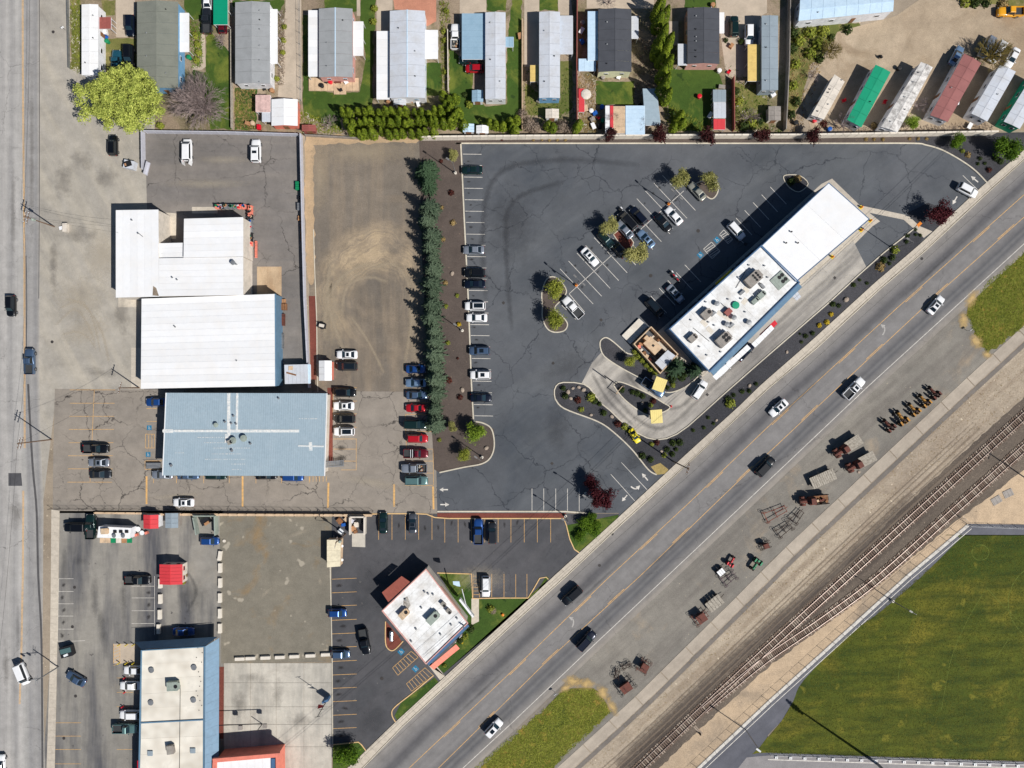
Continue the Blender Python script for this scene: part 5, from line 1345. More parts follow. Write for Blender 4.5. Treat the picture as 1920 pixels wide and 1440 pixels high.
box_on(r, 'yellow_corner_sign', 1450, 577, 4.0, .5, 2.2, .8, 42, m_yel)
for i in range(9):
    t = i / 9; wx, wy = 1262 + t * 160, 603 - t * 145
    n_ = Vector((-.675, .739)); 
    window(r, P(wx + 1, wy + 1, 2.2)[:2], (-.675, .739), 2.0, 2.2, 1.5, m_trim)
for i in range(5):
    t = (i + .5) / 5; a_ = Vector(P(1493, 529, 6.1)[:2]).lerp(Vector(P(1630, 413, 6.1)[:2]), t)
    window(r, a_ + Vector((-.08, .08)), (.675, -.739), 2.6, 2.6, 2.4, m_yel)
def bollard(px, py, label, g='yellow bollards around the drive-through'):
    p = P(px, py); o = empty('bollard', (p.x, p.y, .05), 0, label, 'bollard', g)
    MB().lathe((p.x, p.y, .05), [(.22, 0), (.22, .8), (.16, .95), (.05, 1.0)], 10).build('bollard_post', m_orange, o)
    MB().box((p.x, p.y, .06), (.8, .8, .06), PI / 4).build('bollard_footing', m_yel, o)
for x, y, l in ((1614, 389, 'yellow bollard at the north east corner of the garage roof'), (1631, 414, 'yellow bollard right at the east tip of the garage roof'), (1614, 432, 'yellow bollard between the garage and the lamp post shadow'), (1560, 482, 'yellow bollard halfway along the south side of the garage')): bollard(x, y, l)
p = P(1723, 421)
o = empty('tactile_pad', (p.x, p.y, 0), 0, 'yellow tactile warning mat on the exit walk near the plum tree', 'tactile mat'); MB().box((p.x, p.y, .1), (1.3, .7, .05), PI / 4).build('mat', m_orange, o)

# walled service yard
q = W([(1189, 645), (1221, 613), (1271, 664), (1238, 700)], 2.4)
r = broot('service_enclosure', q, 'tan walled service yard with a tan tank lid and grey roofed corner beside the diner', 'enclosure')
m = MB()
for i in range(4):
    a_, b_ = Vector(q[i][:2]), Vector(q[(i + 1) % 4][:2]); dd = (b_ - a_).normalized() * .12
    mm = MB(); sweep(mm, [tuple(a_ - dd), tuple(b_ - dd * 1.05)], .24, 0, 2.4 + i * .003); mm.build('wall', m_tan, r)
box_on(r, 'storage_tank', 1224, 648, 0, 3.8, 2.4, 1.7, -45, m_tan); box_on(r, 'tank_hatch', 1225, 648, 1.7, .5, .5, .1, 45, m_dark); box_on(r, 'tank_crate', 1213, 634, 0, 1.0, 1.0, 1.9, -45, m_tan)
qq = W([(1228, 680), (1252, 656), (1268, 668), (1242, 694)], 2.3); strips(r, qq, 2.35, 3, m_silver, name='roof_sheet')
for x, y, c_ in ((1199, 650, m_salmon), (1203, 656, m_wall), (1208, 662, m_woodb), (1213, 668, m_tan), (1218, 675, m_salmon), (1236, 637, m_woodb), (1202, 645, m_card)): box_on(r, 'stored_box', x, y, 0, R.uniform(.6, 1), R.uniform(.5, .8), R.uniform(.6, 1.2), R.uniform(0, 90), c_)
canopy('covered_bay', 'low white and dark flat roof slab north west of the service yard', None, .6, m_conc, 2, False, cat='slab', pts=[(1166, 629), (1198, 597), (1215, 612), (1182, 645)])
def yellow_canopy(px, py, rz, label):
    p = P(px, py, 3.4); o = empty('menu_canopy', (p.x, p.y, 0), 0, label, 'canopy', 'yellow drive-through canopies')
    a = math.radians(rz)
    for i in range(6):
        t = (i + .5) / 6 - .5; MB().box((p.x + math.cos(a) * t * 2.7, p.y + math.sin(a) * t * 2.7, 3.4), (.43, 3.1, .08), a).build('canopy_panel', m_yelc, o)
    MB().box((p.x + math.cos(a) * 1.2, p.y + math.sin(a) * 1.2, 1.7), (.2, .3, 3.3), a).build('support_column', m_steel, o)
    MB().box((p.x - math.cos(a) * .9, p.y - math.sin(a) * .9, 1.2), (.3, 1.2, 1.3), a).build('menu_board', m_dark, o)
yellow_canopy(1237, 721, -20, 'yellow square canopy over the blue pickup in the drive-through')
yellow_canopy(1231, 781, 4, 'yellow square canopy at the tip of the lower planter island')
p = P(1150, 710)
o = empty('height_gauge', (p.x, p.y, 0), 0, 'dark T shaped clearance bar over the start of the drive-through lane', 'clearance bar')
MB().tube(P(1158, 722), P(1158, 722) + Vector((0, 0, 3.2)), .1).build('post', m_black, o); MB().tube(P(1133, 704, 3.1), P(1158, 722, 3.1), .14).build('bar', m_black, o)
o = empty('timber_arch', tuple(P(1162, 718)), 0, 'wooden post frame with a small lamp at the head of the lower planter', 'post frame')
MB().tube(P(1155, 738), P(1155, 738) + Vector((0, 0, 2.4)), .08).tube(P(1167, 724), P(1167, 724) + Vector((0, 0, 2.4)), .08).tube(P(1155, 738, 2.4), P(1167, 724, 2.4), .09).build('post', m_tan, o)
# yellow vintage car ornament
car('coupe', 'yellow', 1190, 817, -58, 'small bright yellow car on display in the rock bed along the exit lane', 'display vehicles', '', sc_=.82)
# rocks of the bed
rocks = MB().lathe((0, 0, 0), [(.35, -.1), (.5, .12), (.38, .34), (.1, .42)], 7).mesh('boulder', m_rock)
ri = 0
for x, y, s, l in ((1065, 735, 1.3, 'largest pale boulder at the west end of the rock bed'), (1074, 728, .9, 'pale boulder beside the dark shrub at the west of the rock bed'), (1085, 726, 1.0, 'boulder by the north kerb of the west rock bed'), (1094, 731, 1.2, 'grey boulder north east in the west rock bed'), (1058, 745, .8, 'small boulder against the west kerb of the rock bed'),
                   (1070, 747, 1.0, 'boulder in the middle of the west rock bed'), (1108, 778, .9, 'boulder near the neck of the rock bed'), (1147, 781, 1.1, 'boulder beside the red leaved shrub'), (1204, 756, .9, 'boulder in the lower planter island'), (1240, 846, .8, 'pale boulder in the corner of the rock bed'),
                   (1586, 562, 1.5, 'pale boulder pair in the long bed beside the olive shrub'), (1343, 788, .8, 'small pale boulder on the long bed near the sidewalk'), (848, 513, 1.2, 'pale round boulder in the brown mulch strip'), (867, 731, 1.3, 'boulder in the mulch beside the south spruce trees'), (912, 840, 1.2, 'tan boulder under the bright green tree'),
                   (1475, 660, .9, 'tan boulder in the straw patch of the long bed'), (1405, 723, 1.0, 'reddish boulder at the middle of the long bed')):
    p = P(x, y); o = bpy.data.objects.new('boulder', rocks); col.objects.link(o); o.location = (p.x, p.y, .07); o.scale = (s, s * .8, s * .8); o.rotation_euler = (0, 0, R.random() * 6); tag(o, l, 'boulder', 'boulders in the planting beds')

# ---------------------------------------------------------------- pizza building
zb = 4.6
q = W([(717, 1145), (799, 1067), (877, 1168), (799, 1244)], zb)
r = broot('diner_building', q, 'white flat roofed corner restaurant with salmon awnings beside the highway')
walls(r, q, zb - .15, m_wall, .25); strips(r, (q[0], q[3], q[2], q[1]), zb, 9, m_membrane, gap=.025); parapet(r, q, zb, m_pink, .22, .25)
hvac(r, 757, 1152, zb, 2.2, 1.5, .9, 45, m_tan, 1); hvac(r, 811, 1160, zb, 2.8, 1.7, 1.1, 45, m_unitg, 1); hvac(r, 841, 1146, zb, 1.2, .9, .6, -45, m_unit, 1); hvac(r, 831, 1133, zb, 1.1, .9, .6, -45, m_unit, 1)
for x, y in ((796, 1110), (803, 1114), (760, 1125), (857, 1160), (771, 1203), (812, 1115), (780, 1180), (826, 1190), (790, 1140), (846, 1172)): vent(r, x, y, zb, .15, .45)
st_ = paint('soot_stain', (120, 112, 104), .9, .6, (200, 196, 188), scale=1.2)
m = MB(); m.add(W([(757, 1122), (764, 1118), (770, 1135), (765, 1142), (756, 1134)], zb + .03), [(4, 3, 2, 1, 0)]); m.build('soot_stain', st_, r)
def slope_roof(name, pts, zlo, zhi, mat, n):
    """pts a,b = low edge, c,d = high edge"""
    a_, b_ = W(pts[:2], zlo); c_, d_ = W(pts[2:], zhi)
    for i in range(n):
        e_ = .01 / max(.3, (b_ - a_).length); t0, t1 = i / n + e_, (i + 1) / n - e_
        v = [a_.lerp(b_, t0), a_.lerp(b_, t1), d_.lerp(c_, t1), d_.lerp(c_, t0)]
        vs = v + [p - Vector((0, 0, .1)) for p in v]; fs = [(0, 1, 2, 3), (7, 6, 5, 4), (0, 4, 5, 1), (1, 5, 6, 2), (2, 6, 7, 3), (3, 7, 4, 0)]
        if (v[1] - v[0]).cross(v[2] - v[0]).z < 0: fs = [tuple(reversed(f)) for f in fs]
        MB().add(vs, fs).build(name, mat, r)
slope_roof('awning_panel', [(716, 1111), (753, 1080), (769, 1091), (728, 1129)], 3.9, 4.7, m_terra, 9)
slope_roof('awning_panel', [(828, 1099), (864, 1146), (855, 1146), (820, 1098)], 2.7, 3.6, m_terra, 8)
slope_roof('awning_panel', [(813, 1256), (862, 1216), (855, 1208), (806, 1249)], 2.7, 3.6, m_salmon, 8)
m = MB(); m.prism([tuple(P(x, y, 4.2)[:2]) for x, y in ((799, 1242), (875, 1169), (880, 1174), (804, 1248))], 3.9, 4.2); m.build('shade_blue_ledge', m_bluetrim, r)  # strip in blue, the shade below the roof edge put into its colour
for i in range(3): window(r, P(862 - i * 9, 1195 + i * 9, 2)[:2] if i else P(864, 1192, 2)[:2], (.7, -.7), 2.0, .8, 1.4)
MB().box((P(742, 1105).x, P(742, 1105).y, 1.8), (3.0, 2.2, 3.5), math.radians(42)).build('rear_annex', m_wall, r)
# tank and shovel sign on its lawn
p = P(735, 1190)
o = empty('propane_tank', (p.x, p.y, 0), 0, 'silver capsule shaped gas tank in the red bark bed', 'gas tank')
MB().lathe((p.x, p.y, .9), [(.1, -1.3), (.4, -1.15), (.5, -.9), (.5, .9), (.4, 1.15), (.1, 1.3)], 14, axis='y').build('tank', paint('bright_aluminium', (200, 204, 208), .25, .1, metal=.85), o)
for s in (-.7, .7): MB().box((p.x, p.y + s, .25), (.7, .2, .5)).build('foot', m_conc, o)
p = P(875, 1125)
o = empty('highway_sign', (p.x, p.y, 0), 0, 'tall white pole sign with a pale arrow shaped top panel on the corner restaurant lawn', 'sign')
MB().tube(P(872, 1160), P(872, 1160, 0) + Vector((0, 0, 6)), .18, 8).build('pole', m_steel, o)
MB().tube(P(866, 1104, 6), P(874, 1135, 6), .12, 6).build('cross_bar', m_steel, o)
MB().box(P(875, 1139, 6), (5.0, .45, 1.4), math.radians(-52)).build('sign_box', m_white, o)
m = MB(); m.prism([tuple(P(x, y, 7)[:2]) for x, y in ((849, 1090), (861, 1090), (863, 1100), (857, 1099), (850, 1096))], 6.8, 7.0); m.build('arrow_panel', m_lightblue, o)

# ---------------------------------------------------------------- bottom left building
zb = 5.6
q = W([(266, 1219), (384, 1212), (383, 1350), (265, 1356)], zb); q2 = W([(265, 1356), (383, 1350), (382, 1620), (258, 1620)], zb)
r = broot('shop_building', q, 'white flat roofed shop with slate blue metal mansard edges and round skylights')
full = [q[0], q[1], q2[2], q2[3]]
walls(r, full, zb - .1, m_wall, .3); strips(r, (q[0], q[3], q[2], q[1]), zb, 5, m_cmem, gap=.02); strips(r, (q2[0], q2[3], q2[2], q2[1]), zb, 9, m_cmem, gap=.02)
parapet(r, full, zb, m_mans, .2, .3)
slope_roof('mansard_panel', [(411, 1196), (409, 1620), (383, 1620), (385, 1212)], 3.9, 5.8, m_mans, 26)
slope_roof('mansard_panel', [(252, 1204), (408, 1194), (385, 1211), (265, 1217)], 3.9, 5.8, m_mans, 12)
m = MB(); sweep(m, [P(265, 1355, zb)[:2], P(383, 1349, zb)[:2]], .25, zb, zb + .22); m.build('roof_divider', m_mans, r)
for x, y in ((283, 1257), (363, 1252), (282, 1318), (362, 1313)): vent(r, x, y, zb, .42, .35, m_steel, 'round_skylight')
for x, y in ((281, 1413), (361, 1408)): box_on(r, 'square_skylight', x, y, zb, 1.1, 1.1, .3, 0, m_slate)
hvac(r, 323, 1287, zb, 2.4, 2.0, 1.1, 3, m_unitg, 1); hvac(r, 319, 1406, zb, 1.5, 1.9, .9, 8, m_unit, 0)
MB().tube(P(338, 1285, zb + .1), P(335, 1600, zb + .1), .05).build('gas_pipe', m_dark, r)
for i in range(14):
    x, y = R.choice([(373 + R.uniform(-6, 6), 1215 + i * 9)]); vent(r, x, y, zb, .07, .12, m_dark, 'roof_fitting')
box_on(r, 'red_fascia', 259, 1480, 4.6, .4, 13, .9, 0, m_redb)
for i in range(5): window(r, Vector(P(411, 1225 + i * 42, 2)[:2]) - Vector((2.6, 0)), (1, 0), 1.8, 1.4, 1.6, m_trim)
q = W([(404, 1424), (522, 1414), (524, 1600), (400, 1600)], 5.0)
r = broot('red_edged_building', q, 'white roofed building with salmon red parapet cut by the bottom edge of the picture')
walls(r, q, 4.9, m_salmon, .2); strips(r, q, 5.0, 8, m_white)
parapet(r, q, 5.0, m_salmon, .9, .5)
box_on(r, 'roof_curb', 512, 1437, 5.0, .8, 3.5, .4, 0, m_bluetrim)
MB().tube(P(410, 1360, 3.4), P(492, 1357, 3.4), .1).tube(P(410, 1360, 0), P(410, 1360, 0) + Vector((0, 0, 3.4)), .1).tube(P(492, 1357, 0), P(492, 1357, 0) + Vector((0, 0, 3.4)), .1).build('entrance_gantry', m_black, r)
box_on(r, 'lamp_box', 450, 1365, 3.2, .9, .9, .5, 0, m_unit); box_on(r, 'lamp_box', 496, 1362, 3.2, .9, .9, .5, 0, m_unit)
# street furniture of that forecourt
# ---------------------------------------------------------------- beige container and small kiosks
q = W([(613, 1012), (639, 1012), (638, 1062), (613, 1064)], 3.0)
r = broot('storage_trailer', q, 'long beige box trailer parked at the edge of the gravel square', 'trailer')
walls(r, q, 2.9, m_tan, .08, .5); strips(r, (q[0], q[3], q[2], q[1]), 3.0, 5, paint('beige_roof_panel', (232, 216, 186), .6, .2, panel=True))
for y in (1024, 1034, 1056):
    for x in (616, 640): place(wheel_mesh(.4)[0], 'wheel', r, tuple(P(x, y, .4) - Vector((r.location.x, r.location.y, 0))), PI / 2)
for y in (1024, 1050): vent(r, 641, y, 1.5, .22, .5, m_white, 'gas_bottle')
MB().tube(P(626, 1010, .6), P(626, 1003, .6), .1).build('drawbar', m_steel, r)
# ---------------------------------------------------------------- mobile home park
home('mobile_home', 'white flat narrow mobile home at the far left with a rust red porch roof', (153, 8, 184, 141), 2.9, m_white, m_wallw, .12, vents=3)
canopy('porch_roof', 'small rust red square porch roof attached to the white leftmost home', (183, 32, 208, 54), 2.6, m_brown, 3, cat='porch')
home('mobile_home', 'grey green shingled home behind the big lime tree', (257, 3, 334, 166), 3.3, m_greyg, m_bluew, .6, vents=4)
canopy('porch_roof', 'long white porch roof on the east side of the grey green home', (336, 24, 354, 97), 2.6, m_whitep, 4, axis='y', cat='porch')
home('mobile_home', 'grey shingled home with a white side porch, third from the left', (441, 4, 506, 157), 3.3, m_grey, m_wallw, .5, vents=6)
canopy('porch_roof', 'long narrow white porch roof beside the third home, facing the concrete drive', (508, 17, 520, 119), 2.6, m_whitep, 4, axis='y', cat='porch')
home('mobile_home', 'grey roofed home over a square wooden terrace on the big lawn', (598, 16, 661, 145), 3.2, m_grey, m_pink, .5, trim=m_lightblue)
canopy('carport_roof', 'white ribbed carport roof on the west side of the home with the terrace', (578, 19, 597, 143), 2.8, m_whitep, 9, axis='y')
canopy('porch_roof', 'white porch roof east of the home with the terrace, above the lawn', (662, 40, 681, 104), 2.7, m_whitep, 4, axis='y', cat='porch')
home('mobile_home', 'pale blue grey home with brown worn patches on its roof', (731, 20, 797, 184), 3.3, m_silver, m_wallw, .5, trim=m_lightblue)
canopy('carport_roof', 'white carport roof west of the home with the worn patches', (706, 58, 730, 186), 2.7, m_whitep, 8, axis='y')
canopy('porch_roof', 'white square porch roof east of the home with the worn patches', (797, 56, 821, 110), 2.7, m_whitep, 4, axis='y', cat='porch')
home('mobile_home', 'narrow white ribbed home with a blue carport and a red car behind it', (910, 23, 948, 186), 3.3, m_silver, m_wallw, .25)
canopy('carport_roof', 'wide pale blue carport roof beside the narrow white ribbed home', (866, 25, 910, 111), 2.8, m_blueroof2, 8, axis='y')
canopy('awning_roof', 'small blue awning over the east steps of the narrow ribbed home', (948, 69, 963, 88), 2.5, m_blueroof2, 2, cat='awning')
home('mobile_home', 'pale grey narrow home with a blue end wall, beside a yellow shed roof', (1011, 22, 1050, 184), 3.3, m_silver, m_bluew, .3)
canopy('carport_roof', 'pale grey carport roof east of the narrow home with the blue end wall', (1050, 29, 1074, 101), 2.8, m_silver, 5, axis='y')
canopy('shed_roof', 'small straw yellow shed roof west of the home with the blue end wall', (994, 122, 1010, 153), 2.5, m_yellowr, 4, axis='y', cat='awning')
home('mobile_home', 'charcoal shingled home with a cream end wall and a white carport to the west', (1122, 17, 1184, 135), 3.3, m_char, m_cream, .5)
canopy('carport_roof', 'white carport roof west of the charcoal home with the cream end wall', (1102, 21, 1121, 113), 2.8, m_lightblue, 6, axis='y')
canopy('porch_roof', 'narrow pale porch roof between the charcoal home and the poplar trees', (1184, 30, 1197, 72), 2.6, m_silver, 3, axis='y', cat='porch')
canopy('porch_roof', 'low glassy white lean-to south west of the charcoal home', (1085, 110, 1117, 133), 2.4, m_lightblue, 3, cat='porch')
home('mobile_home', 'charcoal shingled home with a pink end wall above the rough lawn', (1289, 15, 1349, 120), 3.3, m_char, m_pink, .5, vents=7)
canopy('porch_roof', 'small pale roof on the west side of the pink walled charcoal home', (1271, 82, 1289, 122), 2.7, m_silver, 3, axis='y', cat='porch')
canopy('porch_roof', 'narrow white roof on the east side of the pink walled charcoal home', (1349, 23, 1358, 62), 2.7, m_whitep, 3, axis='y', cat='porch')
home('mobile_home', 'blue grey roofed narrow home at the east end of the straight row', (1428, 29, 1459, 169), 3.3, m_slate, m_slate, .15)
canopy('carport_roof', 'straw yellow carport roof beside the blue grey narrow home', (1402, 83, 1428, 152), 2.6, m_yellowr, 4, axis='y')
canopy('carport_roof', 'bright green carport roof at the top edge between two grey homes', (400, -10, 427, 46), 2.6, m_teal, 3, axis='y')
home('mobile_home', 'long pale blue sheet roofed building at the top edge of the dirt lane', None, 3.4, m_lightblue, m_wallw, .25, rz_pts=[(1675, -14), (1675, 21), (1497, 39), (1500, 0)], vents=2, n=8)
DG = 'trailers parked diagonally along the dirt lane'
home('travel_trailer', 'small cream travel trailer with roof hatches, first of the diagonal row', None, 2.9, m_wall, m_wallw, .05, cat='trailer', rz_pts=[(1565, 139), (1584, 153), (1545, 224), (1521, 216)], vents=5, group=DG)
home('mobile_home', 'bright green roofed diagonal home', None, 3.2, m_green, m_wallw, .12, rz_pts=[(1642, 121), (1670, 135), (1615, 239), (1588, 225)], vents=1, group=DG)
home('mobile_home', 'weathered white diagonal home with peeling patched roof', None, 3.2, paint('peeling_white_roof', (222, 218, 212), .7, .6, (120, 114, 110), scale=.8, stretch=(1, 1, 1)), m_wallw, .2, rz_pts=[(1727, 116), (1749, 126), (1683, 248), (1652, 238)], vents=5, group=DG)
home('mobile_home', 'faded red roofed diagonal home partly under the olive bare tree', None, 3.2, m_rosy, m_wallw, .15, rz_pts=[(1808, 100), (1840, 118), (1777, 229), (1744, 216)], vents=1, group=DG)
home('mobile_home', 'pale grey roofed diagonal home east of the faded red one', None, 3.2, m_silver, m_wallw, .15, rz_pts=[(1875, 122), (1905, 134), (1851, 228), (1821, 213)], vents=1, group=DG)
home('mobile_home', 'teal trimmed diagonal home cut by the right edge of the picture', None, 3.2, m_silver, m_teal, .15, rz_pts=[(1938, 138), (1966, 152), (1912, 242), (1882, 228)], vents=1, group=DG)

SG = 'sheds behind the mobile homes'
shed('garden_shed', 'large white gabled shed with a salmon front beside the concrete drive', (509, 186, 558, 236), 2.7, m_white, m_salmon, .5, group=SG)
canopy('shed_roof', 'pinkish flat shed roof west of the large white gabled shed', (479, 178, 507, 210), 2.4, paint('pale_pink_sheet', (214, 180, 172), .7, .3), 3, cat='shed')
canopy('shed_roof', 'small grey and white patched lean-to below the pinkish shed roof', (491, 208, 509, 228), 2.2, m_silver, 2, cat='shed')
shed('garden_shed', 'dark red shed with a white roof box in the corner behind the block wall', (566, 234, 592, 246), 2.0, m_brown, m_brown, .15, group=SG)
shed('garden_shed', 'small pale blue shed beside the narrow white ribbed home', (885, 169, 906, 191), 2.2, m_blueroof2, m_wallw, .25, group=SG)
shed('garden_shed', 'small cream double shed above the wall and bare shrubs', (1023, 204, 1048, 222), 2.3, m_wall, m_wallw, .2, group=SG)
shed('garden_shed', 'small grey shed under the roof edge of the worn patched home', (738, 184, 761, 197), 2.1, m_silver, m_wallw, .2, group=SG)
shed('garden_shed', 'white shed behind the hedge, left of the pair near the pale fence', (868, 232, 889, 248), 2.2, m_lightblue, m_wallw, .2, group=SG)
shed('garden_shed', 'white gabled shed behind the hedge, right of the pair near the pale fence', (893, 235, 916, 250), 2.3, m_white, m_wallw, .3, group=SG)
canopy('shed_roof', 'long red shed roof with a pale tarpaulin by the dark passage', (1085, 166, 1096, 210), 2.2, m_red, 3, axis='y', cat='shed')
p = P(1099, 176, 2.4); o = empty('tarpaulin', (p.x, p.y, 0), 0, 'crumpled off white tarpaulin lying over the long red shed roof', 'tarpaulin'); MB().lathe((p.x, p.y, 2.2), [(1.25, 0), (1.15, .18), (.6, .3), (.1, .32)], 9).build('cloth', m_wall, o)
canopy('shed_roof', 'tan flat roof with a red strip in the storage compound', (1150, 199, 1173, 250), 2.7, m_tan, 4, axis='y', cat='shed')
canopy('shed_roof', 'narrow red roof strip in the storage compound', (1144, 198, 1150, 240), 2.75, m_red, 3, axis='y', cat='shed')
canopy('shed_roof', 'white flat roof strip at the west of the storage compound', (1135, 198, 1143, 250), 2.65, m_whitep, 3, axis='y', cat='shed')
canopy('shed_roof', 'light blue ribbed roof in the storage compound near the plum tree', (1173, 198, 1209, 252), 2.8, m_lightblue, 7, axis='y', cat='shed')
canopy('shed_roof', 'slanted blue grey roof between compound and poplars', None, 2.7, m_blueroof, 6, axis='y', cat='shed', pts=[(1205, 166), (1231, 166), (1239, 235), (1210, 235)])
canopy('shed_roof', 'blue grey upper roof of the three part shed row', (1337, 168, 1361, 191), 2.5, m_slate, 3, cat='shed')
canopy('shed_roof', 'pale middle roof of the three part shed row', (1338, 192, 1361, 221), 2.45, m_silver, 3, cat='shed')
canopy('shed_roof', 'red lower roof of the three part shed row', (1338, 223, 1360, 243), 2.4, m_red, 3, cat='shed')
shed('garden_shed', 'taupe flat shed below the blue grey narrow home', (1441, 199, 1464, 226), 2.3, m_unit, m_wall, .1, group=SG)
# terrace behind the fourth home
r = empty('terrace', tuple(P(627, 160)), 0, 'pale timber terrace with chairs behind the fourth home', 'terrace')
pts = W([(578, 146), (672, 146), (674, 170), (658, 172), (652, 177), (628, 177), (620, 171), (580, 169)], .3)
for i in range(8):
    x0 = 579 + i * 11.7; x1 = x0 + 11.3; y1 = 170 if not 4 <= i <= 5 else 176.5
    a_, b_ = P(x0, 146, .3), P(x1, y1, .3); MB().box(((a_.x + b_.x) / 2, (a_.y + b_.y) / 2, .15), (b_.x - a_.x, a_.y - b_.y, .3)).build('deck_board', m_tan, r)

# ---------------------------------------------------------------- fences and walls
def panel_fence(name, label, pts, h, step, mat, th=.1, post=.18, cat='fence', pm=None):
    w = [P(x, y) for x, y in pts]; r = empty(name, tuple(w[0]), 0, label, cat)
    for i in range(len(w) - 1):
        a_, b_ = w[i], w[i + 1]; n = max(1, round((b_ - a_).length / step)); ang = math.atan2((b_ - a_).y, (b_ - a_).x)
        for k in range(n):
            p0 = a_.lerp(b_, k / n); p1 = a_.lerp(b_, (k + 1) / n); c = (p0 + p1) / 2; L = (p1 - p0).length
            MB().box((c.x, c.y, h / 2 - .02), (L - post, th, h - .06), ang).box((c.x, c.y, h - .03), (L - post, th * 1.8, .08), ang).build('panel', mat, r)
            MB().box((p0.x, p0.y, h / 2 + .04), (post, post * 1.05, h + .08), ang).build('post', pm or mat, r)
    return r
panel_fence('panel_fence', 'long pale concrete panel fence between the home park and the restaurant lot', [(790, 263), (1000, 261), (1500, 259), (1860, 253)], 2.5, 1.8, m_fence, .2, .24)
panel_fence('panel_fence', 'grey panel fence along the north edge of the rear lot', [(277, 250), (430, 252), (563, 256)], 1.8, 2.2, m_vinyl)
panel_fence('panel_fence', 'short grey panel fence with a leaning gate, west side of the rear lot', [(272, 250), (273, 322)], 1.8, 2.2, m_vinyl)
panel_fence('block_wall', 'long pale vinyl wall between the rear lot and the gravel yard', [(567, 256), (570, 400), (574, 560), (581, 700), (583, 728)], 1.8, 2.4, m_vinyl, .16, .22, 'wall')
panel_fence('panel_fence', 'low dark timber fence behind the arborvitae hedge', [(575, 256), (680, 262)], 1.3, 2.2, m_unit)
panel_fence('panel_fence', 'dark timber fence along the shaded passage west of the charcoal home', [(1081, 0), (1080, 120), (1081, 240)], 2.2, 2.4, m_brown)
panel_fence('panel_fence', 'timber fence running down between the shed row and the bare patch', [(1372, 150), (1373, 248)], 1.9, 2.4, m_brown)
panel_fence('panel_fence', 'dark fence along the eastern edge of the straight row of homes', [(1476, 0), (1474, 120), (1468, 248)], 2.1, 2.4, m_unit)
panel_fence('panel_fence', 'pale low fence between the narrow ribbed home lawn and the concrete pad', [(979, 40), (979, 245)], 1.1, 2.4, m_tan)
panel_fence('panel_fence', 'pale low fence beside the drive west of the white carport home', [(840, 60), (841, 175)], 1.2, 2.4, m_wall)
panel_fence('panel_fence', 'weathered low fence right of the bare grey tree', [(436, 60), (437, 244)], 1.2, 2.4, m_wood)
panel_fence('panel_fence', 'thin fence line along the far left yard beside the street apron', [(129, 0), (132, 130)], .9, 3, m_steel, .04, .08)
panel_fence('retaining_wall', 'tan block retaining wall along the south edge of the cracked lot', [(276, 963), (500, 964), (700, 965)], 1.1, 2.2, m_tan, .3, .32, 'wall')
panel_fence('retaining_wall', 'low pale kerb wall below the iron fence at the west end', [(180, 961), (276, 962)], .6, 2.2, m_tan, .25, .27, 'wall')
def rail_fence(name, label, pts, h, step, mat, mesh=None, pick=.35):
    w = [P(x, y) for x, y in pts]; r = empty(name, tuple(w[0]), 0, label, 'fence')
    for i in range(len(w) - 1):
        a_, b_ = w[i], w[i + 1]; n = max(1, round((b_ - a_).length / step))
        for k in range(n + (i == len(w) - 2)):
            p = a_.lerp(b_, k / n); MB().tube(p, p + Vector((0, 0, h + .05)), .045, 6).build('post', mat, r)
        MB().tube(a_ + Vector((0, 0, h)), b_ + Vector((0, 0, h)), .022, 4).tube(a_ + Vector((0, 0, .15)), b_ + Vector((0, 0, .15)), .015, 4).build('rail', mat, r)
        m = MB(); L = (b_ - a_).length; k = 0
        if mesh:
            d = (b_ - a_).normalized(); t = 0
            while t < L:
                for s in (0, h):
                    t2 = min(L, t + h); m.tube(a_ + d * t + Vector((0, 0, s)), a_ + d * t2 + Vector((0, 0, h - s)), .006, 3)
                t += .45
        else:
            t = 0
            while t < L: p = a_ + (b_ - a_).normalized() * t; m.tube(p + Vector((0, 0, .1)), p + Vector((0, 0, h)), .014, 3); t += pick
        m.build('wire_mesh' if mesh else 'picket', mat, r, kind='stuff')
    return r
rail_fence('iron_fence', 'thin black railing along the south edge of the cracked lot', [(97, 953), (400, 955), (700, 958)], 1.5, 2.1, m_black)
rail_fence('chain_link_fence', 'chain link fence following the running track beside the railway', [(1290, 1454), (1440, 1313), (1699, 1078), (1813, 982)], 2.1, 3.0, m_steel, True)
rail_fence('chain_link_fence', 'chain link fence along the northern end of the running track', [(1813, 982), (1800, 970), (1795, 966)], 2.1, 3.0, m_steel, True)
rail_fence('chain_link_fence', 'low chain link fence along the bottom edge of the sports field', [(1442, 1413), (1930, 1430)], 1.1, 3.3, m_steel, True)
rail_fence('chain_link_fence', 'chain link fence beside the concrete drive, left of the big lawn', [(562, 0), (565, 190), (560, 245)], 1.4, 2.6, m_steel, True)
rail_fence('chain_link_fence', 'thin fence across the sandy ground beside the track corner', [(1813, 985), (1930, 990)], 1.6, 3.0, m_steel, True)
FR = 'white numbered markers along the field fence'
for i in range(18):
    x = 1455 + i * 26.6; y = 1419.5 + i * .93; p = P(x, y)
    o = empty('fence_marker', (p.x, p.y, .06), 0, '%s white marker board from the left at the foot of the low field fence' % ORD[i], 'marker', FR)
    MB().box((p.x, p.y, .2), (.62, .55, .28)).build('board', m_white, o)
    m = MB(); [m.box((p.x + dx, p.y + dy, .345), (sx, sy, .01)) for dx, dy, sx, sy in ((.02, .14, .3, .06), (.14, .06, .06, .16), (.02, -.02, .3, .06), (-.1, -.1, .06, .14), (.02, -.17, .3, .06))]; m.build('numeral', m_dark, o)

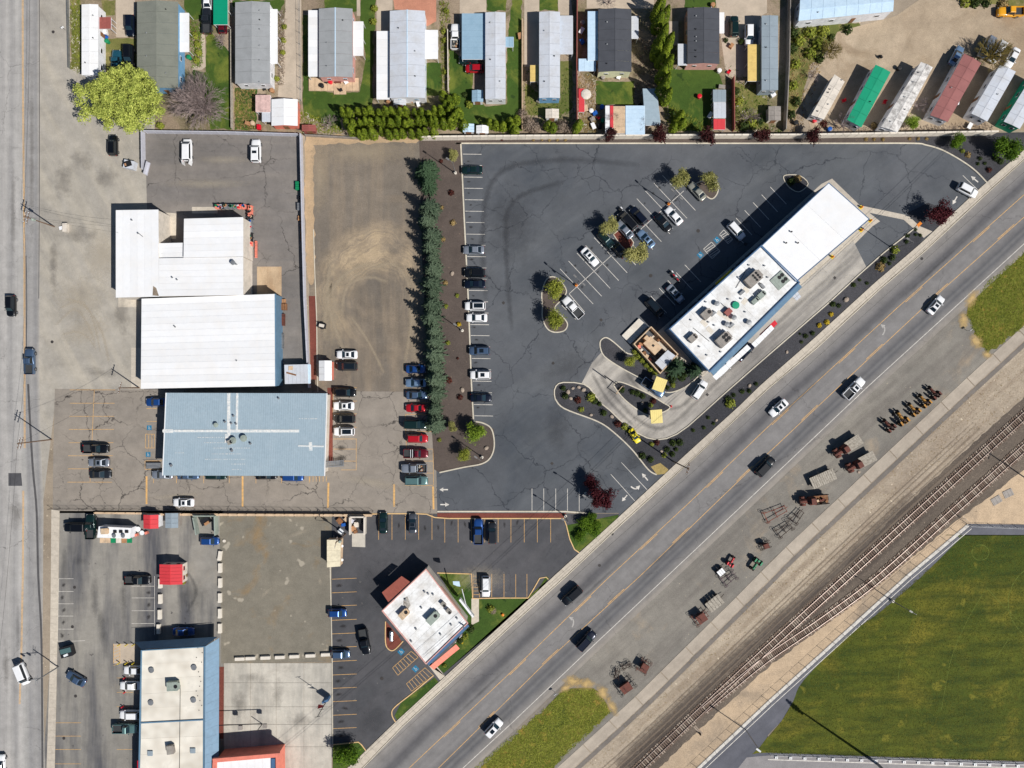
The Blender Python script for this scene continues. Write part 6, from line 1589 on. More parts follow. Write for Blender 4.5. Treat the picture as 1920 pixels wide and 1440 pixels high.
# ---------------------------------------------------------------- railway
bed_m = surf('dark_ballast', (72, 63, 56), (58, 51, 47), fine=4, fine_amt=.5)  # darker ballast tone for the gaps between the sleepers
def rail_track(label, cl, n, mat_t):
    pts = smooth_line(cl, 8); pts = resample(pts, n); w = [P(x, y) for x, y in pts]
    r = empty('railway_track', tuple(w[0]), 0, label, 'railway track')
    tm = [MB().box((0, 0, 0), (.30, 2.8, .16)).mesh('sleeper', mt) for mt in (m_tie, m_tie2)]
    for i in range(n):
        d = w[i + 1] - w[i]; a = math.atan2(d.y, d.x) + R.uniform(-.03, .03); p = w[i] - w[0]
        place(tm[0 if R.random() < .62 else 1], 'sleeper', r, (p.x, p.y, .10 + R.uniform(-.01, .01)), a, (R.uniform(.85, 1.15), R.uniform(.95, 1.07), 1))
    L, Rr = offs([(q.x, q.y) for q in w], 1.5)
    m = MB(); ribbon(m, [(q.x, q.y) for q in w], 2.3, .034); m.build('ballast_between_rails', bed_m, r, kind='stuff')
    for side in (L, Rr):
        m = MB(); sweep(m, side, .15, .17, .19); sweep(m, side, .10, .19, .36); m.build('rail', m_rail, r)
    return r
rail_track('upper railway track running diagonally beside the bare dirt', [(1990, 716), (1920, 779), (1754, 930), (1587, 1081), (1440, 1214), (1330, 1316), (1201, 1438), (1140, 1496)], 262, m_tie)
rail_track('lower railway track joining the upper one at a switch', [(1990, 776), (1920, 839), (1795, 951), (1650, 1081), (1545, 1160), (1440, 1232), (1370, 1288), (1318, 1331)], 228, m_tie)
p = P(1307, 1369)
o = empty('switch_stand', (p.x, p.y, 0), 0, 'pale railway switch timber with a dark lever beside the lower rail', 'railway switch')
MB().box((p.x, p.y, .12), (2.6, .3, .2), math.radians(-48)).box((p.x + .3, p.y + .25, .12), (2.6, .3, .2), math.radians(-48)).build('timber', m_tie2, o); MB().lathe((p.x + .6, p.y - .7, .2), [(.25, 0), (.2, .5), (.1, .9)], 8).build('lever', m_black, o)

# ---------------------------------------------------------------- poles and lamps
def lamp(px, py, h, label, arm_ang=None, double=False, base='c', group='lamp posts of the parking lots', head_l=.8):
    p = P(px, py); o = empty('lamp_post', (p.x, p.y, 0), 0, label, 'lamp post', group)
    MB().lathe((p.x, p.y, 0), [(.34, 0), (.34, .7), (.3, .74)], 12).build('concrete_base', {'y': m_orange, 'c': m_conc}[base], o)
    MB().tube((p.x, p.y, .7), (p.x, p.y, h), .11, 8, .075).build('pole', m_pole, o)
    for k, a in enumerate([arm_ang if arm_ang is not None else 145] + ([(arm_ang or 145) + 180] if double else [])):
        a = math.radians(a); q = Vector((p.x + math.cos(a) * 1.0, p.y + math.sin(a) * 1.0, h))
        MB().tube((p.x, p.y, h - .1), q, .05, 6).build('arm', m_pole, o)
        MB().box(q + Vector((math.cos(a) * .35, math.sin(a) * .35, 0)), (head_l, .38, .18), a).build('lamp_head', m_pole, o)
for a_ in ((854, 325, 8.2, 'lamp post in the north end of the brown mulch strip', 145), (867, 620, 8.0, 'lamp post by the middle of the brown mulch strip', 145), (904, 857, 7.6, 'lamp post at the south point of the mulch, beside the bright green tree', 145),
           (1060, 967, 8, 'lamp post at the end of the red bark strip', 150), (1098, 925, 8, 'lamp post hidden by the dark plum tree at the exit', 150), (1675, 467, 8.2, 'lamp post in the long bed south of the garage', 150), (1672, 1126, 10, 'tall lamp post between fence and sports field', 150)):
    lamp(*a_)
lamp(1080, 535, 8.2, 'double lamp post with a yellow base at the left end of the angled parking rows', 137, True, 'y'); lamp(1253, 383, 8.6, 'double lamp post with a yellow base at the right end of the angled parking rows', 137, True, 'y')
def upole(px, py, h, label, arms=1, extra=False):
    p = P(px, py); o = empty('utility_pole', (p.x, p.y, 0), 0, label, 'utility pole', 'utility poles')
    MB().tube((p.x, p.y, 0), (p.x, p.y, h), .16, 8, .11).build('pole', m_polew, o)
    for k in range(arms):
        c = MB().box((p.x, p.y, h - .5 - k * .9), (.12, 2.6, .14), math.radians(-14)).build('crossarm', m_polew, o)
        for s in (-1.1, -.5, .5, 1.1): MB().lathe((p.x + math.sin(math.radians(14)) * s, p.y + math.cos(math.radians(14)) * s, h - .42 - k * .9), [(.06, 0), (.08, .1), (.05, .22)], 6).build('insulator', m_lamp, c)
    if extra:
        MB().lathe((p.x + .4, p.y - .2, h - 3.0), [(.3, 0), (.32, .9), (.2, 1.0)], 10).build('transformer', m_unitg, o)
        MB().tube((p.x, p.y, h - 3.6), (p.x - 2.2, p.y, h - 3.2), .05).build('street_lamp_arm', m_steel, o)
    return (p.x, p.y, h)
u1 = upole(102, 425, 10.4, 'wooden utility pole with transformer on the apron west of the L shaped warehouse', 2, True)
u2 = upole(97, 824, 11.5, 'wooden utility pole with crossarms beside the cracked lot and the street', 2)
u3 = upole(261, 727, 8.6, 'wooden pole at the corner between the large warehouse and the blue roof', 1)
u4 = upole(1262, 865, 15.0, 'very tall pole with crossarms on the sidewalk by the restaurant exit', 2)
u5 = upole(1925, 898, 12, 'utility pole right of the railway, cut by the picture edge', 1)
u6 = upole(648, 1001, 9.5, 'pole with pale equipment beside the corner dumpster enclosure', 1, True)
def cable(a_, b_, label, sag=1.2, r_=.02):
    m = MB(); a_ = Vector(a_); b_ = Vector(b_); n = 10; pr = None
    for i in range(n + 1):
        t = i / n; q = a_.lerp(b_, t); q.z -= sag * 4 * t * (1 - t)
        if pr is not None: m.tube(pr, q, r_, 4)
        pr = q
    o = m.build('overhead_cable', m_cable); o['group'] = 'overhead cables'; return tag(o, label, 'cable')
cable(u1, P(217, 425, 6), 'upper service wire from the apron pole to the L shaped warehouse'); cable(Vector(u1) - Vector((0, 0, .8)), P(222, 436, 6), 'lower service wire from the apron pole to the L shaped warehouse')
cable(u1, u2, 'street wire between the two utility poles', 2.0); cable(u2, (u2[0] - 10, u2[1] - 90, 11), 'street wire leaving southwards over the signal mast', 1.5)
cable(u2, u3, 'wire from the street pole to the warehouse corner pole'); cable(u1, (u1[0] + 1, u1[1] + 90, 11), 'street wire leaving northwards beyond the park', 1.5)
hn = resample(SW_O, 4)
d_ = (P(1920, 288) - P(960, 1155)).normalized()
for k, (oz, oo) in enumerate(((14.2, 1.2), (14.2, -1.2), (13.0, .4))):
    n_ = Vector((-d_.y, d_.x, 0)) * oo; b0 = Vector(u4) + n_; b0.z = oz
    cable(b0, b0 + d_ * 105 + Vector((0, 0, 0)), ['north wire along the sidewalk towards the upper right', 'south wire along the sidewalk towards the upper right', 'lower wire along the sidewalk towards the upper right'][k], 1.6, .025)
    cable(b0, b0 - d_ * 110, ['north wire along the sidewalk over the corner lot', 'south wire along the sidewalk over the corner lot', 'lower wire along the sidewalk over the corner lot'][k], 1.6, .025)
# signal mast
p = P(110, 1250)
o = empty('traffic_signal_mast', (p.x, p.y, 0), 0, 'steel traffic signal mast reaching over the street above the white van', 'traffic signal')
MB().tube((p.x, p.y, 0), (p.x, p.y, 7.8), .16, 10, .11).build('pole', m_steel, o); MB().tube((p.x, p.y, 6.4), (p.x - 3.8, p.y - .5, 6.9), .09, 8, .06).build('mast_arm', m_steel, o)
for dx, dy in ((-3.6, -.5), (-2.2, -.3)): MB().box((p.x + dx, p.y + dy, 6.4), (.36, .34, 1.0)).build('signal_head', m_dark, o)
for z in (7.2, 7.8): MB().tube((p.x - .1, p.y - 1, z), (p.x - .1, p.y + 1, z), .05).build('crossarm', m_steel, o)
# flood light mast of the field
p = P(1645, 1432)
o = empty('floodlight_mast', (p.x, p.y, 0), 0, 'very tall stadium floodlight mast whose shadow crosses the sports field', 'floodlight')
MB().tube((p.x, p.y, 0), (p.x, p.y, 27), .35, 10, .16).build('mast', m_steel, o)
for k in range(4):
    MB().box((p.x, p.y, 24.2 + k * .9), (.12, 2.6, .12), math.radians(40)).build('lamp_bar', m_steel, o)
    for s in (-1.1, -.4, .4, 1.1): MB().lathe((p.x - math.sin(.7) * s, p.y + math.cos(.7) * s, 24.1 + k * .9), [(.16, 0), (.36, .25), (.3, .45)], 8).build('floodlight_head', m_black, o)
# flag pole on the concrete pad
p = P(616, 1308)
o = empty('flag_pole', (p.x, p.y, 0), 0, 'tall pole with small crossbars and a red and blue flag on the concrete pad edge', 'flagpole')
MB().tube((p.x, p.y, 0), (p.x, p.y, 9.5), .11, 8, .06).build('pole', m_black, o)
for z in (9.5, 6.0): MB().tube((p.x - .6, p.y - .1, z), (p.x + .6, p.y + .1, z), .05).build('crossbar', m_black, o)
MB().add([(p.x, p.y, 5.0), (p.x - 1.2, p.y - .3, 5.1), (p.x - 1.3, p.y + .2, 3.9), (p.x, p.y, 4.0)], [(0, 1, 2, 3)]).build('flag', m_redb, o); MB().box((p.x - .1, p.y + .3, 1.6), (1.5, .5, 2.4), .4).build('sign_box', m_bluetrim, o)
# track floodlight hinge pole at the bottom
p = P(1400, 1372); o = empty('leaning_pole', (p.x, p.y, 0), 0, 'grey lamp pole standing on the running track bend', 'lamp post')
MB().tube(P(1398, 1368), P(1398, 1368) + Vector((0, 0, 10)), .13, 8, .09).build('pole', m_steel, o); MB().box(P(1398, 1368) + Vector((-.5, .4, 10)), (1.2, .4, .2), 2.5).build('lamp_head', m_steel, o)
# small street and yard signs
for x, y, a_, l in ((124, 57, 20, 'small sign post by the far left yard'), (1040, 1297, 0, 'small sign post at the tip of the verge grass'), (1813, 620, 0, 'small white box at the foot of the right hand verge')):
    p = P(x, y); o = empty('sign_post', (p.x, p.y, 0), 0, l, 'sign'); MB().tube(p, p + Vector((0, 0, 1.6)), .04).build('post', m_steel, o); MB().box(p + Vector((0, 0, 1.4)), (.7, .06, .5), .6).build('sign_plate', m_white, o)
for x, y, l in ((121, 428, 'pale cabinet beside the apron utility pole'),):
    p = P(x, y); o = empty('utility_cabinet', (p.x, p.y, 0), 0, l, 'cabinet'); MB().box((p.x + .6, p.y, .5), (1.0, 2.0, 1.0)).build('casing', m_wall, o); MB().box((p.x - .5, p.y, .4), (1.0, .8, .1), .2).build('lid', m_white, o)

# ---------------------------------------------------------------- concrete barriers
bar = MB(); bar.loft([[(-1.1, -.42, 0), (-1.1, -.36, .62), (-1.1, .36, .62), (-1.1, .42, 0)][::-1], [(1.1, -.42, 0), (1.1, -.36, .62), (1.1, .36, .62), (1.1, .42, 0)][::-1]])
bm_ = bar.mesh('concrete_barrier', m_conc)
BG = 'concrete barrier blocks around the gravel square'
ordn = ['first', 'second', 'third', 'fourth', 'fifth', 'sixth', 'seventh', 'eighth']
for i, (x, y, a_) in enumerate(((413.5, 1041, 82), (414, 1064, 90), (414, 1092, 90), (413.5, 1120, 90), (413.5, 1149, 90), (413.5, 1177, 90))):
    p = P(x, y); o = bpy.data.objects.new('concrete_barrier', bm_); col.objects.link(o); o.location = (p.x, p.y, .05); o.rotation_euler = (0, 0, math.radians(a_)); tag(o, '%s barrier block from the top in the column left of the gravel square' % ordn[i], 'barrier', BG)
for i, (x, y, a_) in enumerate(((302, 1092, 90), (302, 1121, 90), (301, 1150, 90), (299, 1177, 90))):
    p = P(x, y + 1); o = bpy.data.objects.new('concrete_barrier', bm_); col.objects.link(o); o.location = (p.x, p.y, .05); o.rotation_euler = (0, 0, math.radians(a_)); tag(o, '%s barrier block from the top in the column below the red kiosk' % ordn[i], 'barrier', BG)
for i, (x, y) in enumerate(((451, 1234), (471, 1233), (499, 1232), (526, 1231), (553, 1229.5), (583, 1228), (612, 1226))):
    p = P(x, y); o = bpy.data.objects.new('concrete_barrier', bm_); col.objects.link(o); o.location = (p.x, p.y, .05); o.rotation_euler = (0, 0, math.radians(2)); tag(o, '%s barrier block from the left in the row below the gravel square' % ordn[i], 'barrier', BG)

# ---------------------------------------------------------------- food trailer, kiosks, enclosures
q = W([(185, 987), (246, 990), (243, 1010), (182, 1008)], 3.0)
r = broot('food_trailer', q, 'white food trailer with roof machines and a colourful menu awning', 'food trailer')
walls(r, q, 2.9, m_wallw, .05, .5); strips(r, q, 3.0, 6, m_white); hvac(r, 196, 996, 3.0, 1.6, 1.3, .4, 3, m_tan, 0)
for x in (215, 226, 237): box_on(r, 'roof_hatch', x, 997, 3.0, .7, .6, .25, 0, m_dark)
for x in (213, 230): vent(r, x, 1005, 3.0, .3, .5, name='exhaust_fan')
for i, mt in enumerate((m_tan, m_tan, m_greenp, m_wall, m_card, m_greenp)):
    q2 = W([(187 + i * 10.2, 1009), (196.5 + i * 10.2, 1009), (196.5 + i * 10.2, 1018), (187 + i * 10.2, 1018)], 2.4); strips(r, q2, 2.4, 1, mt, name='awning_panel')
for x in (210, 222):
    for y in (990, 1008): place(wheel_mesh(.4)[0], 'wheel', r, tuple(P(x, y, .4) - Vector((r.location.x, r.location.y, 0))))
r = empty('patio_table', tuple(P(265, 993)), 0, 'cluttered white round table and seats between food trailer and red tent', 'table')
MB().lathe(P(262, 991), [(.1, 0), (.1, .7), (.6, .72), (.6, .76)], 12).build('table_top', m_lamp, r); MB().lathe(P(269, 998), [(.1, 0), (.1, .6), (.55, .62), (.55, .66)], 12).build('round_seat', m_lamp, r)
for x, y in ((254, 991), (256, 1003), (275, 999)): MB().box(P(x, y, .4), (.6, .6, .8), R.random()).build('planter', R.choice([m_card, m_tan, m_salmon]), r)
shed('tent_canopy', 'red square tent roof beside the iron fence', (269, 965, 297, 991), 2.6, m_red, m_wallw, .45, cat='tent')
shed('storage_shed', 'grey ribbed small shed right of the red tent', (310, 962, 334, 990), 2.4, m_slate, m_unit, .2)
home('coffee_kiosk', 'red roofed drive-up kiosk with planters on its east side', (299, 1058, 342, 1096), 3.0, m_red, m_wall, .35, cat='kiosk', vents=0, group=None, n=6, trim=m_red)
for x, y in ((347, 1065), (348, 1078), (346, 1090)):
    p = P(x, y); o = empty('planter_box', (p.x, p.y, 0), 0, {1065: 'upper', 1078: 'middle', 1090: 'lower'}[y] + ' plant box on the east side of the red kiosk', 'planter', 'planters beside the kiosk')
    MB().box((p.x, p.y, .25), (.9, .8, .5)).build('box', m_woodb, o); bo_ = place(TR['gbush'][1][0][1], 'plant', o, (0, 0, .45))
r = empty('trash_enclosure', tuple(P(396, 985)), 0, 'grey open walled dumpster enclosure by the cracked lot fence', 'enclosure')
for pts in (((368, 965), (408, 965)), ((408, 965), (409, 1001)), ((368, 968), (374, 1000))):
    mm = MB(); sweep(mm, [tuple(P(*pts[0])[:2]), tuple(P(*pts[1])[:2])], .25, 0, 1.9); mm.build('wall', m_unitg, r)
o = empty('dumpster', tuple(P(386, 977)), 0, 'dark open dumpster with cardboard inside the grey enclosure', 'dumpster'); MB().box(P(386, 977, .7), (2.0, 1.4, 1.3), .5).build('bin', m_black, o); MB().box(P(388, 981, 1.4), (1.2, .6, .3), .6).build('cardboard', m_card, o)
r = empty('trash_enclosure', tuple(P(673, 985)), 0, 'pale walled corner enclosure full of boxes at the top of the black lot', 'enclosure')
for pts in (((659, 967), (686, 967)), ((686, 967), (686, 1000)), ((659, 967), (659, 1000))):
    mm = MB(); sweep(mm, [tuple(P(*pts[0])[:2]), tuple(P(*pts[1])[:2])], .3, 0, 1.9); mm.build('wall', m_wall, r)
for i, (x, y, mt, l) in enumerate(((664, 990, m_card, 'brown carton leaning low in the corner enclosure'), (669, 983, m_wall, 'pale sack in the middle of the corner enclosure'), (676, 975, m_dark, 'dark bin in the corner enclosure'), (667, 996, m_woodb, 'brown box at the mouth of the corner enclosure'), (661, 976, m_vinyl, 'light crate at the back of the corner enclosure'), (638, 976, m_woodb, 'timber pallet beside the corner enclosure'), (645, 983, m_bluep, 'blue barrel between pallet and enclosure'), (651, 972, m_tan, 'tan crate on the left of the corner enclosure'), (640, 995, m_lamp, 'pale machine under the pole beside the enclosure'))):
    p = P(x, y); s = R.uniform(.8, 1.3) if i != 5 else 1.4; o = empty('storage_crate', (p.x, p.y, 0), 0, l, 'crate', 'clutter around the corner enclosure'); MB().box((p.x, p.y, .35), (s, s * .8, .7), R.uniform(0, 3)).box((p.x, p.y, .72), (s * .85, s * .65, .06), R.uniform(0, 3)).build('crate_body', mt, o)
MB_ = None
p = P(131, 1218)
o = empty('dumpster', (p.x, p.y, 0), .1, 'dark green utility bin standing alone in the stained lot near the signal mast', 'dumpster'); MB().box((p.x, p.y, .8), (2.6, 2.3, 1.5), .15, taper=1.06).build('bin', m_black, o); MB().box((p.x, p.y + .3, 1.6), (2.5, 1.1, .12), .15).build('lid', PAINT['mint'], o); MB().box((p.x, p.y - .7, 1.62), (1.0, .5, .2), .3).build('contents', m_lamp, o)
for x, y, n_, l in ((248, 312, 0, 'dark blue and white open donation bin west of the fence gate'),):
    p = P(x, y); o = empty('donation_bin', (p.x, p.y, 0), 0, l, 'bin'); MB().box((p.x, p.y, .8), (2.4, 1.9, 1.5), -.2).build('bin', m_silver, o); MB().box((p.x - .2, p.y + .15, 1.6), (1.7, 1.3, .15), .3).build('opening', m_dark, o); MB().box((p.x - .7, p.y - .1, 1.6), (.4, .6, .2), .3).build('parcel', m_card, o)
p = P(279, 318); o = empty('fence_gate', (p.x, p.y, 0), 0, 'pale gate leaf leaning at the end of the short grey fence', 'gate'); MB().box((p.x, p.y, .9), (.1, 3.0, 1.8), -.25).box((p.x + .2, p.y, .95), (.5, 2.8, .06), -.25).build('gate_leaf', m_vinyl, o)
p = P(605, 611); o = empty('utility_trailer', (p.x, p.y, 0), 0, 'small dark utility trailer with a pale box in the gravel yard', 'trailer'); MB().box((p.x, p.y, .6), (1.9, 1.2, .2), -.2).box((p.x, p.y + .5, .85), (1.9, .08, .4), -.2).box((p.x, p.y - .5, .85), (1.9, .08, .4), -.2).build('deck', m_black, o); MB().box((p.x, p.y, .95), (1.1, .7, .5), -.2).build('cargo_box', m_wall, o)
for s in (-.7, .7): place(wheel_mesh(.34)[0], 'wheel', o, (0, s, .34))
# racks of goods at the L shaped building
cl = [m_greenp, m_greenp, m_bluep, m_salmon, m_card, m_silver, m_wall, m_redb, m_greenp, m_tan]
RG = 'racked goods beside the L shaped warehouse'
wds = {id(m_greenp): 'green', id(m_bluep): 'blue', id(m_salmon): 'salmon', id(m_card): 'brown', id(m_silver): 'silver', id(m_wall): 'cream', id(m_redb): 'red', id(m_tan): 'tan'}
for i, (x, y) in enumerate([(412 + k * 8.2, 390) for k in range(7)] + [(473, 392 + k * 8.4) for k in range(9)]):
    p = P(x, y); mt = cl[(i * 7) % 10]; top = cl[(i * 3 + 2) % 10]; top = top if top != mt else m_dark
    where = ('north edge of the white warehouse, %s from left' % ORD[i]) if i < 7 else ('east wall of the white warehouse, %s from top' % ORD[i - 7])
    o = empty('goods_rack', (p.x, p.y, 0), 0, ('rack of %s goods, ' % wds[id(mt)]) + where, 'rack', RG)
    m = MB()
    for dx in (-.45, .45):
        for dy in (-.45, .45): m.box((p.x + dx, p.y + dy, .8), (.06, .06, 1.6))
    m.box((p.x, p.y, .75), (.95, .95, .04)).box((p.x, p.y, 1.5), (.95, .95, .04)); m.build('rack_frame', R.choice([m_salmon, m_steel, m_black]), o)
    for k in range(4):
        MB().box((p.x + R.uniform(-.3, .3), p.y + R.uniform(-.3, .3), 1.52 + .12), (R.uniform(.25, .5), R.uniform(.2, .45), .25), R.random()).build('goods', R.choice([mt, mt, top]), o)
# stacked pallets and trolleys along the warehouse east wall and the vinyl wall
IG = 'stored goods along the rear lot'
for x, y, sx, sy, h, mt, l in ((532, 565, 1.2, .9, .6, m_card, 'stack of brown planks at the north east corner of the largest warehouse'), (533, 576, 1.6, 1.5, 1.0, m_woodb, 'tall timber crate below the brown plank stack'), (532, 600, .8, 2.8, .7, m_rust, 'long rusty rack frame along the largest warehouse'), (530, 640, .8, 3.6, .9, m_steel, 'steel ladder rack along the largest warehouse'), (528, 655, .5, 3.5, .6, m_salmon, 'salmon coloured bundle along the largest warehouse'),
                               (560, 350, 1.0, 2.0, .9, m_greenp, 'green pump trolley against the vinyl wall'), (563, 372, .8, 1.0, .7, m_black, 'black drum against the vinyl wall'), (563, 389, 1.0, 1.8, .9, m_steel, 'steel box against the vinyl wall'), (564, 410, 1.0, 1.2, .6, m_card, 'brown box against the vinyl wall'), (565, 436, .35, 4.0, .3, m_woodb, 'long brown plank lying along the vinyl wall'), (481, 468, .5, 4.0, .4, m_salmon, 'red edged long crate at the end of the goods racks')):
    p = P(x, y); o = empty('stored_goods', (p.x, p.y, 0), 0, l, 'stored goods', IG)
    m = MB(); k = max(2, int(max(sx, sy) / .35)); ax = sy > sx
    for i in range(k):
        t = (i + .5) / k - .5
        m.box((p.x + (0 if ax else t * sx), p.y + (t * sy if ax else 0), h / 2 + R.uniform(-.05, .08)), ((sx, sy / k * .8, h) if ax else (sx / k * .8, sy, h)))
    m.build('stack', mt, o)
# yard clutter behind the homes
CG = 'yard clutter behind the homes'
cn = [('garden_chair', 'chair'), ('storage_bin', 'bin'), ('garden_table', 'table'), ('cardboard_box', 'box')]
cols_ = [('white', m_white), ('blue', m_bluep), ('red', m_redb), ('brown', m_card), ('black', m_dark), ('tan', m_tan), ('grey', m_unit), ('green', m_greenp), ('rust', m_rust)]
for i, (x, y, c_, k, w_) in enumerate(((497, 168, 4, 0, 'beside the third home'), (512, 172, 3, 1, 'beside the third home'), (505, 205, 5, 2, 'near the pinkish shed roof'), (612, 155, 4, 0, 'on the timber terrace, left end'), (621, 156, 2, 1, 'on the timber terrace'), (635, 155, 8, 2, 'in the middle of the timber terrace'), (649, 154, 0, 2, 'at the right end of the timber terrace'), (640, 170, 4, 0, 'on the bump of the timber terrace'), (605, 163, 4, 1, 'at the lower left of the timber terrace'),
    (730, 192, 3, 3, 'below the home with worn roof patches'), (770, 190, 3, 2, 'below the worn roof, centre'), (780, 187, 5, 3, 'below the worn roof, right'), (785, 196, 0, 2, 'below the worn roof beside the hedge'), (1010, 190, 6, 3, 'near the blue end wall'), (1092, 45, 6, 1, 'in the shaded passage, upper'), (1090, 60, 0, 2, 'in the shaded passage, middle'), (1091, 80, 1, 3, 'in the shaded passage, lower'),
    (1098, 205, 5, 2, 'beside the red shed roof'), (1108, 210, 0, 1, 'in the open storage compound, top left'), (1115, 214, 1, 3, 'in the open storage compound, top'), (1128, 203, 1, 1, 'near the blue drum of the compound'), (1110, 225, 6, 3, 'in the open storage compound, middle'), (1122, 222, 2, 0, 'in the open storage compound, right'), (1112, 238, 0, 2, 'in the open storage compound, bottom left'), (1124, 238, 4, 3, 'in the open storage compound, bottom right'), (1130, 228, 7, 1, 'by the white roof strip'),
    (1347, 135, 0, 1, 'by the corner of the pink walled home'), (1352, 165, 6, 2, 'above the three part shed row'), (1365, 137, 2, 0, 'on the drive below the pink walled home'), (1370, 88, 3, 3, 'on the drive by the green suv'), (1310, 183, 2, 1, 'on the rough lawn'), (1330, 218, 0, 2, 'left of the three part shed row'), (1200, 200, 4, 3, 'by the slanted roof'), (1160, 145, 0, 2, 'by the cream end wall'), (1130, 147, 6, 1, 'left below the cream end wall'),
    (357, 110, 7, 1, 'by the porch of the grey green home'), (200, 62, 0, 3, 'below the rust red porch roof'), (202, 72, 1, 0, 'on the dry lawn of the leftmost home'), (204, 80, 7, 1, 'on the grass of the leftmost home'), (1525, 228, 2, 1, 'behind the travel trailer'), (1553, 244, 1, 1, 'by the pale fence below the trailers'), (1580, 190, 2, 0, 'between travel trailer and green home'), (1657, 193, 2, 0, 'between green and weathered homes'), (1650, 108, 4, 0, 'on the dirt lane above the green home'), (1683, 130, 4, 1, 'on the dirt lane above the weathered home'), (1805, 160, 6, 3, 'beside the faded red home'), (1800, 175, 7, 2, 'beside the faded red home, lower'), (1790, 195, 0, 3, 'low beside the faded red home'),
    (1815, 238, 0, 2, 'below the pale grey diagonal home'), (1895, 225, 0, 3, 'by the teal trimmed home'), (466, 233, 3, 3, 'by the hedge left of the patched lean-to'), (476, 233, 5, 1, 'left of the patched lean-to'), (487, 240, 2, 3, 'below the patched lean-to'), (1448, 180, 0, 3, 'below the blue grey narrow home'), (975, 70, 3, 2, 'by the narrow ribbed home steps'), (1490, 232, 4, 1, 'in the corner by the pale fence'), (1335, 12, 3, 1, 'above the second charcoal home'))):
    p = P(x, y); cw, mt = cols_[c_]; nm_, ct = cn[k]; o = empty(nm_, (p.x, p.y, .04), R.random() * 6, '%s %s %s' % (cw, nm_.replace('_', ' '), w_), ct, CG)
    off = root_loc(o)
    m = MB()
    if k == 0: m.box(off + Vector((0, 0, .42)), (.7, .7, .08)).box(off + Vector((-.32, 0, .75)), (.1, .7, .6)); [m.box(off + Vector((dx, dy, .2)), (.08, .08, .4)) for dx in (-.3, .3) for dy in (-.3, .3)]
    elif k == 1: m.lathe(off, [(.42, 0), (.5, .9), (.54, .92), (.3, 1.0)], 10)
    elif k == 2: m.box(off + Vector((0, 0, .72)), (1.5, .9, .08)); [m.box(off + Vector((dx, dy, .35)), (.08, .08, .7)) for dx in (-.6, .6) for dy in (-.35, .35)]
    else: m.box(off + Vector((0, 0, .4)), (1.1, .8, .8)).box(off + Vector((.1, .1, .85)), (.6, .5, .12), .5)
    m.build('body' if k in (1, 3) else 'frame', mt, o)

# ---------------------------------------------------------------- antique machines on the roadside gravel
AG = 'old farm machines shown along the road'
def tractor(px, py, rz, mat, label, s=1.0, g=AG):
    p = P(px, py); a = math.radians(rz); o = empty('old_tractor', (0, 0, 0), 0, label, 'tractor', g)
    MB().loft([[(-.3, -.22, .7), (-.3, .22, .7), (-.3, .24, 1.2), (-.3, .1, 1.35), (-.3, -.1, 1.35), (-.3, -.24, 1.2)], [(1.3, -.2, .75), (1.3, .2, .75), (1.3, .22, 1.2), (1.3, .1, 1.3), (1.3, -.1, 1.3), (1.3, -.22, 1.2)]]).build('bonnet', mat, o)
    MB().box((-.8, 0, .8), (1.1, .5, .5)).box((1.3, 0, .55), (.5, .3, .5)).build('chassis', m_rustd, o)
    MB().lathe((-1.1, 0, 1.2), [(.26, 0), (.3, .08), (.12, .1)], 10).box((-1.3, 0, 1.45), (.08, .5, .4)).build('seat', mat, o)
    MB().tube((-.35, 0, 1.4), (-.6, 0, 1.6), .03).lathe((-.62, 0, 1.6), [(.24, 0), (.25, .03), (.2, .04)], 12).build('steering_wheel', m_rustd, o)
    MB().tube((.6, 0, 1.3), (.6, 0, 1.9), .05).build('exhaust_pipe', m_rustd, o)
    for sgn in (-1, 1):
        w = MB().lathe((-.9, sgn * .85, .72), [(.5, -.2), (.7, -.16), (.72, 0), (.7, .16), (.5, .2)], 18, axis='y').build('rear_wheel', m_tyre, o); MB().lathe((-.9, sgn * .85, .72), [(.1, -.21), (.48, -.17), (.48, .17), (.1, .21)], 12, axis='y').build('rim', mat, w)
        MB().box((-.9, sgn * .82, 1.47), (.9, .36, .06)).build('mudguard', mat, o)
        MB().lathe((1.35, sgn * .5, .4), [(.25, -.1), (.4, -.08), (.4, .08), (.25, .1)], 14, axis='y').build('front_wheel', m_tyre, o)
    MB().tube((1.35, -.5, .4), (1.35, .5, .4), .06).tube((-.9, -.85, .72), (-.9, .85, .72), .1).build('axle', m_rustd, o)
    o.location = (p.x, p.y, .03); o.rotation_euler = (0, 0, a); o.scale = (s, s, s * 1.25)
m_oldy = paint('chipped_yellow_orange', (190, 138, 56), .7, .4, (130, 84, 44), scale=2)
for a_ in ((1661, 797, 133, m_rust, 'rust brown old tractor, lowest of the five in the line'), (1684, 783, 125, m_oldy, 'yellow old tractor with fork, second from the lower left of the line', 1.1), (1707, 767, 130, m_oldy, 'pale yellow old tractor in the middle of the line of five'), (1727, 751, 130, m_oldy, 'yellow old tractor, fourth of the line'), (1745, 736, 132, m_rust, 'brown old tractor at the upper right end of the line'),
           (1369, 1051, 60, m_redb, 'small red tractor near the road', .8), (1414, 1056, 235, m_greenp, 'small green tractor near the concrete path', .95)): tractor(*a_)
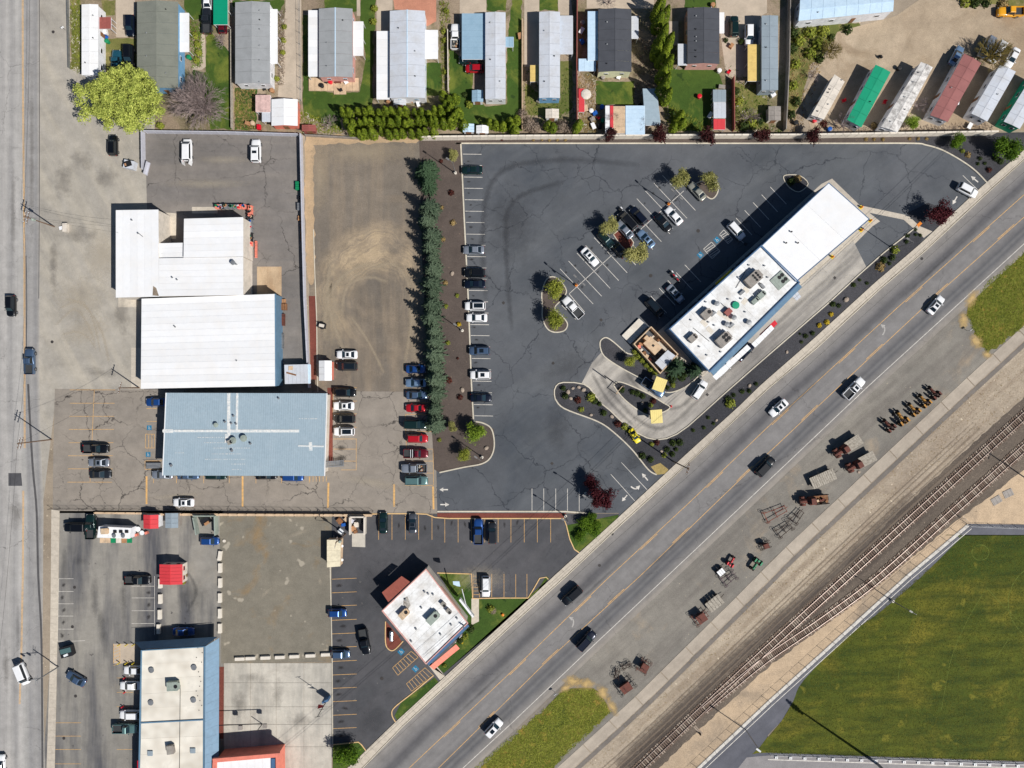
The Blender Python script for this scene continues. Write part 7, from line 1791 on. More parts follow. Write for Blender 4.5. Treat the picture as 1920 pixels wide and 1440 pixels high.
def old_truck(px, py, rz, label, bed='plank', L=6.6):
    p = P(px, py); o = empty('antique_truck', (0, 0, 0), 0, label, 'truck', AG); hl = L / 2
    MB().loft([[(hl - 1.9, -.5, .7), (hl - 1.9, .5, .7), (hl - 1.9, .5, 1.3), (hl - 1.9, .2, 1.5), (hl - 1.9, -.2, 1.5), (hl - 1.9, -.5, 1.3)], [(hl - .1, -.32, .7), (hl - .1, .32, .7), (hl - .1, .32, 1.15), (hl - .1, .14, 1.32), (hl - .1, -.14, 1.32), (hl - .1, -.32, 1.15)]]).build('bonnet', m_rust, o)
    MB().box((hl - 2.55, 0, 1.2), (1.3, 1.6, 1.1)).box((hl - 2.6, 0, 1.9), (1.15, 1.4, .5), taper=.88).build('cab', m_rust, o)
    MB().box((hl - 1.96, 0, 1.82), (.05, 1.2, .4)).build('windscreen', m_glass, o)
    MB().box((-.4, 0, .7), (L * .92, .8, .2)).build('chassis', m_rustd, o)
    for sgn in (-1, 1):
        m = MB(); n = 7
        m.loft([[(hl - .9 + .62 * math.cos(PI * i / n), sgn * .78 - .2, .45 + .6 * math.sin(PI * i / n)), (hl - .9 + .62 * math.cos(PI * i / n), sgn * .78 + .2, .45 + .6 * math.sin(PI * i / n)), (hl - .9 + .66 * math.cos(PI * i / n), sgn * .78 + .2, .5 + .64 * math.sin(PI * i / n)), (hl - .9 + .66 * math.cos(PI * i / n), sgn * .78 - .2, .5 + .64 * math.sin(PI * i / n))] for i in range(n + 1)]).build('fender', m_rust, o)
        MB().lathe((hl - .15, sgn * .42, 1.0), [(.14, -.1), (.17, .05), (.1, .12)], 10, axis='x').build('headlight', m_rustd, o)
        for x in (hl - .9, -hl * .5): MB().lathe((x, sgn * .8, .42), [(.28, -.12), (.42, -.1), (.42, .1), (.28, .12)], 14, axis='y').build('wheel', m_tyre, o)
    if bed == 'plank':
        for i in range(8): MB().box((-hl + 1.75, (i - 3.5) * .28, 1.15 + R.uniform(-.01, .02)), (3.5, .25, .08)).build('deck_plank', m_wood, o)
        for x in (-hl + .2, -hl + 3.3): MB().box((x, 0, 1.05), (.12, 2.2, .1)).build('cross_beam', m_rustd, o)
    else:
        for sgn in (-1, 1): MB().box((-hl + 1.5, sgn * .95, 1.1), (3.0, .08, .7)).build('bed_side', m_rustd, o)
        for i in range(5): MB().box((-hl + 1.5, (i - 2) * .34, .85), (3.0, .3, .06)).build('deck_plank', m_woodb, o)
        for i in range(4): MB().box((-hl + .6 + i * .6, R.uniform(-.5, .5), 1.1), (.45, .5, .4), R.random()).build('crate', R.choice([m_woodb, m_tan, m_rust]), o)
    o.location = (p.x, p.y, .03); o.rotation_euler = (0, 0, math.radians(rz)); o.scale = (1.1, 1.1, 1.4)
old_truck(1583, 837, 213, 'rusty antique truck with pale plank flatbed, upper left of the pair'); old_truck(1608, 866, 208, 'rusty antique truck with splintered plank flatbed, lower right of the pair'); old_truck(1521, 936, 186, 'rusty antique truck with a loaded open bed beside the path', 'box', 6.2)
def deck_wagon(px, py, rz, L, Wd, label, wheels=True, n=12, mat=None):
    p = P(px, py); o = empty('plank_wagon', (0, 0, 0), 0, label, 'wagon', AG)
    for i in range(n): MB().box(((i - (n - 1) / 2) * L / n, 0, .85 + R.uniform(-.01, .02)), (L / n * .88, Wd, .08)).build('deck_plank', mat or m_wood, o)
    for s in (-1, 1): MB().box((0, s * Wd * .35, .74), (L, .12, .14)).build('side_beam', m_rustd, o)
    MB().tube((L / 2, 0, .6), (L / 2 + 1.0, .1, .4), .05).build('drawbar', m_rustd, o)
    for x in (-L * .35, L * .35):
        for s in (-1, 1): MB().lathe((x, s * Wd * .45, .42), [(.1, -.04), (.42, -.05), (.42, .05), (.1, .04)], 14, axis='y').build('wheel', m_rustd, o)
    o.location = (p.x, p.y, .02); o.rotation_euler = (0, 0, math.radians(rz)); o.scale = (1.1, 1.1, 1.5)
deck_wagon(1539, 896, 24, 5.4, 2.5, 'flat grey plank wagon between the antique trucks'); deck_wagon(1337, 1128, 38, 3.6, 2.3, 'pale flat deck wagon near the concrete path', n=5); deck_wagon(1349, 1070, 40, 1.5, 1.2, 'small white box cart behind the red tractor', n=3, mat=m_white)
def frame_machine(px, py, rz, L, Wd, label, name='iron_implement', mat=None, wheels=2, tines=8, tall=.9, body=False):
    p = P(px, py); mat = mat or m_rustd; o = empty(name, (0, 0, 0), 0, label, 'implement', AG)
    for s in (-1, 1): MB().tube((-L / 2, s * Wd / 2, .5), (L / 2, s * Wd * .3, .55), .06, 6).build('side_bar', mat, o)
    MB().tube((-L / 2, -Wd * .6, .5), (-L / 2, Wd * .6, .5), .07, 6).tube((L / 2, -Wd * .4, .55), (L / 2, Wd * .4, .55), .06, 6).tube((0, -Wd * .5, .52), (0, Wd * .5, .52), .05, 6).build('cross_bar', mat, o)
    MB().tube((0, 0, .5), (L / 2 + .6, .1, .4), .05, 6).tube((-.2, 0, .5), (-.4, .1, tall + .4), .05, 6).build('lever', mat, o)
    for i in range(wheels):
        s = -1 if i % 2 else 1; x = -L / 2 if i < 2 else L / 2; r_ = .45
        m = MB(); pr = [(r_ * math.cos(k * PI / 8), r_ * math.sin(k * PI / 8)) for k in range(17)]
        for k in range(16): m.tube((x + pr[k][0], s * Wd * .58, r_ + pr[k][1]), (x + pr[k + 1][0], s * Wd * .58, r_ + pr[k + 1][1]), .035, 4)
        for k in range(0, 16, 2): m.tube((x, s * Wd * .58, r_), (x + pr[k][0], s * Wd * .58, r_ + pr[k][1]), .018, 3)
        m.build('spoked_wheel', mat, o)
    for i in range(tines):
        y = (i / (tines - 1) - .5) * Wd if tines > 1 else 0
        MB().tube((-.1, y, .5), (.15, y, .08), .03, 4).build('tine', mat, o)
    if body: MB().box((0, 0, .9), (L * .6, Wd * .7, .7), taper=1.15).build('hopper', m_rust, o)
    o.location = (p.x, p.y, .02); o.rotation_euler = (0, 0, math.radians(rz)); o.scale = (1.1, 1.1, 1.5)
m_redfr = paint('faded_red_frame', (150, 70, 50), .8, .4, (90, 60, 50), scale=2)
frame_machine(1452, 961, 25, 4.6, 2.0, 'faded red braced boom frame beside the road', 'boom_frame', m_redfr, 2, 6, body=False)
frame_machine(1493, 967, 50, 2.8, 1.6, 'thin iron harrow frame, upper one of two', 'iron_harrow'); frame_machine(1468, 992, 35, 3.2, 1.7, 'thin iron harrow frame with wheels, lower one of two', 'iron_harrow', wheels=4)
frame_machine(1432, 1021, 20, 1.6, 1.2, 'small dark seeding machine alone on the gravel', body=True, wheels=4); frame_machine(1365, 1083, 35, 2.8, 1.8, 'purple grey hay rake with fine wheels', 'hay_rake', paint('purple_grey_iron', (104, 84, 92), .8, .3), 4, 10)
frame_machine(1312, 1155, 35, 3.0, 2.2, 'rusty red thresher like machine at the end of the pale wagon', 'thresher', m_rust, 2, 4, 1.6, True); frame_machine(1206, 1247, 60, 2.4, 1.9, 'dark red buggy with a raised shade', 'horse_buggy', m_rust, 4, 2, 1.4, True); frame_machine(1172, 1284, 35, 3.4, 2.2, 'black open cart casting a square shadow', 'open_cart', m_black, 4, 2, 1.2, True)
frame_machine(1173, 1247, 20, 1.6, .8, 'pair of thin bicycle like wheels, upper', 'wheel_set', wheels=4, tines=2); frame_machine(1156, 1262, 80, 1.5, .8, 'pair of thin bicycle like wheels, lower', 'wheel_set', wheels=4, tines=2)
for x, y in ((1610, 885),):
    p = P(x, y); o = bpy.data.objects.new('boulder', rocks); col.objects.link(o); o.location = (p.x, p.y, 0); o.scale = (.9, .8, .6); tag(o, 'pale stone by the path near the antique trucks', 'boulder')
# debris squares at right
for x, y, rz_, l in ((1868, 938, 30, 'pale lattice panel lying on the sandy ground, left'), (1890, 925, 25, 'pale lattice panel lying on the sandy ground, right')):
    p = P(x, y); o = empty('metal_panel', (p.x, p.y, 0), 0, l, 'panel', 'panels lying by the railway'); a = math.radians(rz_)
    m = MB(); m.box((p.x, p.y, .08), (2.3, 1.7, .05), a); m.build('sheet', m_unit, o)
    for s in (-.8, 0, .8): MB().box((p.x + math.cos(a) * s, p.y + math.sin(a) * s, .12), (.08, 1.7, .05), a).build('rib', m_unit, o)
# ---------------------------------------------------------------- trees and shrubs
plant('lime', 229, 190, 7, 'huge lime green leafy tree overhanging the fence corner', 'tree', None, 1.05, rz=0)
plant('bare', 376, 196, 3.2, 'large bare grey twigged tree right of the lime green one', 'tree')
plant('bareo', 1868, 98, 4.5, 'olive brown bare tree standing over two diagonal homes', 'tree', None, 1.0, .9)
plant('bareo', 1557, 95, 3.0, 'brown bare tree on the weedy lot east of the straight row', 'tree', None, .6, .6)
for x, y, l, s in ((617, 228, 'pale leafless tree on the big lawn', .8), (1585, 232, 'bare reddish tree over the end of the green diagonal home', 1.0), (1728, 195, 'bare forked tree between the weathered and faded red homes', .9), (1148, 222, 'bare tree over the storage compound', .9), (1203, 232, 'bare tree over the light blue roof', .8), (1408, 215, 'bare tree on the patchy lawn below the yellow carport', .9), (1142, 0, 'bare tree above the charcoal home', .7), (1525, 140, 'bare thin tree beside the travel trailer', .6), (413, 75, 'bare bush like tree right of the flower bed', .7), (325, 150, 'bare small tree in front of the blue wall', .6)): plant('bares', x, y, 3, l, 'tree', 'bare trees of the home park', s)
PG = 'purple leaved plum trees along the fence'
for x, y, s, l in ((1146, 254, .78, 'first purple plum tree from the left along the pale fence'), (1233, 252, 1.0, 'second purple plum tree along the pale fence, by the slanted roof'), (1329, 253, 1.0, 'third purple plum tree along the pale fence, by the red shed'), (1429, 256, .92, 'fourth purple plum tree along the pale fence'), (1522, 253, .95, 'fifth purple plum tree along the pale fence, by the first trailer')): plant('plum', x, y, 3.2, l, 'tree', PG, s, rz=R.random() * 6)
plant('plumd', 1763, 401, 4, 'dark crimson plum tree alone at the upper exit', 'tree', None, .92); plant('plumd', 1128, 934, 4.5, 'dark crimson plum tree above the corner lawn by the lower exit', 'tree', None, .98)
plant('plumd', 1108, 905, 4.0, 'second dark tree beside the crimson plum at the lower exit', 'tree', None, .6)
OG = 'trees in the parking islands'
for k, x, y, s, l in (('olive', 1276, 338, 1.05, 'pale olive tree, left of the two at the top of the angled parking'), ('olive', 1333, 340, 1.05, 'pale olive tree, right of the two at the top of the angled parking'), ('olive', 1143, 426, 1.0, 'olive tree above the small diamond island'), ('olive', 1194, 478, 1.22, 'olive tree below the small diamond island'), ('olive2', 1040, 544, 1.1, 'yellow green tree, upper of two on the left end island'), ('olive2', 1041, 597, 1.05, 'yellow green tree, lower of two on the left end island'), ('olive2', 1182, 677, .62, 'small yellow green tree beside the service yard')): plant(k, x, y, 3.2, l, 'tree', OG, s)
plant('bright', 893, 812, 4, 'bright green leafy tree at the south end of the mulch strip', 'tree', None, .88); plant('olive2', 872, 851, 2.5, 'small yellowish tree below the bright green one', 'tree', None, .75); plant('olive', 848, 800, 2, 'yellow brown sapling between spruces and bright green tree', 'tree', None, .55); plant('olive', 851, 292, 3, 'thin pale sapling beside the north lamp post', 'tree', None, .62)
plant('green', 650, 1413, 3, 'dense green tree at the bottom edge on the corner lawn', 'tree', None, .95, .9); 
for x, y, s, l in ((1098, 985, .62, 'leafy green shrub mass in the middle of the corner lawn'), (1118, 990, .6, 'leafy green shrub mass near the sidewalk end of the corner lawn'), (1090, 1004, .5, 'leafy green shrub low on the corner lawn'), (1110, 972, .5, 'leafy green shrub under the crimson plum')): plant('green', x, y, 2, l, 'shrub', 'shrubs of the corner lawn', s, s * .7)
plant('green', 1893, 272, 4, 'large green tree at the right edge above the sidewalk', 'tree', None, 1.05); plant('green', 1790, 266, 2.5, 'dark green rounded tree by the fence end', 'tree', None, .62, .7); plant('bright', 1707, 232, 2.5, 'bright green shrub tree below the weathered home', 'tree', None, .62, .5)
plant('pine', 1270, 690, 2.5, 'dark green conifer right of the service yard', 'tree', None, 1.35, rz=1); plant('pine', 1304, 694, 2, 'smaller dark conifer at the restaurant corner', 'tree', None, 1.0); plant('bush', 1280, 705, .5, 'dark round shrub between the two restaurant conifers', 'shrub', None, 2.4); plant('bush', 1262, 712, .5, 'dark round shrub below the larger restaurant conifer', 'shrub', None, 2.0)
SG2 = 'blue spruces between gravel yard and mulch'
ys = [(803, 318, 1.05, 1), (806, 345, .95, 1), (808, 388, 1.0, 0), (802, 412, .95, 0), (811, 440, 1.0, 0), (810, 463, .95, 0), (813, 483, .95, 0), (814, 503, .92, 0), (812, 532, 1.0, 0), (813, 548, .9, 0), (812, 571, 1.0, 0), (812, 596, 1.05, 0), (815, 621, .95, 0), (816, 640, .92, 0), (818, 664, .95, 0), (817, 687, .95, 0), (819, 712, 1.0, 0), (819, 737, 1.0, 0), (816, 768, .98, 0), (818, 796, 1.0, 0)]
for i, (x, y, s, g) in enumerate(ys):
    on = (ordn + ['ninth', 'tenth', 'eleventh', 'twelfth', 'thirteenth', 'fourteenth', 'fifteenth', 'sixteenth', 'seventeenth', 'eighteenth', 'nineteenth', 'twentieth'])[i]
    plant('spruceg' if g else 'spruce%d' % (i % 3), x - 4, y, 4.0, '%s spruce from the top of the long spruce row' % on, 'tree', SG2, s * R.uniform(.86, 1.16), s * R.uniform(.88, 1.12))
HG = 'arborvitae hedge columns by the fence'
k = 0
rows = [(645, 226, 2), (655, 240, 0)]
hx = []
for x in range(646, 866, 13): hx.append((x + R.uniform(-3, 3), 213 + R.uniform(-4, 6)))
for x in range(652, 870, 12): hx.append((x + R.uniform(-3, 3), 231 + R.uniform(-4, 5)))
for x in range(660, 815, 14): hx.append((x + R.uniform(-3, 3), 249 + R.uniform(-4, 4)))
hx += [(832, 182), (843, 190), (853, 186), (836, 200), (847, 205), (826, 208), (851, 222), (861, 212)]
hx.sort(key=lambda t: t[0]); nrow = {}
for i, (x, y) in enumerate(hx):
    rowname = 'front' if y > 240 else ('middle' if y > 221 else 'back'); nrow[rowname] = nrow.get(rowname, -1) + 1
    plant('arb%d' % (i % 3), x, y, 2.4, '%s arborvitae column from the left in the %s row of the dense hedge' % (ORD[min(nrow[rowname], 25)], rowname), 'hedge column', HG, R.uniform(.85, 1.12), R.uniform(.85, 1.1))
for i, (x, y) in enumerate(((918, 232), (930, 236), (943, 238), (956, 230), (968, 226), (960, 240), (1028, 236), (1036, 240), (1085, 234), (1080, 242), (965, 246), (1270, 225), (1278, 232), (1262, 240), (1275, 217))):
    plant('arb%d' % (i % 3), x, y, 2, 'loose arborvitae %s' % ['behind the white gabled shed', 'right of the white gabled shed', 'by the lawn of the ribbed home', 'in the clump below the ribbed home, upper', 'in the clump below the ribbed home, right', 'in the clump below the ribbed home, lower', 'between the two bare shrubs', 'between the two bare shrubs, right', 'at the foot of the dark passage', 'at the foot of the dark passage, lower', 'touching the pale fence near the clump', 'in the clump left of the rough lawn', 'in the clump left of the rough lawn, right', 'in the clump left of the rough lawn, low', 'in the clump left of the rough lawn, top'][i], 'tree', 'loose arborvitae along the fence', 1.0, .8)
for i, (x, y) in enumerate(((1240, 4), (1248, 26), (1236, 38), (1246, 58), (1238, 76), (1249, 92), (1241, 108), (1254, 118), (1243, 136), (1250, 150), (1242, 165), (1252, 178), (1232, 20), (1233, 92), (1256, 75))):
    plant('poplar', x, y, 6.0, '%s poplar from the top in the tall dark green row' % (ordn + ['ninth', 'tenth', 'eleventh', 'twelfth', 'thirteenth', 'fourteenth', 'fifteenth'])[i], 'tree', 'tall poplar row', R.uniform(.75, .95))
for x, y, s, l in ((990, 232, 1.0, 'bare grey shrub left of the green arborvitae clump'), (1002, 240, .9, 'bare grey shrub by the fence below the cream shed, left'), (1055, 236, 1.0, 'bare grey shrub by the fence below the cream shed, right'), (1066, 242, .8, 'bare grey shrub by the fence at the dark passage'), (980, 214, .8, 'bare grey shrub at the fence line between lawns'), (857, 232, .8, 'bare grey shrub at the end of the dense hedge'), (735, 249, .6, 'bare pale shrub in a gap of the dense hedge')): plant('twigbush', x, y, 1, l, 'shrub', 'bare shrubs by the fence', s)
SB = 'low shrubs in the planting beds'
bl = [('bush', 1056, 728, 1.6), ('bush', 1060, 742, 2.0), ('rbush', 1084, 750, 1.8), ('gbush', 1108, 745, 2.4), ('bush', 1115, 752, 1.9), ('bush', 1124, 757, 1.5), ('gbush', 1090, 768, 1.5), ('bush', 1132, 774, 1.9), ('rbush', 1158, 795, 1.8), ('gbush', 1172, 800, 1.8), ('bush', 1178, 808, 1.3), ('bush', 1205, 855, 2.0), ('bush', 1220, 862, 1.9), ('bush', 1251, 843, 1.7), ('bush', 1261, 852, 1.7), ('bush', 1268, 843, 1.3), ('gbush', 1246, 854, 1.4), ('bush', 1262, 831, 2.0), ('bush', 1275, 830, 2.1), ('gbush', 1222, 833, 1.2), ('rbush', 1232, 830, 1.5), ('bush', 1300, 807, 1.1), ('bush', 1320, 802, 1.1), ('bush', 1328, 783, 1.1), ('bush', 1338, 794, 1.0), ('gbush', 1370, 757, 2.6), ('bush', 1366, 748, 1.8), ('bush', 1392, 734, 1.4), ('bush', 1405, 733, 1.3), ('bush', 1376, 741, 1.3), ('bush', 1418, 720, 1.2),
      ('bush', 1503, 641, 1.0), ('bush', 1511, 630, 1.4), ('bush', 1524, 625, 1.3), ('bush', 1500, 626, .7), ('ybush', 1537, 610, 1.5), ('ybush', 1551, 604, 1.6), ('ybush', 1559, 589, 1.5), ('bush', 1562, 570, 1.6), ('bush', 1573, 573, 1.3), ('bush', 1601, 534, 1.4), ('bush', 1612, 525, .9), ('bush', 1626, 531, 1.0), ('straw', 1652, 500, 2.2), ('bush', 1658, 487, 2.0), ('bush', 1674, 483, 1.8), ('bush', 1668, 494, 1.1), ('gbush', 1679, 468, 2.2), ('bush', 1700, 453, 1.2), ('bush', 1702, 442, 1.3), ('bush', 1717, 440, .9), ('bush', 1717, 430, 1.0), ('bush', 1726, 441, 1.0),
      ('bush', 1166, 731, 1.8), ('bush', 1186, 735, 1.6), ('bush', 1195, 738, 1.8), ('bush', 1205, 743, 1.7), ('rbush', 1225, 752, 1.5), ('gbush', 1220, 760, 1.3), ('bush', 1210, 770, 1.4), ('gbush', 1190, 660, 1.6), ('gbush', 1196, 668, 1.6), ('gbush', 1204, 676, 1.6), ('gbush', 1212, 685, 1.6), ('gbush', 1220, 692, 1.6), ('gbush', 1228, 699, 1.5), ('bush', 1252, 727, 1.4), ('gbush', 1262, 722, 1.4), ('bush', 1484, 340, 2.2), ('straw', 1496, 335, 1.8),
      ('rbush', 846, 361, 1.5), ('straw', 828, 389, 1.0), ('straw', 849, 417, 1.4), ('rbush', 827, 302, 1.0), ('straw', 830, 448, 1.2), ('straw', 835, 530, 1.2), ('gbush', 857, 554, 1.1), ('gbush', 836, 574, 1.2), ('ybush', 860, 608, 1.5), ('gbush', 840, 643, 1.2), ('rbush', 842, 713, 1.6), ('rbush', 862, 745, 1.5), ('rbush', 858, 672, .7), ('gbush', 824, 825, 1.1),
      ('straw', 1000, 261.5, .8), ('straw', 1016, 261.5, .7), ('straw', 1030, 262, .8), ('straw', 1045, 262, .8), ('straw', 1060, 262, .8), ('straw', 1624, 261, .9), ('straw', 1639, 261, .8), ('straw', 1656, 261, .9), ('straw', 1706, 260, .8), ('straw', 1722, 260, .8), ('straw', 1738, 260, .8), ('rbush', 941, 261, .8),
      ('bush', 1838, 297, 1.2), ('bush', 1847, 306, 1.0), ('bush', 1834, 307, 1.0), ('bush', 1868, 297, 1.6), ('bush', 1877, 302, 1.8), ('straw', 1816, 290, 1.4), ('gbush', 1805, 283, 1.2),
      ('bush', 862, 1203, 1.8), ('ybush', 866, 1205, .9), ('gbush', 872, 1195, 1.9), ('bush', 882, 1180, 2.4), ('gbush', 833, 1248, 1.2), ('gbush', 920, 1142, 2.0), ('twigbush', 924, 1145, .6), ('rbush', 1855, 318, 1.4), ('gbush', 370, 82, 1.8), ('gbush', 372, 98, 1.8), ('gbush', 368, 112, 1.8), ('gbush', 365, 66, 1.8), ('gbush', 533, 50, 1.4), ('gbush', 531, 75, 1.4), ('gbush', 530, 98, 1.4), ('gbush', 519, 147, 1.5), ('gbush', 832, 58, 1.6), ('gbush', 833, 75, 1.6), ('gbush', 835, 135, 1.5), ('gbush', 836, 20, 1.5), ('gbush', 702, 15, 1.8), ('gbush', 700, 40, 1.8), ('bush', 1390, 77, 1.8), ('bush', 1361, 75, 1.4), ('bush', 1490, 60, 3.0), ('bush', 1487, 90, 2.8), ('gbush', 1492, 120, 2.6), ('gbush', 1487, 160, 2.6), ('bush', 1494, 190, 2.6), ('bush', 1485, 215, 2.4), ('gbush', 1500, 75, 3), ('gbush', 1520, 60, 3), ('gbush', 1545, 58, 3), ('bush', 1590, 55, 2.6), ('gbush', 1520, 100, 3.0), ('gbush', 1536, 82, 3.4), ('bush', 1560, 70, 2.0), ('bush', 1538, 110, 2.4), ('gbush', 1345, 210, 1.4), ('bush', 1395, 235, 3.0), ('gbush', 1410, 230, 2.6), ('bush', 1425, 225, 2.6), ('gbush', 1386, 190, 2.4), ('bush', 1381, 170, 2.0), ('rbush', 1545, 232, 1.8), ('straw', 1640, 235, 1.6), ('gbush', 880, 195, 2.0), ('bush', 872, 178, 1.6), ('gbush', 300, 235, 2.0), ('bush', 1830, 4, 3.0), ('bush', 1850, 6, 2.4), ('gbush', 1810, 5, 2.5), ('straw', 1882, 8, 2.4)]
adj = {'bush': 'dark green', 'gbush': 'olive green', 'ybush': 'bright yellow', 'straw': 'straw coloured', 'rbush': 'reddish brown', 'twigbush': 'bare pale'}
def region(x, y):
    if y < 125 and x < 560: return 'in the beds at upper left'
    if y < 230 and x < 900: return 'beside the homes with white carports'
    if y < 266 and x < 950: return 'in the yards behind the fence'
    if 255 < y < 268 and x < 1200: return 'at the foot of the pale fence, left stretch'
    if 255 < y < 268 and x > 1600 and x < 1750: return 'at the foot of the pale fence, right stretch'
    if y < 245 and x < 1480: return 'around the charcoal roofed homes'
    if y < 245 and x < 1800: return 'on the weedy lot beside the trailers'
    if y < 20: return 'at the top edge above the orange pickup'
    if x > 1780: return 'in the corner bed by the large green tree'
    if x < 880 and y < 900: return 'in the brown mulch strip'
    if x < 940 and y > 1100: return 'on the lawn of the corner restaurant'
    if x < 1140 and y > 700: return 'in the west end of the rock bed'
    if 1140 <= x < 1235 and 728 < y < 772 : return 'in the lower planter island'
    if 1180 <= x < 1270 and 650 < y < 730: return 'along the service yard wall'
    if x < 1240 and y > 770: return 'in the narrow neck of the rock bed'
    if x < 1350 and y > 770: return 'in the corner of the rock bed'
    if x < 1430 and y > 700: return 'in the long bed across from the diner front'
    if y < 360: return 'in the bed at the garage corner'
    if x < 1580: return 'in the long bed south of the awnings'
    return 'in the long bed south of the garage'
cnt = {}
for k_, x, y, s in bl:
    key = adj[k_] + region(x, y); cnt.setdefault(key, []).append((x, y))
for k_, x, y, s in bl:
    reg = region(x, y); g = cnt[adj[k_] + reg]; g2 = sorted(g)
    noun = 'ornamental grass tuft' if k_ == 'straw' else 'shrub'
    if len(g2) > 1:
        i = g2.index((x, y)); n = len(g2)
        pos = 'leftmost' if i == 0 else ('rightmost' if i == n - 1 else (ordn + ['ninth', 'tenth', 'eleventh', 'twelfth', 'thirteenth', 'fourteenth', 'fifteenth', 'sixteenth', 'seventeenth', 'eighteenth', 'nineteenth', 'twentieth'])[min(i, 19)] + ' from the left')
        l = '%s %s, %s %s' % (adj[k_], noun, pos, reg)
    else: l = '%s %s %s' % (adj[k_], noun, reg)
    plant(k_, x, y, .3, l, 'grass' if k_ == 'straw' else 'shrub', SB, s * .82, s * .8)
# thin grass and weed tufts too many to count
def tufts(name, poly, n, mat, s, seed, hz=.12):
    rr = random.Random(seed); xs_ = [p[0] for p in poly]; ys_ = [p[1] for p in poly]; vs = []; fs = []
    def inside(x, y):
        c = False; j = len(poly) - 1
        for i in range(len(poly)):
            if ((poly[i][1] > y) != (poly[j][1] > y)) and x < (poly[j][0] - poly[i][0]) * (y - poly[i][1]) / (poly[j][1] - poly[i][1]) + poly[i][0]: c = not c
            j = i
        return c
    while n > 0:
        x = rr.uniform(min(xs_), max(xs_)); y = rr.uniform(min(ys_), max(ys_))
        if not inside(x, y): continue
        n -= 1; p = P(x, y)
        for _ in range(2):
            a = rr.uniform(0, PI * 2); i = len(vs); ss = s * rr.uniform(.5, 1.4)
            vs += [(p.x, p.y, .045), (p.x + math.cos(a) * ss * .35, p.y + math.sin(a) * ss * .35, .045), (p.x + math.cos(a + .5) * ss, p.y + math.sin(a + .5) * ss, .05 + hz * rr.random() * 2)]; fs.append((i, i + 1, i + 2))
    me = mesh_from(vs, fs, name, mat); o = bpy.data.objects.new(name, me); col.objects.link(o); o['kind'] = 'stuff'
tufts('weeds', [(1812, 590), (1850, 530), (1925, 470), (1925, 610), (1850, 661), (1822, 612)], 5000, lf_olive2, .5, 1)
tufts('weeds', [(890, 1440), (1020, 1330), (1055, 1296), (1115, 1292), (1145, 1335), (1035, 1440)], 6000, lf_olive2, .5, 2)
tufts('grass', [(1925, 1006), (1815, 1006), (1590, 1192), (1487, 1315), (1442, 1400), (1442, 1412), (1925, 1428)], 26000, leafmat('field_grass_blades', (50, 66, 16), (110, 110, 34)), .4, 3, .05)
tufts('weeds', [(1455, 1080), (1835, 725), (1925, 650), (1925, 735), (1560, 1075), (1160, 1435), (1090, 1440)], 1200, lf_grass, .3, 4, .06)

for i, pl in enumerate(([(132, 0), (150, 0), (150, 140), (134, 128)], [(354, 40), (380, 45), (378, 125), (360, 128)], [(440, 160), (478, 165), (478, 243), (440, 243)], [(522, 20), (534, 20), (532, 160), (520, 160)], [(824, 0), (842, 0), (842, 180), (828, 180)], [(980, 120), (1010, 160), (1076, 120), (1078, 245), (980, 245)], [(1082, 140), (1118, 140), (1118, 250), (1084, 250)], [(1185, 75), (1228, 75), (1232, 160), (1188, 196)],
    [(1240, 190), (1335, 240), (1255, 250)], [(1360, 120), (1440, 170), (1466, 250), (1366, 250)], [(1478, 40), (1520, 60), (1540, 130), (1500, 248), (1478, 248)], [(1590, 238), (1860, 232), (1860, 248), (1590, 248)], [(560, 205), (640, 240), (640, 250), (566, 250)])):
    tufts('weeds', pl, 420, (lf_olive2, lf_green, lf_grass, lf_twig)[i % 4], .55, 20 + i, .2)
    tufts('litter', pl, 60, (m_wall, m_rust, m_dark)[i % 3], .5, 60 + i, .15)
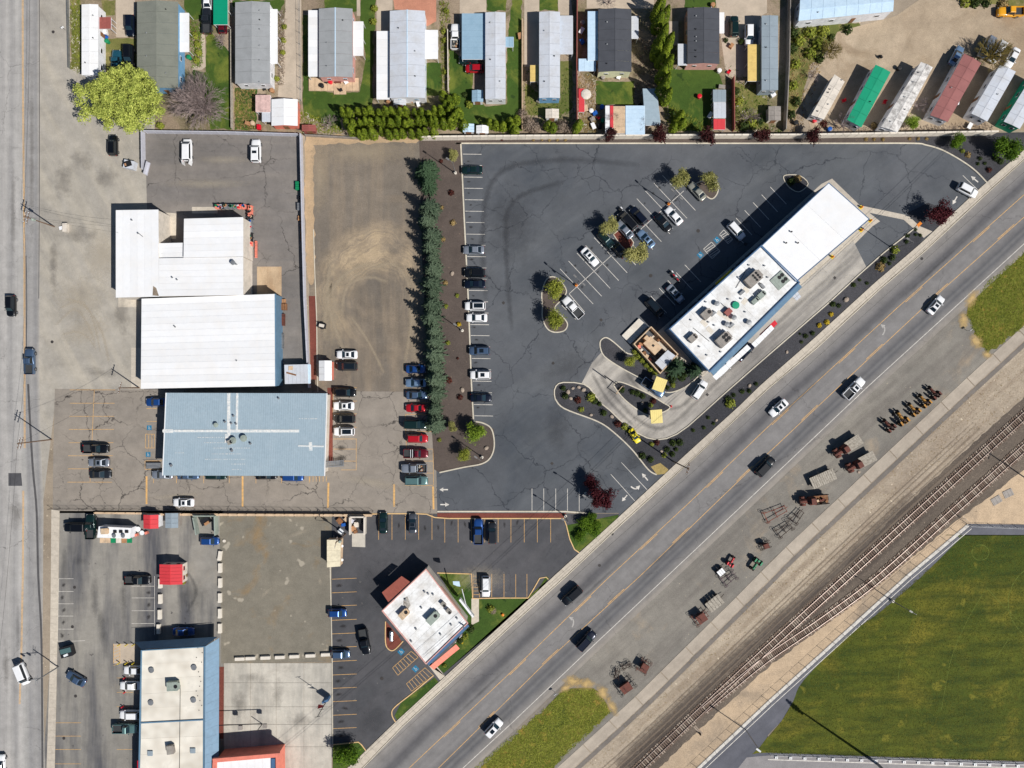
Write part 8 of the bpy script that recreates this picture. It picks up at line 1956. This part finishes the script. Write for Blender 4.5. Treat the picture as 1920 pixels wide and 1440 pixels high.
# ---------------------------------------------------------------- vehicles
G1 = 'vehicles parked among the mobile homes'; G2 = 'cars in the west row of the restaurant lot'; G3 = 'cars in the angled rows of the restaurant lot'; G4 = 'vehicles in the drive-through'; G5 = 'vehicles driving on the highway'
G6 = 'cars beside the gravel yard'; G7 = 'cars in the east row beside the spruces'; G8 = 'cars around the blue roofed building'; G9 = 'cars in the black corner lot'; G10 = 'cars in the stained side lot'; G11 = 'vehicles on the left street'; G12 = 'vehicles in the rear lot'
CARS = [
 ('suv', 'navy', 245, 49, -90, 'dark blue suv beside the grey green home, upper one', G1, ''), ('bigsuv', 'black', 243, 107, -90, 'black suv beside the grey green home, below the dark blue one', G1, 'r'), ('pickup', 'teal', 220, 118, 90, 'dark green pickup half under the lime tree', G1, ''), ('hatch', 'maroon', 243, 134, 0, 'dark maroon car mostly hidden under the lime tree', G1, ''),
 ('sedan', 'white', 390, 1, 90, 'white car cut by the top edge beside the green carport', G1, ''), ('crew', 'charcoal', 389, 40, 90, 'dark grey pickup parked left of the green carport', G1, ''), ('hatch', 'maroon', 418, 46, 90, 'maroon car peeking out below the green carport', G1, ''),
 ('crew', 'white', 854, 70, 90, 'white loaded pickup in the shade left of the blue carport', G1, 'l'), ('hatch', 'red', 890, 129, 180, 'red car half in the shade below the blue carport', G1, ''), ('sedan', 'green', 880, 113, 180, 'dark car just visible under the lower edge of the blue carport', G1, ''),
 ('suv', 'green', 1376, 50, 90, 'dark green suv on the drive right of the pink walled home', G1, ''), ('suv', 'white', 1404, 67, -90, 'white suv in the shade left of the blue grey home', G1, ''), ('crew', 'orange', 1893, 23, 180, 'orange pickup at the upper right corner', G1, ''), ('sedan', 'paleblue', 1793, 105, 62, 'pale blue sedan above the faded red diagonal home', G1, ''), ('sedan', 'white', 1897, 109, 242, 'white sedan above the pale grey diagonal home', G1, ''), ('van', 'silver', 1848, 90, 240, 'silver van under the olive brown bare tree, left', G1, ''), ('van', 'white', 1868, 99, 240, 'white van under the olive brown bare tree, right', G1, ''),
 ('suv', 'black', 213, 273, 90, 'black suv just below the lime tree on the apron', G12, ''), ('van', 'white', 352, 282, 90, 'white van with its rear doors open in the rear lot', G12, ''), ('bigsuv', 'white', 481, 284, 90, 'white suv with dark windows at the top of the rear lot', G12, 's'),
 ('sedan', 'green', 885, 319, 180, 'dark green sedan alone at the north end of the west row', G2, ''), ('sedan', 'silver', 888, 469, 180, 'silver sedan in the west row, topmost of its cluster', G2, ''), ('suv', 'black', 890, 512, 180, 'black car just below the silver sedan in the west row', G2, ''), ('sedan', 'navy', 890, 533, 180, 'dark blue sedan directly under the black car in the west row', G2, ''), ('suv', 'white', 891, 574, 180, 'white car with a long black glass roof in the west row', G2, 'p'), ('sedan', 'white', 894, 596, 180, 'white sedan with plain roof in the west row', G2, ''), ('suv', 'slate', 899, 658, 180, 'slate blue car alone in the west row', G2, 's'), ('suv', 'white', 901, 703, 180, 'white car with a small black sunroof in the west row', G2, 's'), ('sedan', 'navy', 902, 746, 0, 'dark navy sedan at the south end of the west row', G2, ''),
 ('sedan', 'champagne', 1307, 359, 132, 'champagne sedan between the two pale olive trees', G3, ''), ('van', 'black', 1176, 414, 132, 'black minivan, left of the pair in the upper angled row', G3, 'r'), ('suv', 'navy', 1197, 405, 132, 'dark blue suv, right of the pair in the upper angled row', G3, ''), ('sedan', 'silver', 1171, 431, 132, 'silver sedan beside the olive tree of the small island', G3, ''), ('sedan', 'black', 1244, 418, -48, 'black sedan left of the white one near the yellow lamp base', G3, ''), ('sedan', 'white', 1263, 405, 132, 'white sedan right below the yellow lamp base', G3, ''), ('sedan', 'paleblue', 1211, 448, 132, 'light blue sedan with sunroof in the lower angled row', G3, 's'), ('sedan', 'white', 1106, 482, -48, 'white sedan alone in the left part of the angled row', G3, 's'), ('suv', 'green', 1136, 450, -48, 'dark green suv in the shade of an olive tree', G3, ''), ('sedan', 'black', 1158, 466, 132, 'black car in the deep shade between two olive trees', G3, ''), ('crew', 'white', 1074, 577, 132, 'white pickup at the left end island', G3, ''),
 ('suv', 'white', 1380, 433, -48, 'white suv half in the building shade by the hatched zone', G3, ''), ('sedan', 'silver', 1266, 551, -48, 'silver blue sedan half in the building shade', G3, 's'), ('van', 'black', 1227, 577, -48, 'black van at the end of the row near the service yard', G3, 'p'), ('suv', 'white', 1813, 357, -28, 'white suv driving by the upper exit arrow', G3, ''),
 ('suv', 'white', 1356, 690, 45, 'white suv at the diner window under the awning', G4, ''), ('sedan', 'navy', 1397, 660, 45, 'dark blue car mostly under the long white awning', G4, ''), ('suv', 'white', 1311, 731, 57, 'white suv in the open lane behind the diner', G4, ''), ('crew', 'slate', 1224, 727, -35, 'blue grey pickup under the yellow canopy', G4, ''),
 ('sedan', 'white', 1754, 572, 50, 'white sedan driving furthest up the highway', G5, 's'), ('crew', 'white', 1600, 728, 46, 'white pickup driving up the highway', G5, 's'), ('sedan', 'white', 1459, 765, 222, 'white sedan in the far lane driving down the highway', G5, 's'), ('bigsuv', 'black', 1434, 874, 46, 'black suv driving up the highway behind the white pickup', G5, ''), ('bigsuv', 'black', 1072, 1116, 222, 'black suv driving down the highway beside the corner lawn', G5, ''), ('bigsuv', 'navy', 1099, 1200, 47, 'very dark blue suv with pale roof bars driving up the highway', G5, 'r'), ('suv', 'white', 926, 1364, 47, 'white suv lowest on the highway', G5, 's'),
 ('suv', 'black', 22, 574, -90, 'black suv driving down the left street', G11, ''), ('crew', 'slate', 57, 678, 90, 'slate blue pickup driving up the left street', G11, ''), ('van', 'white', 43, 1263, -68, 'white van turning at the signal mast', G11, ''), ('sedan', 'white', 2, 1434, 90, 'white car cut by the lower left corner', G11, ''),
 ('sedan', 'white', 651, 665, 180, 'white sedan with sunroof alone in the gravel yard, upper of two', G6, 's'), ('suv', 'charcoal', 651, 687, 180, 'dark grey car in the gravel yard below the white sedan', G6, 'p'), ('suv', 'black', 648, 736, 0, 'black car, top of the column beside the blue roof', G6, ''), ('sedan', 'white', 645, 761, 180, 'white sedan with sunroof beside the blue roof', G6, 's'), ('suv', 'black', 647, 785, 180, 'black suv between two white cars beside the blue roof', G6, ''), ('suv', 'white', 646, 809, 180, 'white suv with a large black sunroof beside the blue roof', G6, 'p'),
 ('coupe', 'blue', 780, 692, 0, 'bright blue car at the top of the row beside the spruces', G7, ''), ('sedan', 'paleblue', 780, 718, 180, 'pale blue sedan second in the row beside the spruces', G7, ''), ('sedan', 'slate', 782, 741, 0, 'slate grey sedan third in the row beside the spruces', G7, ''), ('coupe', 'red', 779, 765, 180, 'bright red car beside the spruces', G7, ''), ('bigsuv', 'green', 779, 796, 0, 'dark green suv below the bright red car', G7, ''), ('suv', 'red', 783, 822, 0, 'red suv below the dark green one', G7, ''), ('pickup', 'maroon', 780, 850, 0, 'dark red pickup with pale bed racks', G7, 'b'), ('crew', 'silver', 777, 878, 180, 'silver pickup with a loaded bed', G7, 'l'), ('bigsuv', 'mint', 781, 901, 0, 'grey green suv at the bottom of the east row', G7, 'r'),
 ('sedan', 'blue', 294, 754, 180, 'blue car half under the west eave of the blue roof', G8, ''), ('crew', 'black', 181, 841, 0, 'black pickup with its tailgate open in the striped lot', G8, 'o'), ('sedan', 'silver', 186, 867, 180, 'silver sedan below the black pickup in the striped lot', G8, 's'), ('sedan', 'charcoal', 189, 889, 0, 'dark grey sedan, lowest of three in the striped lot', G8, ''), ('sedan', 'silver', 305, 890, 180, 'silver sedan at the south west corner under the blue roof', G8, ''), ('sedan', 'slate', 354, 891, 0, 'slate car under the south eave of the blue roof, second from the left', G8, ''), ('suv', 'green', 406, 891, 0, 'dark green car under the south eave of the blue roof', G8, ''), ('sedan', 'black', 500, 891, 0, 'black car under the south eave of the blue roof, fourth', G8, ''), ('suv', 'blue', 550, 894, 0, 'blue car under the south eave, rightmost of its row', G8, ''), ('sedan', 'white', 345, 942, 180, 'white sedan parked along the thin black railing', G8, 's'),
 ('bigsuv', 'black', 143, 988, 180, 'black suv in front of the food trailer', G10, ''), ('pickup', 'green', 171, 987, 90, 'dark green pickup standing crosswise at the food trailer', G10, ''), ('hatch', 'blue', 394, 1014, 0, 'blue hatchback below the dumpster enclosure', G10, ''), ('crew', 'black', 259, 1087, 0, 'black pickup left of the red kiosk', G10, ''), ('sedan', 'slate', 143, 1272, 150, 'slate blue sedan driving in the stained lot', G10, ''), ('sedan', 'blue', 345, 1184, 0, 'blue sedan in the shade north of the shop', G10, ''),
 ('sedan', 'white', 252, 1256, 180, 'white car, top of the column nosed to the shop', G10, ''), ('sedan', 'white', 245, 1285, 180, 'white sedan, second in the column nosed to the shop', G10, ''), ('suv', 'white', 245, 1339, 180, 'white suv, third in the column nosed to the shop', G10, ''), ('pickup', 'mint', 236, 1365, 0, 'grey green pickup, bottom of the column nosed to the shop', G10, ''),
 ('sedan', 'green', 719, 980, 90, 'dark green sedan at the top of the black corner lot', G9, ''), ('coupe', 'grey', 774, 981, 90, 'grey car with dark roof at the top of the black corner lot', G9, 'p'), ('crew', 'blue', 897, 996, 90, 'blue pickup at the top of the black corner lot', G9, ''), ('suv', 'charcoal', 923, 999, 90, 'charcoal suv right of the blue pickup', G9, 'r'), ('hatch', 'blue', 633, 1149, 0, 'dark blue hatchback in the west column of the corner lot', G9, ''), ('crew', 'black', 684, 1202, -80, 'black pickup driving through the corner lot', G9, ''), ('hatch', 'slate', 639, 1226, 0, 'slate blue hatchback in the west column of the corner lot', G9, ''), ('suv', 'white', 911, 1099, -90, 'white suv by the lawn of the corner restaurant', G9, ''),
]
for c_ in CARS: car(*c_)
for o in [o for o in sc.objects if str(o.get('label', '')).startswith('white van with its rear')]:
    for s in (-1, 1): place(MB().box((0, 0, 0), (1.0, .07, 1.3)).mesh('rear_door', PAINT['white']), 'rear_door', o, (-2.95, s * .8, 1.0), s * .25)
# motorcycle
def motorcycle(px, py, rz, label):
    p = P(px, py); o = empty('motorcycle', (0, 0, 0), 0, label, 'motorcycle', 'parked motorcycles')
    for x in (-.7, .7): w = MB().lathe((x, 0, .32), [(.2, -.06), (.32, -.05), (.32, .05), (.2, .06)], 14, axis='y').build('wheel', m_tyre, o)
    MB().box((0, 0, .5), (.6, .3, .4)).box((0, 0, .35), (1.2, .12, .1)).build('engine', m_steel, o); MB().loft([[(-.1, -.12, .7), (-.1, .12, .7), (-.1, .1, .85), (-.1, -.1, .85)], [(.4, -.14, .75), (.4, .14, .75), (.4, .1, .98), (.4, -.1, .98)]]).build('fuel_tank', m_redb, o)
    MB().box((-.4, 0, .78), (.7, .28, .1)).build('seat', m_trim, o); MB().tube((.5, -.4, 1.05), (.5, .4, 1.05), .03).tube((.5, 0, 1.05), (.72, 0, .35), .04).build('handlebar', m_black, o); MB().lathe((.62, 0, .9), [(.08, -.05), (.1, .05)], 8, axis='x').build('headlight', m_lamp, o)
    for s in (-1, 1): MB().box((-.6, s * .28, .6), (.5, .2, .34)).build('saddlebag', m_white if s > 0 else m_trim, o)
    o.location = (p.x, p.y, .05); o.rotation_euler = (0, 0, math.radians(rz)); o.scale = (1.1,) * 3
motorcycle(1261, 516, -50, 'red and black motorcycle parked near the building shade'); motorcycle(1268, 524, -50, 'dark motorcycle with white bags parked beside the red one'); motorcycle(1166, 397, -48, 'motorcycle at the head of the black minivan')
# wheel stops, tyres, cones, small things
for x, y, l in ((421, 1014, 'white ringed tyre right of the blue hatchback'), (943, 1152 + 0, 'orange cone shaped flower pot on the corner restaurant lawn')):
    p = P(x, y); o = empty('spare_tyre' if x < 500 else 'flower_pot', (p.x, p.y, .06), 0, l, 'tyre' if x < 500 else 'pot')
    if x < 500: MB().lathe((p.x, p.y, .06), [(.2, 0), (.36, 0), (.38, .1), (.36, .2), (.2, .2)], 14).build('tyre', m_wall, o)
    else: MB().lathe((p.x, p.y, .06), [(.2, 0), (.3, .4), (.32, .42), (.1, .46)], 10).build('pot', m_orange, o)
p = P(1258, 762); o = empty('traffic_cone', (p.x, p.y, .06), 0, 'orange red cone at the tip of the lower planter island', 'cone'); MB().lathe((p.x, p.y, .06), [(.3, 0), (.3, .04), (.18, .06), (.04, .75)], 10).build('cone', m_redb, o)
YB = 'yellow posts of the striped bay'
for i, (x, y) in enumerate(((225, 1208), (239, 1208), (252, 1208), (225, 1242), (239, 1242), (252, 1242))):
    p = P(x, y); o = empty('bollard', (p.x, p.y, .05), 0, '%s yellow post on the %s side of the striped bay west of the shop' % (('left', 'middle', 'right')[i % 3], 'north' if i < 3 else 'south'), 'bollard', YB); MB().lathe((p.x, p.y, .05), [(.12, 0), (.12, 1.1), (.04, 1.16)], 8).build('post', m_yel, o)
RB = 'red posts by the shop column'
for i, (x, y) in enumerate(((235, 1270), (235, 1297), (231, 1324))):
    p = P(x, y); o = empty('bollard', (p.x, p.y, .05), 0, '%s red parking post beside the white cars at the shop' % ('upper', 'middle', 'lower')[i], 'bollard', RB); MB().lathe((p.x, p.y, .05), [(.16, 0), (.14, .8), (.04, .86)], 8).build('post', m_redb, o)
print('objects', len(sc.objects), 'tris~', sum(len(o.data.polygons) for o in sc.objects if o.type == 'MESH'))
